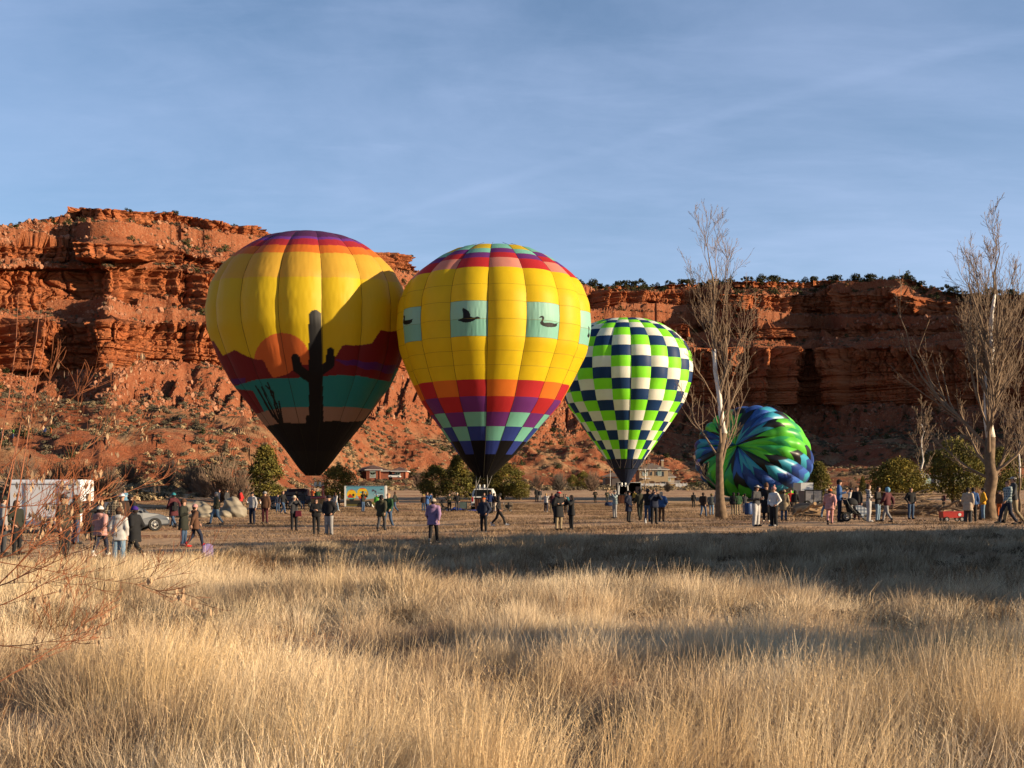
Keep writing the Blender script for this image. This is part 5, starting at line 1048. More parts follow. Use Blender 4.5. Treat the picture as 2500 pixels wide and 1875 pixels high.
def pose_part(pose, part, child=False):
    key = (pose, part, child)
    if key in PM: return PM[key]
    J = POSES[pose]; hs = 1.22 if child else 1.0
    if part == 'body':
        lo, hi = bbox(J); V, Fs = surface_nets(sd_body(J, hs), lo, hi, .024); mb = MB(); mb.v = [Vector(v) for v in V]; mb.f = [list(q) for q in Fs]; mb.m = [0] * len(Fs)
        for n, s in (('L', -1), ('R', 1)):     # four fingers and a thumb, rooted in the palm and slightly curled
            w, h = Vector(J['wr' + n]), Vector(J['ha' + n]); d = (h - w).normalized(); side = d.cross(Vector((s, 0, .15))).normalized(); nor = side.cross(d).normalized()
            for k in range(4):
                L_ = (.062, .072, .068, .052)[k]; r0 = h + side * (k - 1.5) * .017 - nor * 0; p1 = r0 + d * L_ * .55; p2 = p1 + (d * .8 - nor * s * .5).normalized() * L_ * .5; mb.tube([r0 - d * .01, p1, p2], [.010, .009, .0065], 5)
            r0 = w.lerp(h, .45) + side * .022; p1 = r0 + (d * .6 + side * .8).normalized() * .035; mb.tube([r0, p1, p1 + d * .03], [.012, .010, .007], 5)
        me = mb.mesh('body', True); me.materials.append(None)
    elif part.startswith('top'):
        kind = part.split('_')[1]; kw = dict(jacket={}, puffer=dict(puff=.02, hem=.84), coat=dict(skirt=.60, puff=.01), parka=dict(skirt=.74, puff=.015, hood=True), hoodie=dict(hood=True, hem=.88), robe=dict(skirt=.42, puff=.01))[kind]; lo, hi = bbox(J, .22, .35, 1.62); me = nets_mesh('jacket', sd_top(J, **kw), lo, hi, .030)
    elif part.startswith('legs'):
        lo, hi = bbox(J, .2, .02, 1.1); lo[0], hi[0] = -.34, .34; me = nets_mesh('trousers', sd_legs(J, .018 if part.endswith('wide') else 0.0), lo, hi, .030)
    elif part in ('shoeL', 'shoeR'):
        n = part[-1]; a, t = Vector(J['an' + n]), Vector(J['to' + n]); mb = MB(); d = (t - a); d.z = 0; d.normalize(); c = a + d * .07; c.z = t.z + .012; mb.ell((0, 0, 0), (.052, .145, .052), 10, 6, -.75, 1); M = Matrix.Translation(c) @ Matrix.Rotation(math.atan2(-d.x, d.y), 4, 'Z'); mb.v = [M @ v for v in mb.v]; mb.tube([a + Vector((0, 0, .06)), a - Vector((0, 0, .05))], [.052, .056], 8); me = mb.mesh('shoe', True); me.materials.append(None)
    elif part.startswith('hair'): hx, hy, hz = J['hea']; me = nets_mesh('hair', sd_hair(J, hs, part.endswith('long')), (hx - .18, hy - .18, hz - .42), (hx + .18, hy + .24, hz + .2), .022)
    elif part == 'eyes':
        hx, hy, hz = J['hea']; mb = MB(); [mb.ell((hx + s * .03 * hs, hy - .078 * hs, hz + .012), (.012, .008, .008), 6, 4) for s in (-1, 1)]; me = mb.mesh('eyes'); me.materials.append(mat('eye_dark', (.02, .015, .012), .4))
    elif part in ('sunglasses',):
        hx, hy, hz = J['hea']; mb = MB(); mb.box((hx, hy - .088 * hs, hz + .012), (.14 * hs, .02, .035)); me = mb.mesh('sunglasses'); me.materials.append(mat('dark_lens', (.01, .01, .012), .2, spec=.6))
    else:
        hx, hy, hz = J['hea']; mb = MB(); c = (hx, hy + .01, hz + .035)
        if part in ('beanie', 'pom', 'tall'): mb.ell(c, (.105 * hs, .112 * hs, (.20 if part == 'tall' else .115) * hs), 14, 7, -.15, 1); mb.ell((c[0], c[1], c[2] + .0), (.110 * hs, .118 * hs, .10 * hs), 14, 3, -.12, .22)
        if part == 'pom': mb.ell((c[0], c[1] + .03, c[2] + .14 * hs), .045, 8, 5)
        if part == 'cap': mb.ell(c, (.102 * hs, .108 * hs, .085 * hs), 14, 6, 0, 1); mb.add([(-.07, -.08, .012), (.07, -.08, .012), (.055, -.19, -.002), (-.055, -.19, -.002), (-.07, -.08, 0), (.07, -.08, 0), (.055, -.19, -.012), (-.055, -.19, -.012)], [(0, 1, 2, 3), (7, 6, 5, 4), (0, 3, 7, 4), (3, 2, 6, 7), (2, 1, 5, 6)], Matrix.Translation(c))
        if part == 'hat': mb.ell(c, (.10 * hs, .105 * hs, .12 * hs), 14, 6, 0, .9); mb.disc((c[0], c[1], c[2] + .015), (0, 0, 1), .20, .015, 18)
        if part == 'hood': mb.ell((hx, hy + .035, hz + .0), (.125 * hs, .125 * hs, .15 * hs), 14, 8); mb.v = [Vector((v.x, max(v.y, hy - .055 * hs), v.z)) for v in mb.v]
        if part == 'helmet': mb.ell(c, (.12, .13, .12), 14, 6, -.1, 1)
        me = mb.mesh(part if part != 'pom' else 'beanie', True); me.materials.append(None)
    PM[key] = me; return me
SKIN = mat('skin_light', (.52, .29, .20), .6, .08, 10); SKIN2 = mat('skin_tan', (.36, .19, .12), .6, .08, 10)
def plaid(name, c1, c2, sc=38):
    if name in MATS: return MATS[name]
    m = mat(name, c1, .9); nt = m.node_tree; N = nt.nodes.new; L = nt.links.new; b = nt.nodes['Principled BSDF']; tc = N('ShaderNodeTexCoord'); sp = N('ShaderNodeSeparateXYZ'); L(tc.outputs['Object'], sp.inputs[0]); o = []
    for ax, k in ((0, sc), (2, sc)):
        w = N('ShaderNodeMath'); w.operation = 'MULTIPLY'; L(sp.outputs[ax], w.inputs[0]); w.inputs[1].default_value = k; s = N('ShaderNodeMath'); s.operation = 'SINE'; L(w.outputs[0], s.inputs[0]); g = N('ShaderNodeMath'); g.operation = 'GREATER_THAN'; L(s.outputs[0], g.inputs[0]); g.inputs[1].default_value = .55; o.append(g.outputs[0])
    a = N('ShaderNodeMath'); a.operation = 'MAXIMUM'; L(o[0], a.inputs[0]); L(o[1], a.inputs[1]); x = N('ShaderNodeMix'); x.data_type = 'RGBA'; L(a.outputs[0], x.inputs[0]); x.inputs[6].default_value = (*c1, 1); x.inputs[7].default_value = (*c2, 1); L(x.outputs[2], b.inputs['Base Color']); return m
CL_ = dict(black=(.010, .010, .012), navy=(.014, .020, .045), jean=(.045, .085, .16), ljean=(.17, .26, .36), white=(.72, .70, .68), grey=(.28, .27, .27), lgrey=(.48, .46, .45), dgrey=(.05, .05, .055), olive=(.048, .046, .026), dolive=(.022, .024, .016), brown=(.11, .05, .026), dbrown=(.045, .024, .016), tan=(.34, .23, .13), khaki=(.30, .23, .14), red=(.48, .022, .018), maroon=(.085, .016, .022), pink=(.62, .30, .28), rose=(.50, .26, .24), purple=(.31, .19, .33), violet=(.05, .015, .22), teal=(.03, .24, .28), blue=(.035, .10, .27), dblue=(.012, .03, .12), sky=(.14, .30, .44), green=(.10, .42, .05), dgreen=(.02, .07, .025), orange=(.60, .12, .015), yellow=(.68, .34, .02), mustard=(.42, .32, .06), beige=(.50, .40, .30), blond=(.45, .28, .12), dhair=(.025, .014, .010), bhair=(.10, .045, .022), ghair=(.35, .33, .31), camo=(.08, .08, .05))
def cloth(c):
    if c == 'plaidb': return plaid('plaid_brown_cloth', (.085, .060, .042), (.34, .27, .18), 70)
    if c == 'plaidw': return plaid('plaid_white_cloth', (.12, .10, .12), (.56, .52, .48), 60)
    if c == 'plaidg': return plaid('plaid_teal_cloth', (.10, .15, .18), (.36, .42, .42), 60)
    if c == 'stripe': return plaid('quilted_grey_cloth', (.16, .17, .16), (.05, .055, .05), 80)
    return mat(c + '_cloth', CL_[c], .88, .18, 7, bump=.3)
def person(px, fy, ty, pose, face, top, tc, bc, head, hc, label, child=None, shoes='black', hair='dhair', wide=False, group=None, skin=None, at=None, D=None, glasses=False, clamp=True):
    p = at if at is not None else (foot(px, fy) if D is None else P(px, fy, D)); s = (fy - ty) / F * p.y / 1.76
    if clamp: s = max(.62 if child else .84, min(1.08, s))
    child = (s < .80) if child is None else child
    t = thing('person', p, label, 'person', group, R(face)); t.scale = (s * (1.05 if not child else 1.12), s * 1.05, s)
    def part(nm, key, m):
        me = pose_part(pose, key, child); o = bpy.data.objects.new(nm, me); COL.objects.link(o); o.parent = t
        if m is not None: o.material_slots[0].link = 'OBJECT'; o.material_slots[0].material = m
        return o
    part('body', 'body', skin or SKIN)
    if not glasses: part('eyes', 'eyes', None)
    else: part('sunglasses', 'sunglasses', None)
    part({'coat': 'coat', 'parka': 'parka', 'puffer': 'puffer_jacket', 'hoodie': 'hoodie', 'jacket': 'jacket', 'robe': 'long_coat'}[top], 'top_' + top, cloth(tc)); part('trousers', 'legs_wide' if wide else 'legs', cloth(bc))
    for n in 'LR': part('shoe', 'shoe' + n, cloth(shoes))
    if head != 'hood': part('hair', 'hair_long' if head.endswith('+') or head == 'long' else 'hair', cloth(hair))
    h = head.rstrip('+')
    if h in ('beanie', 'pom', 'tall', 'cap', 'hat', 'hood', 'helmet'): part(h if h not in ('pom', 'tall') else 'beanie', h, cloth(hc))
    return t
G1 = 'people gathered at the white trailer'; G2 = 'spectators standing about the field'; G3 = 'crew and visitors round the baskets'; G4 = 'spectators by the log pile'; G5 = 'people watching from the red hillside'
PEOPLE = [
 (156,1373,1206,'stand',80,'jacket','dolive','black','cap','dgrey','person in a dark green jacket and cap, nearest the trailer wheel',G1,{}),
 (184,1330,1207,'phone',150,'jacket','camo','jean','beanie','dolive','person in a camouflage jacket and jeans with a dark beanie',G1,{}),
 (216,1322,1203,'crossed',20,'coat','black','black','bare','black','dark haired person in a black coat between the camouflage jacket and the paper',G1,{}),
 (241,1318,1203,'phone',-30,'parka','dbrown','black','hood','black','hooded person holding up a sheet of paper',G1,{}),
 (245,1362,1244,'walk',170,'parka','rose','navy','beanie+','white','girl in a pink jacket and white beanie with long dark hair',G1,dict(shoes='white',child=False)),
 (280,1328,1195,'pockets',175,'jacket','plaidb','navy','hat','black','man in a brown plaid jacket and black wide brimmed hat seen from behind',G1,{}),
 (298,1322,1197,'stand',30,'jacket','dbrown','jean','hat','white','person in a white hat half hidden behind the plaid jacket',G1,{}),
 (318,1315,1202,'pockets',150,'puffer','black','jean','beanie','black','person in a black jacket and black beanie beside the plaid jacket',G1,{}),
 (290,1378,1265,'stand',180,'parka','lgrey','ljean','beanie','brown','child in a pale grey hooded coat, brown beanie and light jeans',G1,dict(shoes='white',wide=True,child=False)),
 (329,1371,1248,'stride',-110,'coat','black','black','beanie','violet','person in a long black coat and purple blue beanie striding away',G1,dict(shoes='beige')),
 (304,1250,1176,'stand',20,'jacket','sky','navy','bare','x','man in a light blue jacket beyond the grey car',G1,dict(glasses=True,hair='bhair')),
 (206,1252,1173,'crossed',-10,'jacket','black','dgrey','bare','x','person in black with folded arms behind the back of the trailer',G1,dict(hair='blond')),
 (194,1250,1190,'stand',0,'jacket','blue','navy','bare','x','child in blue and white beside the trailer corner',G1,dict(hair='bhair')),
 (41,1356,1221,'pockets',70,'hoodie','dolive','black','long','x','brown haired woman in a dark jacket behind the red twigs',G1,dict(hair='bhair')),
 (8,1357,1211,'stand',120,'jacket','grey','dgrey','beanie','dolive','person in a grey top at the very edge behind the twigs',G1,{}),
 (424,1290,1203,'walk',-130,'coat','maroon','jean','beanie','teal','woman in a maroon coat, teal beanie and boots with a backpack',G2,{}),
 (448,1334,1219,'cup',80,'coat','dolive','jean','beanie','brown','woman in a long dark olive coat and brown beanie holding a cup',G2,dict(shoes='rose')),
 (476,1337,1254,'walk',120,'parka','brown','navy','beanie','pink','child in a brown coat and pink beanie beside the woman with the cup',G2,dict(shoes='red')),
 (528,1284,1192,'walk',-60,'puffer','olive','ljean','bare','x','grey haired woman in an olive puffer jacket and pale jeans walking',G2,dict(hair='ghair')),
 (535,1247,1185,'stand',90,'jacket','navy','black','cap','maroon','person in a dark jacket and maroon cap behind the tan bundle',G2,{}),
 (554,1247,1190,'stand',60,'jacket','dgrey','black','cap','black','person in a black cap bending over the tan bundle',G2,{}),
 (588,1256,1190,'stride',-90,'jacket','red','dgrey','beanie','black','man in a red jacket and black beanie striding by the tan bundle',G2,{}),
 (616,1281,1195,'cup',-20,'hoodie','lgrey','navy','cap','black','man in a light grey sweatshirt and dark jeans holding a black cup',G2,dict(glasses=True)),
 (647,1281,1202,'cup',-10,'puffer','brown','maroon','beanie','grey','woman in a brown jacket and maroon trousers drinking from a pale cup',G2,dict(glasses=True)),
 (678,1251,1211,'stand',20,'jacket','navy','jean','bare','x','dark haired youngster in jeans in front of the maroon pickup',G2,{}),
 (691,1257,1199,'walk',60,'jacket','black','jean','long','x','woman in a black jacket and ripped jeans walking past the pickup',G2,dict(hair='bhair')),
 (703,1243,1190,'cup',0,'jacket','grey','khaki','bare','x','man in a grey jacket and tan trousers carrying a small child',G2,dict(hair='bhair')),
 (718,1297,1210,'photo',25,'jacket','dgrey','black','beanie','beige','woman in charcoal with a red bag lifting a phone to her face',G2,{}),
 (724,1244,1200,'pockets',60,'hoodie','black','jean','bare','x','person in a black hoodie and jeans behind the woman with the red bag',G2,dict(hair='blond')),
 (739,1245,1199,'stand',180,'jacket','dgrey','jean','beanie','black','person in a dark jacket with a brown hood near the back of the pickup',G2,{}),
 (772,1305,1217,'phone',5,'puffer','black','black','long','x','woman dressed in black with white hem looking down at her phone',G2,dict(glasses=True)),
 (803,1307,1210,'pockets',-15,'puffer','black','grey','beanie','black','man in a black puffer jacket and grey sweatpants',G2,dict(wide=True)),
 (762,1236,1192,'photo',150,'jacket','orange','black','bare','x','crew member in an orange jacket at the tan wicker basket',G3,{}),
 (775,1236,1194,'stand',0,'jacket','dgreen','black','helmet','grey','person in a grey cap standing in the wicker basket',G3,{}),
 (789,1240,1188,'stand',-90,'coat','black','black','beanie','black','tall person in a black coat leaning at the red burner post',G3,{}),
 (819,1249,1203,'walk',150,'jacket','lgrey','ljean','long','x','woman in a white jacket between the basket and the picture trailer',G2,dict(hair='bhair',shoes='white')),
 (829,1236,1206,'stand',90,'jacket','black','black','bare','x','youngster in black in the shade of the picture trailer',G2,{}),
 (886,1251,1199,'photo',60,'jacket','dolive','jean','cap','black','man in a dark jacket and tan cap before the picture trailer',G2,dict(hair='bhair')),
 (920,1249,1206,'point',0,'jacket','green','khaki','helmet','sky','child in a bright green jacket waving in front of the picture trailer',G2,{}),
 (931,1298,1209,'walk',170,'parka','olive','dgrey','beanie','black','man in a dark olive hooded jacket and black beanie walking away',G2,{}),
 (948,1291,1204,'walk',-20,'jacket','dgreen','jean','bare','x','bald man in a dark teal jacket and jeans walking closer',G2,dict(hair='blond')),
 (964,1253,1201,'walk',-100,'jacket','dolive','jean','bare','x','woman in a dark brown jacket walking right of the bald man',G2,dict(hair='bhair')),
 (1058,1329,1240,'walk',175,'parka','purple','black','beanie','beige','woman in a lilac hooded jacket and beige beanie walking away, on her own',G2,dict(shoes='beige',child=False)),
 (1043,1260,1202,'photo',75,'jacket','blue','navy','bare','x','man in a blue jacket taking a picture with raised hands',G2,dict(hair='bhair')),
 (1034,1249,1210,'stand',0,'jacket','dbrown','jean','beanie','mustard','child in a dark coat and jeans behind the man in blue',G2,{}),
 (1097,1250,1205,'crossed',0,'jacket','olive','black','bare','x','person in a patterned dark jacket beside the black stroller',G2,{}),
 (1116,1249,1203,'pockets',10,'jacket','black','dgrey','beanie','beige','person in black with a pale beanie beside the camping cart',G2,{}),
 (1181,1302,1217,'pockets',-20,'puffer','navy','black','cap','orange','man in a navy puffer jacket with a small black backpack before the basket',G2,dict(shoes='dgrey',skin=SKIN2)),
 (1218,1286,1212,'stride',85,'hoodie','black','black','hood','black','person in black leggings and white sneakers striding',G2,dict(shoes='white')),
 (1196,1251,1201,'pockets',180,'hoodie','dblue','grey','bare','x','man in a blue hoodie and grey trousers leaning on the basket by the white van',G3,dict(hair='bhair')),
 (1182,1250,1203,'stand',0,'jacket','dgrey','black','long','x','brown haired woman inside the slatted basket by the white van',G3,dict(hair='bhair')),
 (1206,1251,1204,'stand',150,'jacket','dbrown','beige','bare','x','person in cream trousers beside the blue hoodie at the white van',G3,{}),
 (1310,1225,1192,'stand',20,'coat','black','black','long','x','distant woman in a black coat far out in the field',G2,{}),
 (1318,1225,1206,'stand',0,'jacket','dgrey','grey','bare','x','distant small child beside the woman in the black coat',G2,{}),
 (1333,1252,1205,'photo',160,'hoodie','lgrey','navy','bare','x','woman in a pale grey hoodie and navy leggings lifting her phone',G2,dict(hair='blond',shoes='white')),
 (1348,1253,1204,'photo',170,'hoodie','maroon','khaki','bare','x','woman in a maroon hoodie and tan trousers lifting her phone',G2,dict(hair='bhair')),
 (1364,1296,1199,'crossed',30,'coat','black','khaki','cap','red','man in a red cap, black coat and tan trousers',G2,dict(hair='ghair')),
 (1358,1278,1206,'stand',160,'jacket','black','black','beanie','dgrey','person in black mostly behind the man in the red cap',G2,{}),
 (1382,1253,1206,'stand',-20,'jacket','teal','dgrey','long','x','woman in a teal jacket right of the man in the red cap',G2,dict(hair='bhair')),
 (1395,1295,1212,'photo',-70,'parka','black','black','long','x','woman in a black coat with a green hood lining taking a picture',G2,{}),
 (1453,1229,1196,'crossed',0,'jacket','dolive','black','bare','x','distant person in dark clothes with folded arms left of the blue bag',G2,{}),
 (1482,1230,1200,'phone',0,'jacket','camo','dgrey','bare','x','person in a tan patterned jacket bending beside the blue bag',G3,{}),
 (1501,1266,1197,'photo',-60,'jacket','plaidg','grey','cap','dgrey','man in a teal and plaid jacket and grey trousers lifting a camera',G2,dict(hair='ghair')),
 (1535,1276,1198,'pockets',60,'coat','navy','black','cap','black','person in a long navy coat and black cap before the open trailer',G2,{}),
 (1549,1232,1201,'stand',-40,'jacket','mustard','black','bare','x','person in a yellow green jacket by the basket of the checkered balloon',G3,{}),
 (1528,1236,1200,'photo',180,'jacket','dgrey','black','bare','x','crew member in grey reaching up under the checkered balloon',G3,{}),
 (1563,1273,1195,'walk',185,'jacket','olive','dolive','beanie','black','man in an olive jacket and green trousers seen from behind',G2,{}),
 (1581,1274,1193,'photo',150,'jacket','black','jean','beanie','dgrey','person in a black jacket with an orange patch and jeans taking a picture',G2,{}),
 (1597,1281,1195,'photo',10,'puffer','navy','black','bare','x','woman in a dark navy jacket and black leggings shading her face',G2,dict(hair='bhair')),
 (1615,1274,1201,'pockets',165,'puffer','blue','brown','bare','x','bald man in a bright blue puffer jacket and brown trousers',G2,dict(hair='beige')),
 (1693,1240,1213,'stand',180,'jacket','black','black','beanie','black','tiny distant figure in black alone in the field',G2,{}),
 (1717,1264,1203,'walk',150,'puffer','dbrown','jean','cap','brown','person in a brown puffer jacket and jeans left of the white stemmed tree',G2,{}),
 (1737,1259,1205,'stand',170,'puffer','stripe','ljean','cap','mustard','person in a striped grey puffer vest left of the white stemmed tree',G2,{}),
 (1751,1265,1199,'stand',120,'hoodie','grey','dgrey','hood','grey','person in a grey hoodie touching the trunk of the white stemmed tree',G2,{}),
 (1791,1259,1203,'stand',170,'puffer','black','khaki','beanie','black','person in a black jacket right of the white stemmed tree',G2,{}),
 (1802,1259,1203,'stand',190,'puffer','dgreen','khaki','beanie','black','person in a dark green jacket right of the white stemmed tree',G2,{}),
 (1818,1254,1206,'photo',180,'jacket','dgrey','grey','hat','black','person in a black hat with raised arms before the lying balloon',G2,{}),
 (1846,1286,1183,'phone',40,'jacket','dgrey','lgrey','cap','lgrey','man in a charcoal jacket, pale grey cap and pale grey trousers',G2,dict(glasses=True,wide=True)),
 (1871,1275,1183,'stand',-20,'robe','black','black','tall+','brown','person in a long black coat and tall brown fur hat',G2,dict(shoes='beige')),
 (1889,1286,1188,'pockets',-50,'hoodie','white','black','pom','rose','woman in a white hooded sweater and striped pink pom beanie',G2,dict(wide=True,shoes='grey',hair='bhair')),
 (1914,1272,1201,'stand',165,'coat','khaki','jean','beanie','tan','person in a khaki coat and jeans seen from behind',G2,{}),
 (1930,1255,1190,'stand',0,'jacket','red','black','bare','x','person in a red jacket at the edge of the lying balloon',G2,{}),
 (1941,1256,1197,'stand',170,'hoodie','black','khaki','hood','black','hooded person in black with tan trousers before the grey trailer',G2,{}),
 (2018,1266,1198,'walk',-80,'parka','dbrown','ljean','beanie','beige','person in a brown coat and pale jeans behind the pink toddler',G4,{}),
 (2026,1282,1224,'walk',165,'parka','pink','pink','beanie','orange','toddler in a pink snowsuit and orange beanie',G4,{}),
 (2049,1275,1170,'cup',70,'jacket','blue','navy','cap','black','tall man in a blue jacket pushing the jogging stroller',G4,{}),
 (2077,1269,1191,'stand',60,'hoodie','lgrey','grey','cap','navy','person in a pale sweater and navy cap behind the stroller',G4,{}),
 (2092,1270,1188,'stand',-20,'jacket','black','maroon','bare','x','person in a black and red jacket just behind the stroller',G4,dict(hair='bhair')),
 (2121,1275,1182,'crossed',75,'hoodie','plaidw','lgrey','long','x','long haired woman in a white plaid shirt and pale grey trousers',G4,dict(wide=True,shoes='white',hair='bhair')),
 (2143,1275,1188,'phone',50,'jacket','black','ljean','bare','x','dark haired person in a black jacket bending over the red coated child',G4,{}),
 (2166,1276,1207,'walk',-140,'puffer','maroon','grey','hood','sky','child in a dark red puffer jacket with a pale blue hood',G4,{}),
 (2224,1269,1206,'pockets',10,'jacket','black','jean','bare','x','youngster in a black jacket and jeans in front of the logs',G4,dict(hair='brown')),
 (2304,1243,1206,'phone',-70,'puffer','maroon','black','beanie','black','person in a dark red jacket with a phone behind the fallen log',G4,{}),
 (2363,1276,1203,'stand',150,'coat','beige','dgrey','bare','x','woman in a pale pink coat beside the red wagon',G4,dict(wide=True,shoes='white')),
 (2376,1274,1218,'stand',170,'jacket','blue','black','bare','x','child in a blue jacket half behind the pale pink coat',G4,{}),
 (2400,1270,1193,'pockets',-100,'puffer','yellow','ljean','beanie','black','man in a mustard yellow puffer vest and pale jeans at the big tree',G4,{}),
 (2440,1263,1209,'stand',-60,'jacket','brown','orange','bare','x','child in orange trousers right of the big tree trunk',G4,{}),
 (2460,1282,1173,'walk',-80,'hoodie','plaidg','navy','bare','x','man in a grey teal plaid shirt and dark jeans walking at the frame edge',G4,dict(hair='bhair')),
 (2474,1281,1160,'walk',-95,'jacket','dgrey','khaki','cap','lgrey','taller man in a grey cap and dark jacket behind the plaid shirted man',G4,{}),
]
HILL = [(5,1077,1043,'rose','black','dhair','person in a pink and dark outfit on the red bank, farthest along it'),(31,1070,1046,'green','jean','bhair','person in a green jacket sitting on the red bank'),(71,1066,1039,'yellow','black','dhair','person in a yellow vest on the red bank'),(80,1078,1041,'sky','ljean','bhair','person in light blue on the red bank'),(90,1068,1040,'rose','grey','blond','person in a pink jacket on the red bank'),(108,1066,1038,'dblue','black','dhair','person in dark blue on the red bank'),(123,1062,1045,'orange','orange','bhair','child in orange on the red bank')]
def build_people():
    for (px, fy, ty, pose, face, top, tc, bc, head, hc, lab, grp, kw) in PEOPLE: person(px, fy, ty, pose, face, top, tc, bc, head, hc, lab, group=grp, **kw)
    for (px, fy, ty, tc, bc, hr, lab) in HILL:
        p = cliff_at(px, None, fy); person(px, fy, ty, 'stand', px * 3 % 90 - 45, 'jacket', tc, bc, 'bare', 'x', lab, group=G5, hair=hr, at=p)
    for i, (px, tc, lab) in enumerate([(424, 'dgrey', 'in grey, first'), (431, 'black', 'in black, second'), (440, 'navy', 'in navy, third'), (447, 'dgreen', 'in dark green, last')]):
        p = cliff_at(px, None, 1034); person(px, 1034, 1021, 'stand', i * 40 - 60, 'jacket', tc, 'black', 'bare', 'x', 'tiny hiker %s of the four up on the red knoll' % lab, group='hikers on the red knoll', at=p)
    t = foot(703, 1243) + Vector((.22, -.25, .95)); person(708, 1213, 1190, 'stand', 10, 'jacket', 'red', 'red', 'beanie', 'white', 'small child in red with a white hat carried on an arm', child=True, at=t, clamp=False, D=None)
build_people()
# ------------------------------------------------------------------ vehicles
TYRE = mat('tyre_rubber', (.018, .017, .016), .85, .2, 8); RIM = mat('alloy_rim', (.55, .54, .52), .3, .08, 4, metal=.8); GLASSD = mat('tinted_glass', (.012, .015, .018), .08, .05, 1, spec=.8); CHR = mat('bare_metal', (.55, .55, .53), .35, .1, 3, metal=.9)
BLK = mat('black_plastic', (.015, .015, .016), .6); WHT = mat('white_paint', (.74, .74, .72), .35, .05, 1.5, spec=.5); REDM = mat('red_paint', (.50, .02, .015), .4, .1, 2, spec=.5); LAMPR = mat('red_lamp', (.38, .01, .01), .25, spec=.6); LAMPW = mat('clear_lamp', (.7, .7, .68), .15, spec=.8)
def wheel(parent, x, y, z, r, w=.22, spokes=6, rim=RIM, ax=(0, 1, 0)):
    tw = MB(); tw.disc((x, y, z), ax, r, w, 22, r * .62); o = tw.build('wheel', TYRE, parent)
    rm = MB(); rm.disc((x, y, z), ax, r * .64, w * .7, 20, r * .54); s = -1 if y < 0 else 1
    for k in range(spokes): a = 2 * math.pi * k / spokes; rm.tube([(x, y + s * w * .3, z), (x + math.cos(a) * r * .6, y + s * w * .3, z + math.sin(a) * r * .6)], r * .085, 4)
    rm.disc((x, y + s * w * .3, z), ax, r * .17, .05, 10); rm.build('rim', rim, o); return o
def shell(secs, name, material, parent, smooth=False):
    """body lofted over cross sections: (x, half width bottom, half width top, z bottom, z top)"""
    V = []; Fs = []; n = 8
    for (x, wb, wt, zb, zt) in secs: zm = zb + (zt - zb) * .55; V += [(x, -wb * .9, zb), (x, -wb, zb + .12 * (zt - zb)), (x, -wb, zm), (x, -wt, zt), (x, wt, zt), (x, wb, zm), (x, wb, zb + .12 * (zt - zb)), (x, wb * .9, zb)]
    for i in range(len(secs) - 1):
        for k in range(n): a = i * n + k; b = i * n + (k + 1) % n; Fs.append((a, b, b + n, a + n))
    Fs += [tuple(range(n - 1, -1, -1)), tuple((len(secs) - 1) * n + k for k in range(n))]
    mb = MB(); mb.add(V, Fs); o = mb.build(name, material, parent, smooth); m = o.modifiers.new('bevel', 'BEVEL'); m.width = .03; m.segments = 2; m.limit_method = 'ANGLE'; m.angle_limit = R(25); return o
def grey_car():
    p = foot(300, 1302); p.y += 2.2; p.x = (300 - CX) / F * p.y; p.z = gz(p.x, p.y); t = thing('parked_car', p, 'parked grey hatchback with silver wheels behind the group at the trailer', 'car', None, R(38)); m = mat('grey_car_paint', (.060, .070, .088), .5, .05, 1, spec=.3, coat=.15)
    shell([(-2.1, .80, .74, .35, .95), (-1.9, .86, .80, .25, 1.0), (-.9, .88, .80, .22, .98), (.7, .88, .82, .22, .96), (1.6, .86, .76, .25, .86), (2.05, .76, .66, .30, .70), (2.2, .6, .5, .35, .6)], 'body', m, t)
    shell([(-2.0, .74, .60, .93, 1.05), (-1.5, .76, .58, .95, 1.38), (-.6, .76, .56, .95, 1.46), (.2, .76, .56, .93, 1.40), (1.05, .76, .64, .90, .98)], 'cabin', m, t)
    g = MB(); [g.add([(-1.55, s * .742, 1.0), (.75, s * .742, .98), (.15, s * .63, 1.33), (-1.35, s * .63, 1.33)], [(0, 1, 2, 3) if s < 0 else (3, 2, 1, 0)]) for s in (-1, 1)]; g.build('window', GLASSD, t)
    g = MB(); g.add([(1.0, -.66, 1.0), (1.0, .66, 1.0), (.28, .52, 1.39), (.28, -.52, 1.39)], [(0, 1, 2, 3)]); g.build('windscreen', GLASSD, t)
    for x in (-1.35, 1.32):
        for s in (-1, 1): wheel(t, x, s * .80, .33, .33)
    for s in (-1, 1): MB().box((2.0, s * .55, .62), (.2, .3, .12)).build('headlight', LAMPW, t); MB().ell((.75, s * .98, 1.02), (.08, .10, .08), 8, 5).build('mirror', m, t)
grey_car()
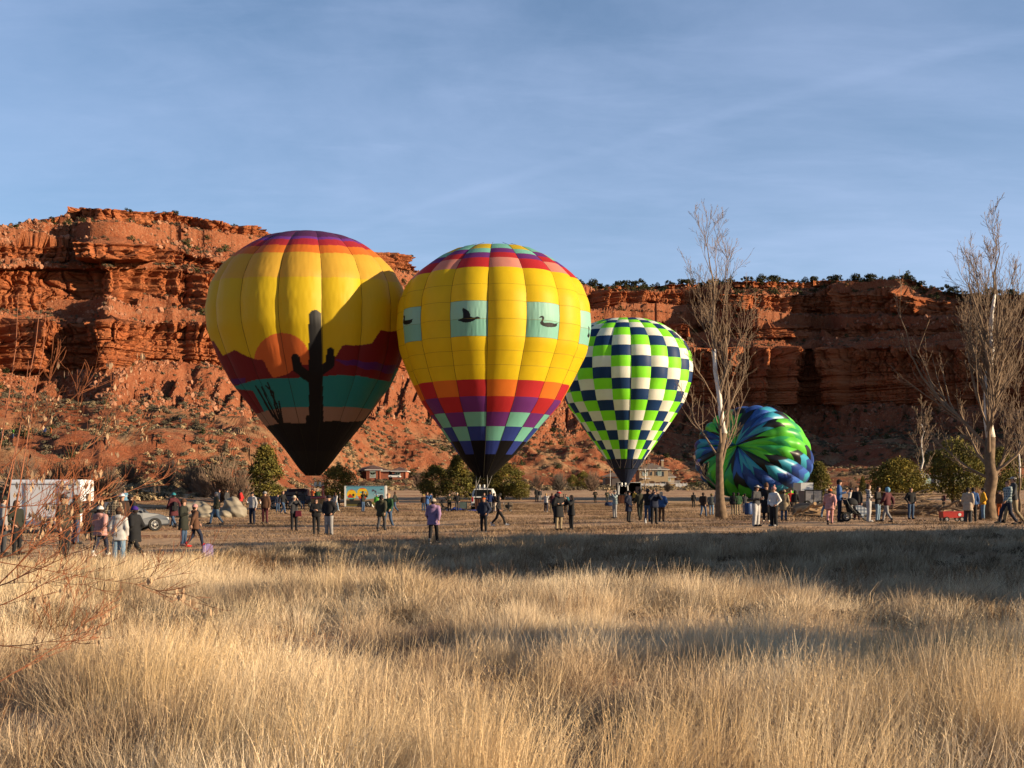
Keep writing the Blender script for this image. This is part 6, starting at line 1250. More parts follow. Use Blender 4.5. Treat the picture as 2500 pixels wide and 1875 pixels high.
def pickup():
    D = 108; x0 = 646; p = Vector(((x0 - CX) / F * D + 2.85, D, 0)); p.z = gz(p.x, D); t = thing('pickup_truck', p, 'dark maroon pickup truck parked behind the wicker basket', 'pickup truck', None, R(183)); m = mat('maroon_car_paint', (.035, .007, .010), .4, .05, 1, spec=.4, coat=.2)
    shell([(2.85, .85, .78, .55, 1.0), (2.7, .98, .9, .45, 1.18), (1.1, 1.0, .92, .42, 1.24), (-2.8, 1.0, .98, .45, 1.24), (-2.9, .98, .96, .55, 1.2)], 'body', m, t)
    shell([(1.25, .92, .8, 1.2, 1.26), (.45, .92, .74, 1.2, 1.88), (-.9, .92, .74, 1.2, 1.93), (-1.25, .92, .80, 1.2, 1.86), (-1.35, .92, .9, 1.2, 1.3)], 'cabin', m, t)
    g = MB(); [g.add([(.95, s * .905, 1.32), (-1.15, s * .905, 1.32), (-1.05, s * .79, 1.80), (.38, s * .79, 1.80)], [(0, 1, 2, 3)]) for s in (-1, 1)]; g.build('window', GLASSD, t)
    g = MB(); g.add([(1.2, -.8, 1.3), (1.2, .8, 1.3), (.5, .70, 1.84), (.5, -.70, 1.84)], [(0, 1, 2, 3)]); g.build('windscreen', GLASSD, t)
    for x in (-1.8, 1.8):
        for s in (-1, 1): wheel(t, x, s * .93, .42, .42, .27)
    for s in (-1, 1): MB().box((2.82, s * .72, .95), (.1, .32, .22)).build('headlight', LAMPW, t); MB().ell((.95, s * 1.1, 1.35), (.09, .13, .12), 8, 5).build('mirror', BLK, t)
    MB().box((2.9, 0, .58), (.12, 1.8, .2)).build('bumper', CHR, t)
pickup()
def white_van():
    D = 104.5; p = Vector(((1183 - CX) / F * D, D, 0)); p.z = gz(p.x, D); t = thing('white_van', p, 'white sport utility vehicle parked end on behind the slatted basket', 'car', None, R(88)); m = WHT
    shell([(-2.4, 1.05, .98, .40, 1.15), (-2.3, 1.08, 1.0, .32, 1.25), (2.2, 1.08, 1.0, .35, 1.2), (2.5, .95, .85, .45, 1.1)], 'body', m, t); shell([(-2.35, 1.0, .82, 1.15, 1.2), (-2.1, 1.0, .80, 1.15, 1.92), (.2, 1.0, .80, 1.15, 1.95), (1.0, 1.0, .9, 1.15, 1.25)], 'cabin', m, t)
    MB().add([(-2.36, -.86, 1.26), (-2.36, .86, 1.26), (-2.16, .72, 1.84), (-2.16, -.72, 1.84)], [(3, 2, 1, 0)]).build('rear_window', GLASSD, t)
    g = MB(); [g.add([(-1.9, s * .985, 1.28), (.6, s * .985, 1.28), (.1, s * .84, 1.84), (-1.85, s * .84, 1.84)], [(0, 1, 2, 3)]) for s in (-1, 1)]; g.build('window', GLASSD, t)
    for s in (-1, 1): MB().box((-2.42, s * .94, .98), (.08, .16, .42)).build('tail_light', LAMPR, t); MB().tube([(.8, s * 1.05, 1.35), (.8, s * 1.35, 1.4)], .03, 5).ell((.8, s * 1.4, 1.4), (.08, .13, .17), 8, 5).build('mirror', BLK, t)
    MB().box((-2.48, 0, .52), (.14, 1.9, .22)).build('bumper', BLK, t); MB().box((-2.45, 0, .95), (.05, .55, .16)).build('number_plate_holder', BLK, t)
    for x in (-1.5, 1.6):
        for s in (-1, 1): wheel(t, x, s * .98, .40, .40, .26)
white_van()
def white_trailer():
    p = foot(110, 1304); p.y += .4; D = p.y; k = D / F; p.x = (110 - CX) * k; t = thing('cargo_trailer', p, 'white enclosed cargo trailer with rounded roof behind the close red twigs', 'trailer', None, R(-3)); L_ = 168 * k / .96; h0, h1 = 22 * k, 132 * k; w = 1.55
    body = MB(); n = 7; prof = [(-w, h0), (0, h0), (0, h1 - .16)] + [(-.16 + .16 * math.cos(a), h1 - .16 + .16 * math.sin(a)) for a in [math.pi / 2 * i / n for i in range(n + 1)]] + [(-w + .16 - .16 * math.sin(a), h1 - .16 + .16 * math.cos(a)) for a in [math.pi / 2 * i / n for i in range(n + 1)]]
    M = Matrix(((0, 1, 0, 0), (-1, 0, 0, 0), (0, 0, 1, 0), (0, 0, 0, 1)))      # prism runs along local x, near side at y = 0
    body.prism([(q[0], q[1]) for q in prof], L_, M); o = body.build('body', mat('dull_white_trailer', (.86, .87, .90), .45, .06, 1, spec=.4), t, False)
    x = lambda px: (px - 110) * k; z = lambda py: (1304 - py) * k
    y0 = -.012; tr = mat('grey_trim', (.22, .23, .25), .5)
    MB().box((x(60), y0, z(1230)), (.10, .03, 100 * k)).build('gap_strip', tr, t); MB().box((x(112), y0, z(1183)), (L_ * .99, .03, .04)).build('roof_trim', CHR, t); MB().box((x(112), y0, z(1286)), (L_ * .99, .04, .08)).build('sill_trim', tr, t)  # the upright strip is coloured dark in place of the door gap
    d = MB(); d.box((x(164), y0, z(1222)), (34 * k * 1.04, .03, 72 * k)); d.build('door', mat('door_white', (.66, .66, .66), .4, .04), t)
    f = MB(); [f.box((x(a), y0 - .015, z(1222)), (.025, .03, 74 * k)) for a in (146, 182)]; f.box((x(164), y0 - .015, z(1186)), (36 * k, .03, .025)); f.build('door_frame', CHR, t); MB().box((x(169), y0 - .04, z(1204)), (.20, .03, .035)).build('latch', BLK, t)
    em = MB(); em.prism([(x(147) - .04, z(1190)), (x(147) + .05, z(1190)), (x(147) + .05, z(1194)), (x(147) + .005, z(1198)), (x(147) - .04, z(1194))], .012, Matrix.Translation((0.06, y0 - .02, 0))); [em.box((x(157) + i * .045, y0 - .02, z(1191.5)), (.028, .012, .04)) for i in range(4)]; em.box((x(151.5), y0 - .02, z(1197)), (.03, .012, .03)); em.build('emblem', BLK, t)
    lg = MB(); [lg.add([(x(67) + i * .05, y0 - .003, z(1263)), (x(67) + i * .05 + .034, y0 - .003, z(1263)), (x(67) + i * .05 + .05, y0 - .003, z(1260.5)), (x(67) + i * .05 + .016, y0 - .003, z(1260.5))], [(0, 1, 2, 3)]) for i in range(3)]; lg.build('lettering', mat('navy_print', (.02, .04, .12), .5), t); MB().box((x(66.5), y0 - .01, z(1269)), (.07, .03, .03)).build('marker_light', LAMPR, t)
    fe = MB(); R1, R2 = 26 * k, 19 * k; cx, cz = x(121), z(1287)
    for i in range(12):
        a0, a1 = math.pi * i / 12, math.pi * (i + 1) / 12; fe.add([(cx + R1 * math.cos(a0), -.26, cz + R1 * math.sin(a0)), (cx + R1 * math.cos(a1), -.26, cz + R1 * math.sin(a1)), (cx + R1 * math.cos(a1), .0, cz + R1 * math.sin(a1)), (cx + R1 * math.cos(a0), .0, cz + R1 * math.sin(a0)), (cx + R2 * math.cos(a0), -.26, cz + R2 * math.sin(a0)), (cx + R2 * math.cos(a1), -.26, cz + R2 * math.sin(a1))], [(0, 3, 2, 1), (0, 1, 5, 4)])
    fe.build('fender', CHR, t); wheel(t, cx, -.12, 17 * k, 17.5 * k, .2); wheel(t, cx, w + .1, 17 * k, 17.5 * k, .2)
    MB().tube([(-L_ / 2, w / 2, h0), (-L_ / 2 - 1.0, w / 2, h0)], .04, 6).build('drawbar', BLK, t)
white_trailer()
def picture_trailer():
    D = 113.0; k = D / F; p = Vector(((887 - CX) * k, D, 0)); p.z = gz(p.x, D); t = thing('cargo_trailer', p, 'enclosed trailer with a blue side printed with two yellow balloons', 'trailer', None, R(2)); z0, z1 = 6 * k, 56 * k; x = lambda px: (px - 887) * k; zb = (1236)
    z = lambda py: (zb - py) * k
    MB().box(((x(841) + x(941)) / 2, 1.1, (z(1234) + z(1183)) / 2), (x(941) - x(841), 2.1, z(1183) - z(1234))).build('body', mat('silver_trailer', (.50, .50, .50), .4, .06), t)
    n1, n2 = 200, 100; X = np.linspace(x(845), x(938), n1)[None, :] + np.zeros((n2, 1)); Z = np.linspace(z(1233), z(1185), n2)[:, None] + np.zeros((1, n1)); u = (X - x(845)) / (x(938) - x(845)); v = (Z - z(1233)) / (z(1185) - z(1233))
    C = np.zeros(u.shape + (3,)); top, bot = np.array((.10, .32, .46)), np.array((.42, .60, .62)); C[:] = bot + (top - bot) * v[..., None]
    land = v < .38 + .03 * np.sin(u * 9); C[land] = (.34, .22, .14); C[v < .22 + .02 * np.sin(u * 17)] = (.22, .20, .04); C[(v < .30) & (u < .42) & (v > .05)] = (.03, .03, .02); C[v < .10] = (.14, .12, .03)
    for (cx, cy, rx, ry, pal) in ((.145, .58, .125, .26, 0), (.43, .63, .155, .30, 1)):
        dx, dy = (u - cx) / rx, (v - cy) / ry; r = np.where(dy > 0, np.hypot(dx, dy), np.maximum(np.hypot(dx, dy * .62), np.abs(dx) - dy * -.0 + np.clip(-dy - .15, 0, 9) * .62)); ins = (r < 1) & (dy > -1.45); C[ins] = (.85, .52, .02)
        C[ins & (dy > .86)] = (.62, .05, .03)
        if pal == 0: C[ins & (dy < -.1 - .25 * np.sin(dx * 5)) & (dx < .3)] = (.50, .05, .02); C[ins & (dy < -.62)] = (.12, .50, .40); C[ins & (dy < -.85)] = (.02, .02, .02); C[ins & (np.hypot(dx - .35, dy + .05) < .26)] = (.03, .05, .02); C[ins & (np.abs(dx - .35) < .05) & (dy < 0)] = (.02, .02, .02)
        else: C[ins & (dy < -.45)] = (.62, .10, .02); C[ins & (dy < -.8)] = (.05, .03, .12); C[ins & (np.abs(dy - .25) < .14) & ((np.abs(dx + .3) < .17) | (np.abs(dx - .52) < .13) | (dx < -.86))] = (.10, .50, .45); C[ins & (dx > .75)] *= .6
    me = quad_mesh('picture_panel', np.stack([X, np.full(X.shape, .035), Z], -1).reshape(-1, 3), grid_faces(n2, n1)); set_col(me, C.reshape(-1, 3)); me.materials.append(attr_mat('printed_vinyl', rough=.35)); link_mesh('picture_panel', me, None, t)
    s = MB(); q = lambda U, Vv: (x(845) + U * (x(938) - x(845)), .02, z(1233) + Vv * (z(1185) - z(1233)))
    s.tube([q(.70, .74), q(.695, .82), q(.715, .86), q(.725, .80), q(.70, .77)], .018, 4); s.tube([q(.725, .78), q(.74, .80), q(.745, .76), q(.757, .79), q(.765, .75), q(.78, .79), q(.79, .73), q(.755, .66)], .018, 4); s.tube([q(.755, .665), q(.96, .665)], .018, 4); s.build('script_lettering', mat('maroon_print', (.15, .02, .03), .5), t)
    s = MB(); s.box(q(.93, .85), (.18, .012, .07)); s.box(q(.018, .95), (.10, .012, .05)); s.build('maker_badge', BLK, t); MB().box(q(.85, .585), (.85, .012, .07)).build('small_print', mat('pale_print', (.6, .68, .7), .5), t)
    MB().box((x(843), -.0, z(1209)), (.16, .08, 50 * k)).build('corner_cap', WHT, t); MB().box((x(891), .02, z(1183.5)), (98 * k, .06, .05)).build('roof_rail', CHR, t)
    f = MB(); f.bar((x(893), -.12, z(1225)), (x(906), -.12, z(1225)), .10); f.bar((x(906), -.12, z(1225)), (x(912), -.12, z(1237)), .10); f.bar((x(893), -.12, z(1225)), (x(890), -.12, z(1235)), .06); f.build('fender', WHT, t)
    wheel(t, x(900.5), -.12, 8.3 * k, 8.3 * k, .24); MB().tube([(x(841), 1, .5), (x(820), 1, .45)], .05, 5).build('drawbar', BLK, t)
picture_trailer()
# ------------------------------------------------------------------ baskets, burners and gear under the balloons
WICK = mat('wicker', (.42, .25, .11), .8, .25, 18, bump=.8); WICKD = mat('dark_wicker', (.16, .06, .03), .8, .25, 18, bump=.8); ROPE = mat('grey_cable', (.30, .28, .25), .7)
def basket(px, D, label, h=1.1, w=1.25, d=1.0, wm=WICK, trim=REDM, post=REDM, top=2.3, mouth=None, rim_h=.12):
    p = Vector(((px - CX) / F * D, D, 0)); p.z = gz(p.x, D); t = thing('balloon_basket', p, label, 'basket', 'baskets under the standing balloons')
    b = MB(); V = []; n = 28
    for (zz, s) in ((.05, .93), (h * .5, .97), (h, 1.0), (h, .93), (.12, .86)):
        for i in range(n): a = 2 * math.pi * i / n; c, q = math.cos(a), math.sin(a); r = (abs(c) ** 4 + abs(q) ** 4) ** -.25; V.append((c * r * w / 2 * s, q * r * d / 2 * s, zz))
    Fs = [(i * n + k, i * n + (k + 1) % n, (i + 1) * n + (k + 1) % n, (i + 1) * n + k) for i in range(4) for k in range(n)] + [tuple(4 * n + k for k in range(n))]; b.add(V, Fs); b.build('wicker_body', wm, t)
    r = MB(); pts = [Vector(V[2 * n + i]) for i in range(n)] + [Vector(V[2 * n])]; r.tube(pts, rim_h * .5, 6); r.build('padded_rim', trim, t)
    for i in range(7): s = MB(); a = -w / 2 * .8 + i * w * .8 / 6; s.tube([(a, -d / 2 * 1.0 - .01, .08), (a, -d / 2 * 1.02 - .01, h - .05)], .018, 4); s.build('stake', wm, t)
    for sx in (-1, 1):
        for sy in (-1, 1): MB().tube([(sx * w * .42, sy * d * .42, h), (sx * w * .38, sy * d * .38, top)], .035, 6).build('upright', post, t)
    f = MB(); c = [(-w * .4, -d * .4, top), (w * .4, -d * .4, top), (w * .4, d * .4, top), (-w * .4, d * .4, top)]; [f.tube([c[i], c[(i + 1) % 4]], .03, 6) for i in range(4)]; f.build('burner_frame', CHR, t)
    for s in (-1, 1):
        bn = MB(); bn.tube([(s * .2, 0, top - .12), (s * .2, 0, top + .30)], .11, 10); [bn.disc((s * .2, 0, top + .02 + .07 * j), (0, 0, 1), .15, .02, 12, .09) for j in range(4)]; bn.build('burner', CHR, t)
        MB().tube([(s * w * .3, 0, .15), (s * w * .3, 0, .95)], .17, 10).build('gas_cylinder', CHR, t)
    if mouth:
        e, root = mouth; cb = MB(); o = Vector(t.location)
        for i in range(8): a = 2 * math.pi * (i + .5) / 8; q = Vector(e.pt(e.yy[-1] - 5, a)) - o; cx = Vector(c[(0 if math.sin(a) < 0 else 1) if math.cos(a) > 0 else (3 if math.sin(a) < 0 else 2)]); cb.tube([cx, q], .012, 4)
        cb.build('suspension_cables', ROPE, t)
    return t
basket(776, 104.0, 'tan wicker basket with red posts and rim by the maroon pickup', top=2.25, mouth=(E1, B1)); basket(1176, 99.4, 'dark slatted wicker basket standing before the white vehicle', wm=WICKD, trim=BLK, post=BLK, top=2.0, mouth=(E2, B2)); basket(1522, 125.5, 'dark red wicker basket with white uprights under the checkered balloon', h=1.0, wm=WICKD, trim=BLK, post=WHT, top=2.05, mouth=(E3, B3))
def open_trailer():
    D = 128.5; k = D / F; p = Vector(((1537 - CX) * k, D, 0)); p.z = gz(p.x, D); t = thing('open_trailer', p, 'dark open ended trailer with a white frame behind the checkered balloon basket', 'trailer'); w, h = 56 * k, 46 * k
    b = MB(); b.box((0, 2.6, h / 2 + .15), (w * .98, .06, h)); [b.box((s * w / 2 * .98, 1.3, h / 2 + .15), (.06, 2.6, h)) for s in (-1, 1)]; b.box((0, 1.3, h + .15), (w, 2.7, .06)); b.box((0, 1.3, .3), (w, 2.6, .1)); b.build('walls', mat('black_interior', (.02, .018, .016), .9), t)
    f = MB(); [f.box((s * w / 2, 0, h / 2 + .15), (.09, .09, h + .1)) for s in (-1, 1)]; f.box((0, 0, h + .2), (w, .09, .09)); f.build('door_frame', WHT, t); MB().box((w * .38, .5, h * .6), (w * .2, .6, h * .55)).build('side_panel', mat('taupe_panel', (.20, .15, .13), .7), t)
    wheel(t, 0, -.02, .3, .3); wheel(t, w * .4, 2.6, .3, .3)
    t2 = thing('equipment_bag', foot(1487, 1237), 'dark blue duffel bag lying on the field', 'bag'); b = MB(); b.ell((0, 0, .22), (.46, .26, .26), 14, 8, -.8, 1); b.build('bag', mat('blue_canvas', (.010, .03, .10), .8, .2, 5, bump=.5), t2, True); s = MB(); [s.tube([(x, -.2, .38), (x, -.1, .56), (x, .1, .56), (x, .2, .38)], .018, 4) for x in (-.2, .2)]; s.build('handle', BLK, t2); MB().disc((.44, 0, .22), (1, 0, 0), .2, .03, 12).build('end_patch', mat('teal_trim', (.03, .25, .28), .7), t2)
open_trailer()
def inflator_fan():
    t = thing('inflator_fan', foot(1241, 1251), 'petrol inflator fan in a round wire cage on wheels', 'fan', None, R(15)); c = MB(); r = .36
    for y in (-.12, .12): c.tube([(r * math.cos(a), y, .52 + r * math.sin(a)) for a in [2 * math.pi * i / 20 for i in range(21)]], .015, 4)
    for rr in (.12, .24): c.tube([(rr * math.cos(a), -.13, .52 + rr * math.sin(a)) for a in [2 * math.pi * i / 16 for i in range(17)]], .008, 3)
    for i in range(12): a = 2 * math.pi * i / 12; c.tube([(0, -.15, .52), (r * math.cos(a), -.12, .52 + r * math.sin(a)), (r * math.cos(a), .12, .52 + r * math.sin(a))], .008, 3)
    c.build('cage', mat('dull_brass_cage', (.18, .16, .11), .6), t); b = MB()
    for i in range(4): a = math.pi / 2 * i; u = Vector((math.cos(a), 0, math.sin(a))); v = Vector((-math.sin(a), .25, math.cos(a))); b.add([Vector((0, 0, .52)) + v * .03, Vector((0, 0, .52)) + u * .3 + v * .07, Vector((0, 0, .52)) + u * .3 - v * .07, Vector((0, 0, .52)) - v * .03], [(0, 1, 2, 3), (3, 2, 1, 0)])
    b.build('blades', BLK, t); MB().box((0, .28, .48), (.3, .26, .3)).build('engine', BLK, t); f = MB(); [f.tube([(s * .2, -.1, .2), (s * .26, -.1, .02), (s * .26, .4, .06), (s * .26, .5, .8)], .018, 4) for s in (-1, 1)]; f.build('stand', CHR, t); wheel(t, -.26, .35, .1, .1, .05); wheel(t, .26, .35, .1, .1, .05)
inflator_fan()
def pram(px, py, label, rz=0, three=False, s=1.0):
    t = thing('stroller', foot(px, py), label, 'stroller', None, R(rz)); t.scale = (s, s, s); blk = mat('black_stroller_cloth', (.012, .012, .014), .85, .2, 6); f = MB()
    for y in (-.25, .25): f.tube([(-.42, y, 1.0), (-.30, y, .75), (.05, y, .35), (.50, y, .22)], .017, 5); f.tube([(-.40, y, .24), (.0, y, .45), (.22, y, .42)], .015, 5)
    f.tube([(-.42, -.25, 1.0), (-.42, .25, 1.0)], .02, 5); f.build('frame', BLK, t)
    st = MB(); st.prism([(-.30, .72), (-.22, .35), (.18, .33), (.40, .22), (.42, .28), (.20, .42), (-.10, .46), (-.20, .78)], .42); st.build('seat', blk, t)
    hd = MB(); M = Matrix.Translation((-.12, 0, .72)); hd.ell((0, 0, 0), (.32, .24, .30), 14, 6, 0, 1, M); hd.build('canopy', blk, t, True)
    if three: wheel(t, -.42, -.28, .21, .21, .05, 8); wheel(t, -.42, .28, .21, .21, .05, 8); wheel(t, .56, 0, .19, .19, .05, 8)
    else: [wheel(t, x, y, .11, .11, .05, 5) for x in (-.36, .42) for y in (-.26, .26)]; MB().box((-.08, 0, .22), (.5, .4, .18)).build('basket', blk, t)
    return t
pram(1085, 1250, 'black stroller beside the blue ground sheet', 10, s=1.0)
js = pram(2084, 1274, 'black three wheeled jogging stroller pushed by the tall man', 3, True, 1.02)
def jogger_load():
    b = foot(2084, 1274); me = MB(); P0 = [(-.12, .62), (.12, .66), (.42, .50), (.60, .36), (.52, .30), (.30, .26), (.22, .10), (.10, .30), (-.08, .48)]; me.prism(P0, .46, Matrix.Translation(b + Vector((.12, -.03, .06)))); o = me.build('blanket', plaid('blanket_print', (.62, .66, .70), (.10, .14, .22), 45)); tag(o, 'white and grey blue patterned blanket draped over the jogging stroller', 'blanket')
    t = thing('baby', b + Vector((-.03, -.04, .48)), 'baby in a navy hat lying back in the jogging stroller', 'person'); t.scale = (.42, .42, .42)
    for nm, key, m in (('body', 'body', SKIN), ('coat', 'top_parka', cloth('navy')), ('beanie', 'beanie', cloth('navy'))): o = bpy.data.objects.new(nm, pose_part('stand', key, True)); COL.objects.link(o); o.parent = t; o.material_slots[0].link = 'OBJECT'; o.material_slots[0].material = m
    t.rotation_euler = (R(-40), 0, R(75))
jogger_load()
def camping_cart():
    t = thing('camping_cart', foot(1131, 1248), 'green grey folding camping cart beside the person with the pale beanie', 'cart', None, R(5)); MB().box((0, 0, .5), (.62, .45, .52), taper=1.08).build('fabric_bin', mat('green_grey_canvas', (.07, .10, .09), .9, .2, 5), t)
    f = MB(); [f.tube([(sx * .31, sy * .23, .18), (sx * .33, sy * .25, .85)], .015, 4) for sx in (-1, 1) for sy in (-1, 1)]; f.tube([(.33, 0, .3), (.62, 0, .5), (.66, 0, .95)], .015, 4); f.build('frame', BLK, t); [wheel(t, x, y, .1, .1, .05, 5) for x in (-.24, .24) for y in (-.24, .24)]
camping_cart()
def ground_sheet():
    D = 97.5; k = D / F; n, m_ = 60, 10; X = np.linspace((1090 - CX) * k, (1212 - CX) * k, n)[None, :] + np.zeros((m_, 1)); Y = D + np.linspace(-1.3, 1.3, m_)[:, None] + .35 * fbm(X * .8, 0, seed=5); Z = ground_z(X, Y) + .05 + .13 * np.clip(fbm(X * 1.8, Y * 1.8, seed=9, oct=3) + .25, 0, 1) * (1 + 1.6 * np.exp(-((X - (1110 - CX) * k) / .7) ** 2))
    c = np.array([X.mean(), Y.mean(), Z.min()]); me = quad_mesh('ground_sheet', np.stack([X, Y, Z], -1).reshape(-1, 3) - c, grid_faces(m_, n), True); me.materials.append(mat('blue_tarpaulin', (.03, .05, .28), .5, .25, 3)); o = link_mesh('ground_sheet', me); o.location = c; tag(o, 'crumpled royal blue ground sheet spread before the basket and white vehicle', 'tarpaulin')
ground_sheet()
def fabric_heap():
    D = 79.0; k = D / F; cx = (508 - CX) * k; gzv = gz(cx, D); x = lambda px: (px - 508) * k; E = [(457, 0, .35, 1.0, .8, .62), (478, .3, .55, .9, .8, .55), (500, 0, .35, .75, .7, .5), (528, .2, .3, .9, .6, .45), (568, .1, .75, .62, .6, .66), (575, .1, .3, .8, .7, .6), (553, -.5, .18, .6, .5, .34), (497, -.6, .05, .8, .4, .22), (562, .0, 1.15, .45, .3, .16)]
    def f(X, Y, Z):
        d = None
        for (px, y, z, a, b, c) in E: e = (np.sqrt(((X - x(px)) / a) ** 2 + ((Y - y) / b) ** 2 + ((Z - z) / c) ** 2) - 1) * min(a, b, c); d = e if d is None else smin(d, e, .10)
        return d + .05 * np.sin(X * 5 + 2 * np.sin(Z * 6 + Y * 3)) + .03 * np.sin(X * 11 + Z * 8)
    V, Fs = surface_nets(f, (-3.6, -1.6, -.15), (3.4, 1.8, 1.6), .075); me = quad_mesh('fabric_heap', V, Fs, True); me.materials.append(mat('sand_nylon', (.28, .24, .18), .6, .1, 2, bump=.4)); o = link_mesh('fabric_heap', me); o.location = (cx, D, gzv); tag(o, 'bulging heap of sand coloured balloon cover on the field', 'fabric cover')
fabric_heap()
# ------------------------------------------------------------------ small things held or lying about
def small(name, p, label, cat, build, rz=0, group=None):
    t = thing(name, p, label, cat, group, R(rz)); build(t); return t
def backpack(t, m, s=1.0):
    MB().box((0, 0, .24 * s), (.30 * s, .18 * s, .46 * s), taper=.82).ell((0, 0, .44 * s), (.13 * s, .08 * s, .08 * s), 10, 5).build('pack', m, t, False); MB().box((0, -.12 * s, .16 * s), (.22 * s, .08 * s, .24 * s), taper=.9).build('front_pocket', m, t); b = MB(); [b.tube([(q * .09 * s, .09 * s, .44 * s), (q * .11 * s, .16 * s, .3 * s), (q * .09 * s, .09 * s, .06 * s)], .018 * s, 5) for q in (-1, 1)]; b.build('straps', BLK, t)
lil = mat('lilac_nylon', (.24, .18, .38), .7, .12, 6, bump=.3); p = foot(507, 1377); small('backpack', p, 'lilac school backpack left standing on the shaded ground', 'backpack', lambda t: backpack(t, lil, .95), 25)
def worn(px, fy, hy, off, rz, col, label, s=1.0): b = foot(px, fy); small('backpack', b + Vector((off[0], off[1], hy)), label, 'backpack', lambda t: backpack(t, cloth(col), s), rz)
worn(424, 1290, .92, (.10, -.16, 0), -50, 'black', 'black backpack worn over the maroon coat'); worn(1181, 1302, .80, (.24, .10, 0), 90, 'black', 'small black backpack on the back of the navy jacket', .9)
def shoulder_bag(t): MB().box((0, 0, .15), (.30, .10, .28), taper=.8).build('bag', mat('wine_leather', (.14, .012, .025), .6), t); MB().tube([(-.10, 0, .27), (-.05, .02, .6), (0, .02, .68), (.05, .02, .6), (.10, 0, .27)], .01, 4).build('strap', BLK, t)
small('shoulder_bag', foot(718, 1297) + Vector((.24, -.12, .72)), 'wine red shoulder bag hanging at the side of the woman in charcoal', 'bag', shoulder_bag)
def cupf(m): return lambda t: MB().tube([(0, 0, 0), (0, 0, .13)], [.036, .045], 10).build('cup', m, t)
small('coffee_cup', foot(647, 1281) + Vector((-.20, -.34, 1.19)), 'pale thermos cup held by the woman in brown and maroon', 'cup', cupf(WHT)); small('travel_mug', foot(616, 1281) + Vector((-.22, -.33, 1.12)), 'black mug held by the man in the light grey sweatshirt', 'cup', cupf(BLK)); small('travel_mug', foot(448, 1334) + Vector((.46, -.02, 1.30)), 'dark tumbler held out by the woman in the olive coat', 'cup', cupf(mat('slate_steel', (.08, .09, .12), .4)))
small('paper_sheet', foot(241, 1318) + Vector((-.22, -.42, 1.12)), 'white sheet of paper held up among the group at the trailer', 'paper', lambda t: MB().add([(-.13, 0, 0), (.12, -.03, .02), (.13, 0, .40), (-.10, .04, .38), (-.13, .004, 0), (.12, -.026, .02), (.13, .004, .40), (-.10, .044, .38)], [(0, 1, 2, 3), (7, 6, 5, 4), (0, 4, 5, 1), (1, 5, 6, 2), (2, 6, 7, 3), (3, 7, 4, 0)]).build('sheet', mat('white_paper', (.75, .76, .78), .8, .02), t), 10)
def phone_at(px, fy, rz, up, fw, label):
    b = foot(px, fy); a = R(rz); small('mobile_phone', b + Vector((math.sin(a) * fw, -math.cos(a) * fw, up)), label, 'phone', lambda t: MB().box((0, 0, 0), (.08, .015, .15)).build('phone_body', BLK, t), rz)
for a in [(718, 1297, 25, 1.44, .36, 'phone raised by the woman in charcoal'), (772, 1305, 5, 1.02, .34, 'phone in the hands of the woman dressed in black'), (1043, 1260, 75, 1.62, .37, 'phone held up by the man in the blue jacket'), (1396, 1295, -70, 1.45, .36, 'phone raised by the woman in the black coat'), (1597, 1281, 10, 1.60, .37, 'phone held up by the woman in the dark navy jacket'), (1846, 1286, 40, 1.18, .36, 'phone held by the man in the pale grey cap')]: phone_at(*a)
small('plastic_bottle', foot(1576, 1279), 'clear plastic bottle standing on the ground before the photographers', 'bottle', lambda t: (MB().tube([(0, 0, 0), (0, 0, .16), (0, 0, .20), (0, 0, .24)], [.04, .04, .018, .018], 10).build('bottle_body', mat('clear_plastic', (.75, .78, .80), .1, .02, spec=.8), t), MB().tube([(0, 0, .24), (0, 0, .262)], .02, 8).build('cap', WHT, t)))
def barrel(px, py, label): small('water_barrel', foot(px, py), label, 'barrel', lambda t: (MB().tube([(0, 0, 0), (0, 0, .08), (0, 0, .45), (0, 0, .82), (0, 0, .88)], [.26, .29, .30, .29, .26], 16).build('drum', mat('blue_plastic', (.015, .05, .16), .5), t, True), MB().disc((0, 0, .3), (0, 0, 1), .31, .03, 16, .27).disc((0, 0, .6), (0, 0, 1), .31, .03, 16, .27).build('hoops', mat('blue_plastic', (.015, .05, .16), .5), t)), group='blue barrels by the lying balloon')
barrel(1827, 1257, 'blue plastic barrel behind the man in the grey cap'); barrel(1838, 1254, 'blue plastic barrel farther back beside the first one')
def wagon():
    t = thing('toy_wagon', foot(2324, 1274), 'red pull along toy wagon with its handle standing upright', 'wagon', None, R(4)); MB().box((0, 0, .30), (.95, .45, .26), taper=1.06).build('tray', REDM, t); MB().box((0, 0, .435), (1.02, .50, .03)).build('lip', REDM, t); MB().disc((.24, -.238, .31), (0, 1, 0), .07, .012, 14).build('badge', WHT, t); MB().tube([(-.40, 0, .2), (-.36, 0, .6), (-.40, 0, 1.0)], .014, 5).tube([(-.40, -.08, 1.0), (-.40, .08, 1.0)], .014, 5).build('handle', BLK, t); [wheel(t, x, y, .11, .11, .05, 5, WHT) for x in (-.34, .34) for y in (-.24, .24)]
wagon()
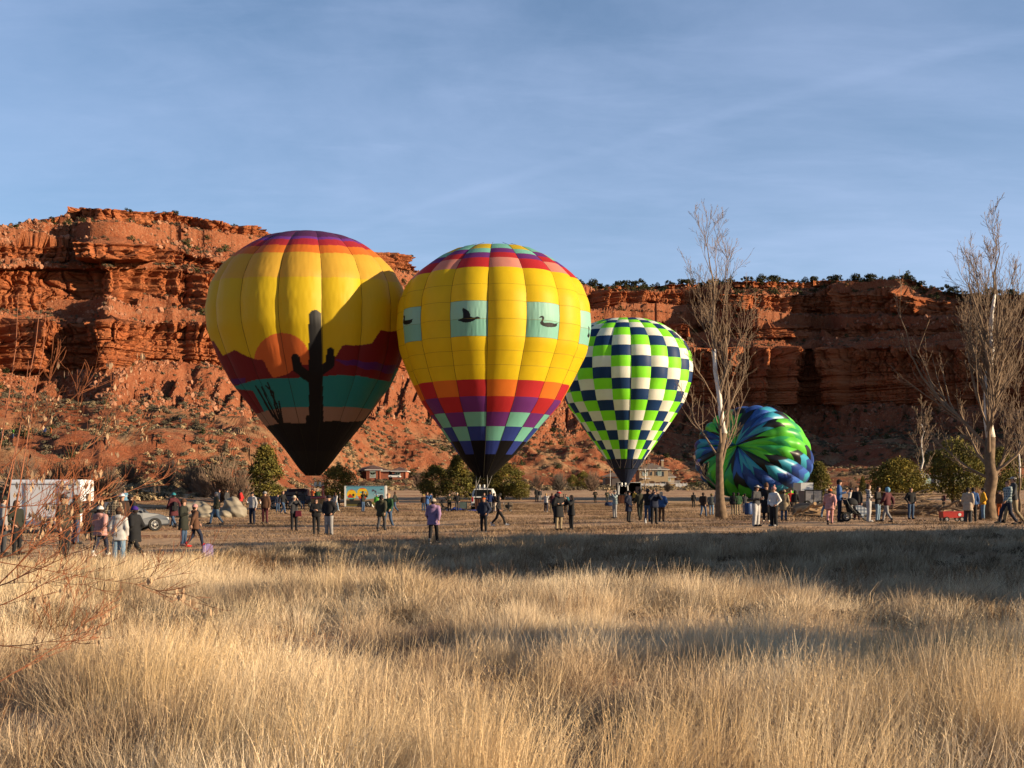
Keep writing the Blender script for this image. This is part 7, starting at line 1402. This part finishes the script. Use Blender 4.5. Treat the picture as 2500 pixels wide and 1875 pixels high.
# ------------------------------------------------------------------ logs, brush and the grey trailer on the right
def logs():
    bark = mat('weathered_log', (.24, .165, .105), .95, .35, 3, bump=.8); cut = mat('sawn_end', (.52, .33, .17), .8, .15, 6); r = random.Random(3)
    def log(a, b, ra, rb, label, m=bark, grp=None):
        a, b = Vector(a), Vector(b); t = thing('log', a.lerp(b, .5), label, 'log', grp); o = t.location; pts = [a.lerp(b, i / 6) + Vector((0, r.uniform(-.04, .04), r.uniform(-.05, .05))) * (0 if i in (0, 6) else 1) for i in range(7)]; MB().tube([q - o for q in pts], [ra + (rb - ra) * i / 6 for i in range(7)], 10, False).build('bark', m, t, True)
        c = MB(); d = (b - a).normalized(); c.disc(a - o, d, ra * .97, .02, 12); c.disc(b - o, d, rb * .97, .02, 12); c.build('cut_end', cut, t)
    G = 'fallen logs by the field'; g = lambda px, D, h=0: Vector(((px - CX) / F * D, D, gz((px - CX) / F * D, D) + h))
    log(g(2085, 66, .62), g(2300, 64, .55), .20, .13, 'long weathered trunk lying across behind the boy in black', grp=G); log(g(1945, 62, .40), g(2012, 61, .75), .14, .10, 'pale log end sticking up left of the pink toddler', cut, G); log(g(1950, 66, .35), g(2010, 63, .30), .42, .40, 'thick dark log lying left of the pink toddler', grp=G)
    log(g(2100, 68, .25), g(2250, 67, .22), .24, .2, 'thick log underneath the long weathered trunk', grp=G); log(g(2262, 63, .12), g(2345, 60, .9), .08, .05, 'curved pale branch rising at the right of the pile', grp=G); log(g(1990, 60, .75), g(1938, 63, .12), .09, .07, 'pale split log leaning at the left of the pile', cut, G); log(g(2240, 70, .5), g(2330, 68, .28), .15, .10, 'grey log sloping down towards the red wagon', grp=G)
    gr = 'broken branches heaped on the logs'; tw = mat('pale_broken_wood', (.40, .26, .145), .9, .3, 3); k = 0
    for i in range(64):
        L_ = r.uniform(.8, 2.4); px = r.choice([r.uniform(1942, 2018), r.uniform(2110, 2330), r.uniform(2165, 2260), r.uniform(2230, 2345)]); D = r.uniform(60, 72); h = r.uniform(.1, .5) + (r.uniform(.2, 1.0) if 2150 < px < 2275 else 0); a = r.uniform(-.5, .5) + (math.pi if r.random() < .5 else 0); c = g(px, D, h); d = Vector((math.cos(a), math.sin(a) * .6, r.uniform(-.25, .35))) * L_ / 2; d.z = max(d.z, -h + .03) if d.z < 0 else d.z
        t = MB(); t.tube([-d, Vector((r.uniform(-.08, .08), 0, r.uniform(-.08, .08))), d], [r.uniform(.03, .07), .035, .012], 5); o = t.build('broken_branch', tw if r.random() < .6 else bark); o.location = c; tag(o, 'broken pale branch in the tangled heap of wood behind the stroller group', 'branch', gr)
    V = []; Fs = []; n = 0; mb = MB()
    for i in range(900): px = r.uniform(2090, 2345) if r.random() < .8 else r.uniform(1940, 2015); D = r.uniform(61, 73); h = r.uniform(0, .55) + (r.uniform(0, .9) if 2150 < px < 2270 else 0); c = g(px, D, h); a = r.uniform(0, 6.28); d = Vector((math.cos(a), math.sin(a), r.uniform(-.3, .5))) * r.uniform(.2, .6); mb.tube([c - d, c + d], [.014, .006], 3, False)
    tag(mb.build('brush_pile', mat('brushwood', (.20, .125, .075), .95, .3, 3)), kind='stuff')
logs()
def grey_trailer():
    D = 100.0; k = D / F; p = Vector(((1986 - CX) * k, D, 0)); p.z = gz(p.x, D) + .3; t = thing('utility_trailer', p, 'grey double door trailer end beside the right edge of the lying balloon', 'trailer'); w, h = 40 * k, 31 * k
    MB().box((0, 1.2, h / 2 + .35), (w, 2.4, h)).build('body', mat('taupe_steel', (.16, .15, .15), .6), t); f = MB(); f.box((0, -.02, h + .38), (w * 1.08, .1, .10)); [f.box((s * w * .52, -.02, h / 2 + .35), (.08, .1, h)) for s in (-1, 1)]; f.build('frame', BLK, t)
    for s in (-1, 1): o = MB().box((s * w * .25, -.03, h / 2 + .35), (w * .46, .06, h * .94)).build('door', mat('grey_door_steel', (.26, .25, .25), .5), t); MB().bar((s * .06, -.09, .7), (s * .06, -.09, h), .03).build('latch_bar', BLK, o)
    wheel(t, -w * .4, -.1, .3, .3); wheel(t, w * .4, -.1, .3, .3)
    D = 112; k = D / F; p = Vector(((1971 - CX) * k, D, gz((1971 - CX) * k, D))); t = thing('box_truck', p, 'white box truck half hidden behind the lying balloon', 'truck'); MB().box((0, 1.6, 1.5), (30 * k, 3.0, 1.9)).build('cargo_box', WHT, t); MB().box((0, -.1, 1.0), (24 * k, 1.2, 1.1)).build('cab', WHT, t); MB().box((0, -.72, 1.3), (20 * k, .04, .45)).build('windscreen', GLASSD, t); [wheel(t, s * .5, -.1, .35, .35) for s in (-1, 1)]
grey_trailer()
# ------------------------------------------------------------------ houses beyond the field
def hip(mb, x0, x1, y0, y1, z0, z1, ov=.5):
    x0 -= ov; x1 += ov; y0 -= ov; y1 += ov; w, d = x1 - x0, y1 - y0; i = min(w, d) / 2 * .96
    a, b = ((x0 + i, (y0 + y1) / 2), (x1 - i, (y0 + y1) / 2)) if w >= d else (((x0 + x1) / 2, y0 + i), ((x0 + x1) / 2, y1 - i)); V = [(x0, y0, z0), (x1, y0, z0), (x1, y1, z0), (x0, y1, z0), (a[0], a[1], z1), (b[0], b[1], z1)]
    mb.add(V, [(0, 1, 5, 4), (1, 2, 5), (2, 3, 4, 5), (3, 0, 4)] if w >= d else [(0, 1, 4), (1, 2, 5, 4), (2, 3, 5), (3, 0, 4, 5)])
def fascia(mb, x0, x1, y0, y1, z, ov=.5, h=.25): x0 -= ov; x1 += ov; y0 -= ov; y1 += ov; mb.box(((x0 + x1) / 2, (y0 + y1) / 2, z - h / 2 - .005), (x1 - x0, y1 - y0, h))
def win(t, x, y, z, w, h, frame, arch=False):
    f = MB(); f.box((x, y - .04, z), (w + .3, .10, h + .3)); 
    if arch: f.disc((x, y - .04, z + h / 2), (0, 1, 0), w / 2 + .15, .10, 20)
    o = f.build('window', frame, t); g = MB(); g.box((x - w * .26, y - .10, z), (w * .46, .03, h)); g.box((x + w * .26, y - .10, z), (w * .46, .03, h)); g.build('pane', GLASSD if frame is not WHT2 else PANE, o)
    if arch: a = MB(); a.disc((x, y - .10, z + h / 2 + .03), (0, 1, 0), w / 2 - .02, .03, 20); a.build('arched_pane', PANE, o)
WHT2 = mat('white_trim', (.70, .68, .64), .6); PANE = mat('curtained_glass', (.34, .42, .36), .15, .2, 2, spec=.6)
def brick_house():
    D = 340.0; k = D / F; base = 1169; x = lambda px: (px - 925) * k; p = Vector(((925 - CX) * k, D, (HOR - base) * k)); t = thing('brick_house', p, 'single storey red brick house with hipped tile roof and arched window', 'house'); h = lambda py: (base - py) * k
    br = mat('red_brick', (.36, .12, .065), .9, .15, 3); rf = mat('brown_roof_tile', (.14, .085, .075), .85, .3, 4, bump=.5)
    w = MB(); [w.box(((x(a) + x(b)) / 2, y + 5, h(c) / 2 - .5), (x(b) - x(a), 10, h(c) + 1)) for (a, b, y, c) in ((858, 898, 3, 1150), (895, 928, 0, 1147), (925, 949, 1.2, 1149.5), (948, 958, 5, 1151), (957, 990, 1, 1150))]; w.build('wall', br, t)
    tr = MB(); [fascia(tr, x(a), x(b), y, y + 10, h(c)) for (a, b, y, c) in ((858, 898, 3, 1149.5), (895, 928, 0, 1146), (925, 949, 1.2, 1148.6), (948, 958, 5, 1150.5), (957, 990, 1, 1149.2))]; tr.build('fascia', WHT2, t)
    r = MB(); hip(r, x(856), x(950), 1.2, 12, h(1149), h(1134.5)); hip(r, x(895), x(928), 0, 10, h(1146), h(1136), .5); hip(r, x(957), x(990), 1, 11, h(1149.2), h(1139.5)); r.build('roof', rf, t)
    win(t, x(910), 0, h(1159.5), 1.5, 1.5, WHT2, True); win(t, x(970), 1, h(1158), 1.4, 1.0, WHT2, True); win(t, x(871), 3, h(1158), 1.3, 1.3, WHT2); MB().box((x(953), 4.9, h(1160)), (1.1, .2, 2.1)).build('door', mat('dark_door', (.06, .03, .02), .6), t)
    for px in (896, 901, 919, 927, 958, 989): MB().box((x(px), -.06 if px < 930 else .94, h(1147.5) / 2 - .2), (.28, .12, h(1147.5))).build('brick_pier', br, t)
    tc = thing('parked_car', p + Vector((x(969) , -6.5, .1)), 'white car parked under the arched garage window of the brick house', 'car', None, R(5)); s = .9; shell([(-2.1, .8, .75, .35, .9), (-1.9, .86, .8, .25, .95), (1.6, .86, .8, .25, .85), (2.1, .7, .6, .3, .65)], 'body', WHT, tc); shell([(-1.7, .76, .6, .9, 1.0), (-1.2, .76, .58, .9, 1.4), (.2, .76, .58, .9, 1.38), (.9, .76, .64, .9, .95)], 'cabin', GLASSD, tc); [wheel(tc, a, b * .8, .32, .32) for a in (-1.3, 1.3) for b in (-1, 1)]; tc.scale = (s, s, s)
brick_house()
def tan_house():
    D = 360.0; k = D / F; base = 1187; x = lambda px: (px - 1595) * k; h = lambda py: (base - py) * k; p = Vector(((1595 - CX) * k, D, (HOR - base) * k)); t = thing('stucco_house', p, 'large tan two storey stucco house with arched windows, chimney and balcony', 'house'); st = mat('tan_stucco', (.50, .36, .21), .9, .06, 1); rf = mat('grey_brown_shingle', (.20, .15, .12), .9, .25, 3)
    B = [(1561, 1631, 0, 11, 1145.5), (1629, 1650, 3, 12, 1163.5)]; w = MB(); [w.box(((x(a) + x(b)) / 2, (y0 + y1) / 2, h(c) / 2 - .5), (x(b) - x(a), y1 - y0, h(c) + 1)) for (a, b, y0, y1, c) in B]; w.build('wall', st, t)
    fa = MB(); [fascia(fa, x(a), x(b), y0, y1, h(c)) for (a, b, y0, y1, c) in B]; fa.build('fascia', WHT2, t); r = MB(); hip(r, x(1561), x(1631), 0, 11, h(1145.5), h(1129.5)); hip(r, x(1620), x(1650), 3, 12, h(1163.5), h(1150)); r.build('roof', rf, t); c = MB(); c.box((x(1622), 5, h(1131)), (5.5 * k, 1.1, 17 * k)); o = c.build('chimney', st, t); MB().box((x(1622), 5, h(1122.5)), (7 * k, 1.3, .25)).build('chimney_cap', WHT2, o)
    for (px, py, ww, hh, ar) in ((1575, 1155, 1.4, 1.5, True), (1589, 1156, .8, 1.2, False), (1603, 1156, .6, 1.2, False), (1610, 1154, 1.2, 1.8, True), (1618.5, 1157, .6, 1.5, False), (1619, 1180, 1.0, 1.0, False)): win(t, x(px), 0, h(py), ww, hh, WHT2 if ar else mat('tan_trim', (.40, .29, .18), .8), ar)
    win(t, x(1636), 3, h(1170), .9, 1.1, WHT2); a = MB(); a.disc((x(1592), -.02, h(1183.5)), (0, 1, 0), 1.25, .3, 24); a.box((x(1592), -.02, h(1187)), (2.5, .3, .9)); a.build('arched_garage_door', mat('dark_wood_door', (.10, .05, .025), .7), t)
    for px in (1605, 1611): MB().box((x(px), -.06, h(1182)), (.9, .1, 1.3)).build('shutter', mat('brown_shutter', (.14, .06, .035), .7), t)
    for px in (1570, 1581): MB().box((x(px), -2.0, h(1178)), (.35, .35, 2.4)).build('column', st, t)
    MB().box((x(1575.5), -1.2, h(1168)), (2.6, 2.4, .25)).build('porch_roof', WHT2, t)
    b = MB(); b.box((x(1646), .8, h(1180.5)), (30 * k, 2.6, .15)); b.build('balcony_deck', WHT2, t); [MB().box((x(1633 + i * 2.6), -.5, h(1177.3)), (.09, .09, .85)).build('baluster', WHT2, t) for i in range(11)]; MB().box((x(1646), -.5, h(1174)), (28 * k, .1, .09)).build('handrail', WHT2, t)
    p2 = Vector(((1494 - CX) / F * 345, 345, (HOR - 1183) / F * 345)); t2 = thing('garage', p2, 'grey brown shaded garage left of the tan two storey house', 'garage', None, R(-8)); k2 = 345 / F; MB().box((0, 4, 20 * k2 / 2 - .4), (44 * k2, 8, 20 * k2)).build('wall', mat('taupe_stucco', (.22, .18, .15), .9), t2); r = MB(); hip(r, -22 * k2, 22 * k2, 0, 8, 19 * k2, 30 * k2); r.build('roof', rf, t2); MB().box((-8 * k2, -.05, 7 * k2), (16 * k2, .1, 13 * k2)).build('garage_door', mat('dark_door', (.06, .03, .02), .6), t2)
tan_house()
def far_houses():
    for (px, D, w, h_, col, rc, lab) in [(2345, 300, 120, 20, (.50, .46, .40), (.25, .20, .17), 'long pale house glimpsed behind the pine trunks'), (2262, 290, 22, 17, (.38, .52, .48), (.42, .36, .30), 'small pale green shed beside the slender bare tree')]:
        k = D / F; p = Vector(((px - CX) * k, D, gz((px - CX) * k, D) + 1.0)); t = thing('house', p, lab, 'house'); MB().box((0, 4, h_ * k / 2 - 1), (w * k, 8, h_ * k + 2)).build('wall', mat('far_wall_%d' % px, col, .9), t); r = MB(); hip(r, -w * k / 2, w * k / 2, 0, 8, h_ * k, h_ * k * 1.7); r.build('roof', mat('far_roof_%d' % px, rc, .9), t)
        for i in range(max(1, int(w / 26))): win(t, -w * k * .38 + i * 2.7, 0, h_ * k * .5, 1.1, .9, mat('tan_trim', (.40, .29, .18), .8))
    D = 318; k = D / F; t = thing('vinyl_fence', Vector(((1620 - CX) * k, D, gz((1620 - CX) * k, D) - .2)), 'low white vinyl fence in front of the tan two storey house', 'fence'); x = lambda px: (px - 1620) * k
    for px in list(range(1560, 1636, 13)) + list(range(1650, 1680, 9)): MB().box((x(px), 0, .75), (.16, .16, 1.6)).build('post', WHT2, t)
    for i, a in enumerate(list(range(1560, 1625, 13)) + [1650, 1659, 1668]): b = a + (13 if a < 1640 else 9); MB().box(((x(a) + x(b)) / 2, 0, .72), (x(b) - x(a) - .16, .06, 1.15)).build('fence_panel', WHT2, t)
    for (px, a, b, D, lab) in [(607, 1184, 1193, 128, 'pale survey stake by the tall juniper'), (1354, 1186, 1196, 290, 'left one of two pale marker posts at the far field edge'), (1362, 1185, 1196, 290, 'right one of two pale marker posts at the far field edge')]:
        k = D / F; X = (px - CX) * k; z = (HOR - b) * k; t = thing('marker_post', Vector((X, D, z)), lab, 'post'); MB().box((0, 0, (b - a) * k / 2 - .2), (.12, .12, (b - a) * k + .4)).build('stake', WHT2, t)
    D = 300; k = D / F; X = (1490 - CX) * k; t = thing('flag_pole', Vector((X, D, gz(X, D))), 'thin pale pole in front of the shaded garage', 'pole'); MB().tube([(0, 0, 0), (0, 0, 48 * k)], [.08, .05], 6).build('shaft', WHT2, t); MB().ell((0, 0, 48 * k), .1, 8, 5).build('finial', CHR, t)
    # the road along the far edge of the field
    X = np.linspace(-170, 170, 120)[None, :] + np.zeros((4, 1)); Y = 262 + np.array([0, 2, 5, 7])[:, None] + .02 * X; Z = ground_z(X, Y, False) + np.array([-.1, .25, .25, -.1])[:, None]; me = quad_mesh('road', np.stack([X, Y, Z], -1).reshape(-1, 3), grid_faces(4, 120)); me.materials.append(mat('asphalt', (.06, .05, .045), .9, .15, .5)); tag(link_mesh('road', me), kind='structure')
far_houses()

# ------------------------------------------------------------------ one calibration for every surface: real surfaces are darker than they look sunlit
def calibrate(f=.56):
    for m in bpy.data.materials:
        if not m.use_nodes: continue
        nt = m.node_tree; k = f * (1.28 if m.name.startswith('fabric_') or m.name.endswith('print_fabric') else 1.05 if m.name == 'matted_straw' else 1.5 if 'straw' in m.name and 'brush' not in m.name else 1.25 if m.name == 'dry_field_ground' else 1.0)
        for nd in list(nt.nodes):
            if nd.type not in ('BSDF_PRINCIPLED', 'BSDF_TRANSLUCENT'): continue
            s = nd.inputs[0]
            if s.is_linked:
                src = s.links[0].from_socket; v = nt.nodes.new('ShaderNodeVectorMath'); v.operation = 'SCALE'; v.inputs['Scale'].default_value = k; nt.links.new(src, v.inputs[0]); nt.links.new(v.outputs[0], s)
            else: c = s.default_value; s.default_value = (c[0] * k, c[1] * k, c[2] * k, 1)
calibrate()
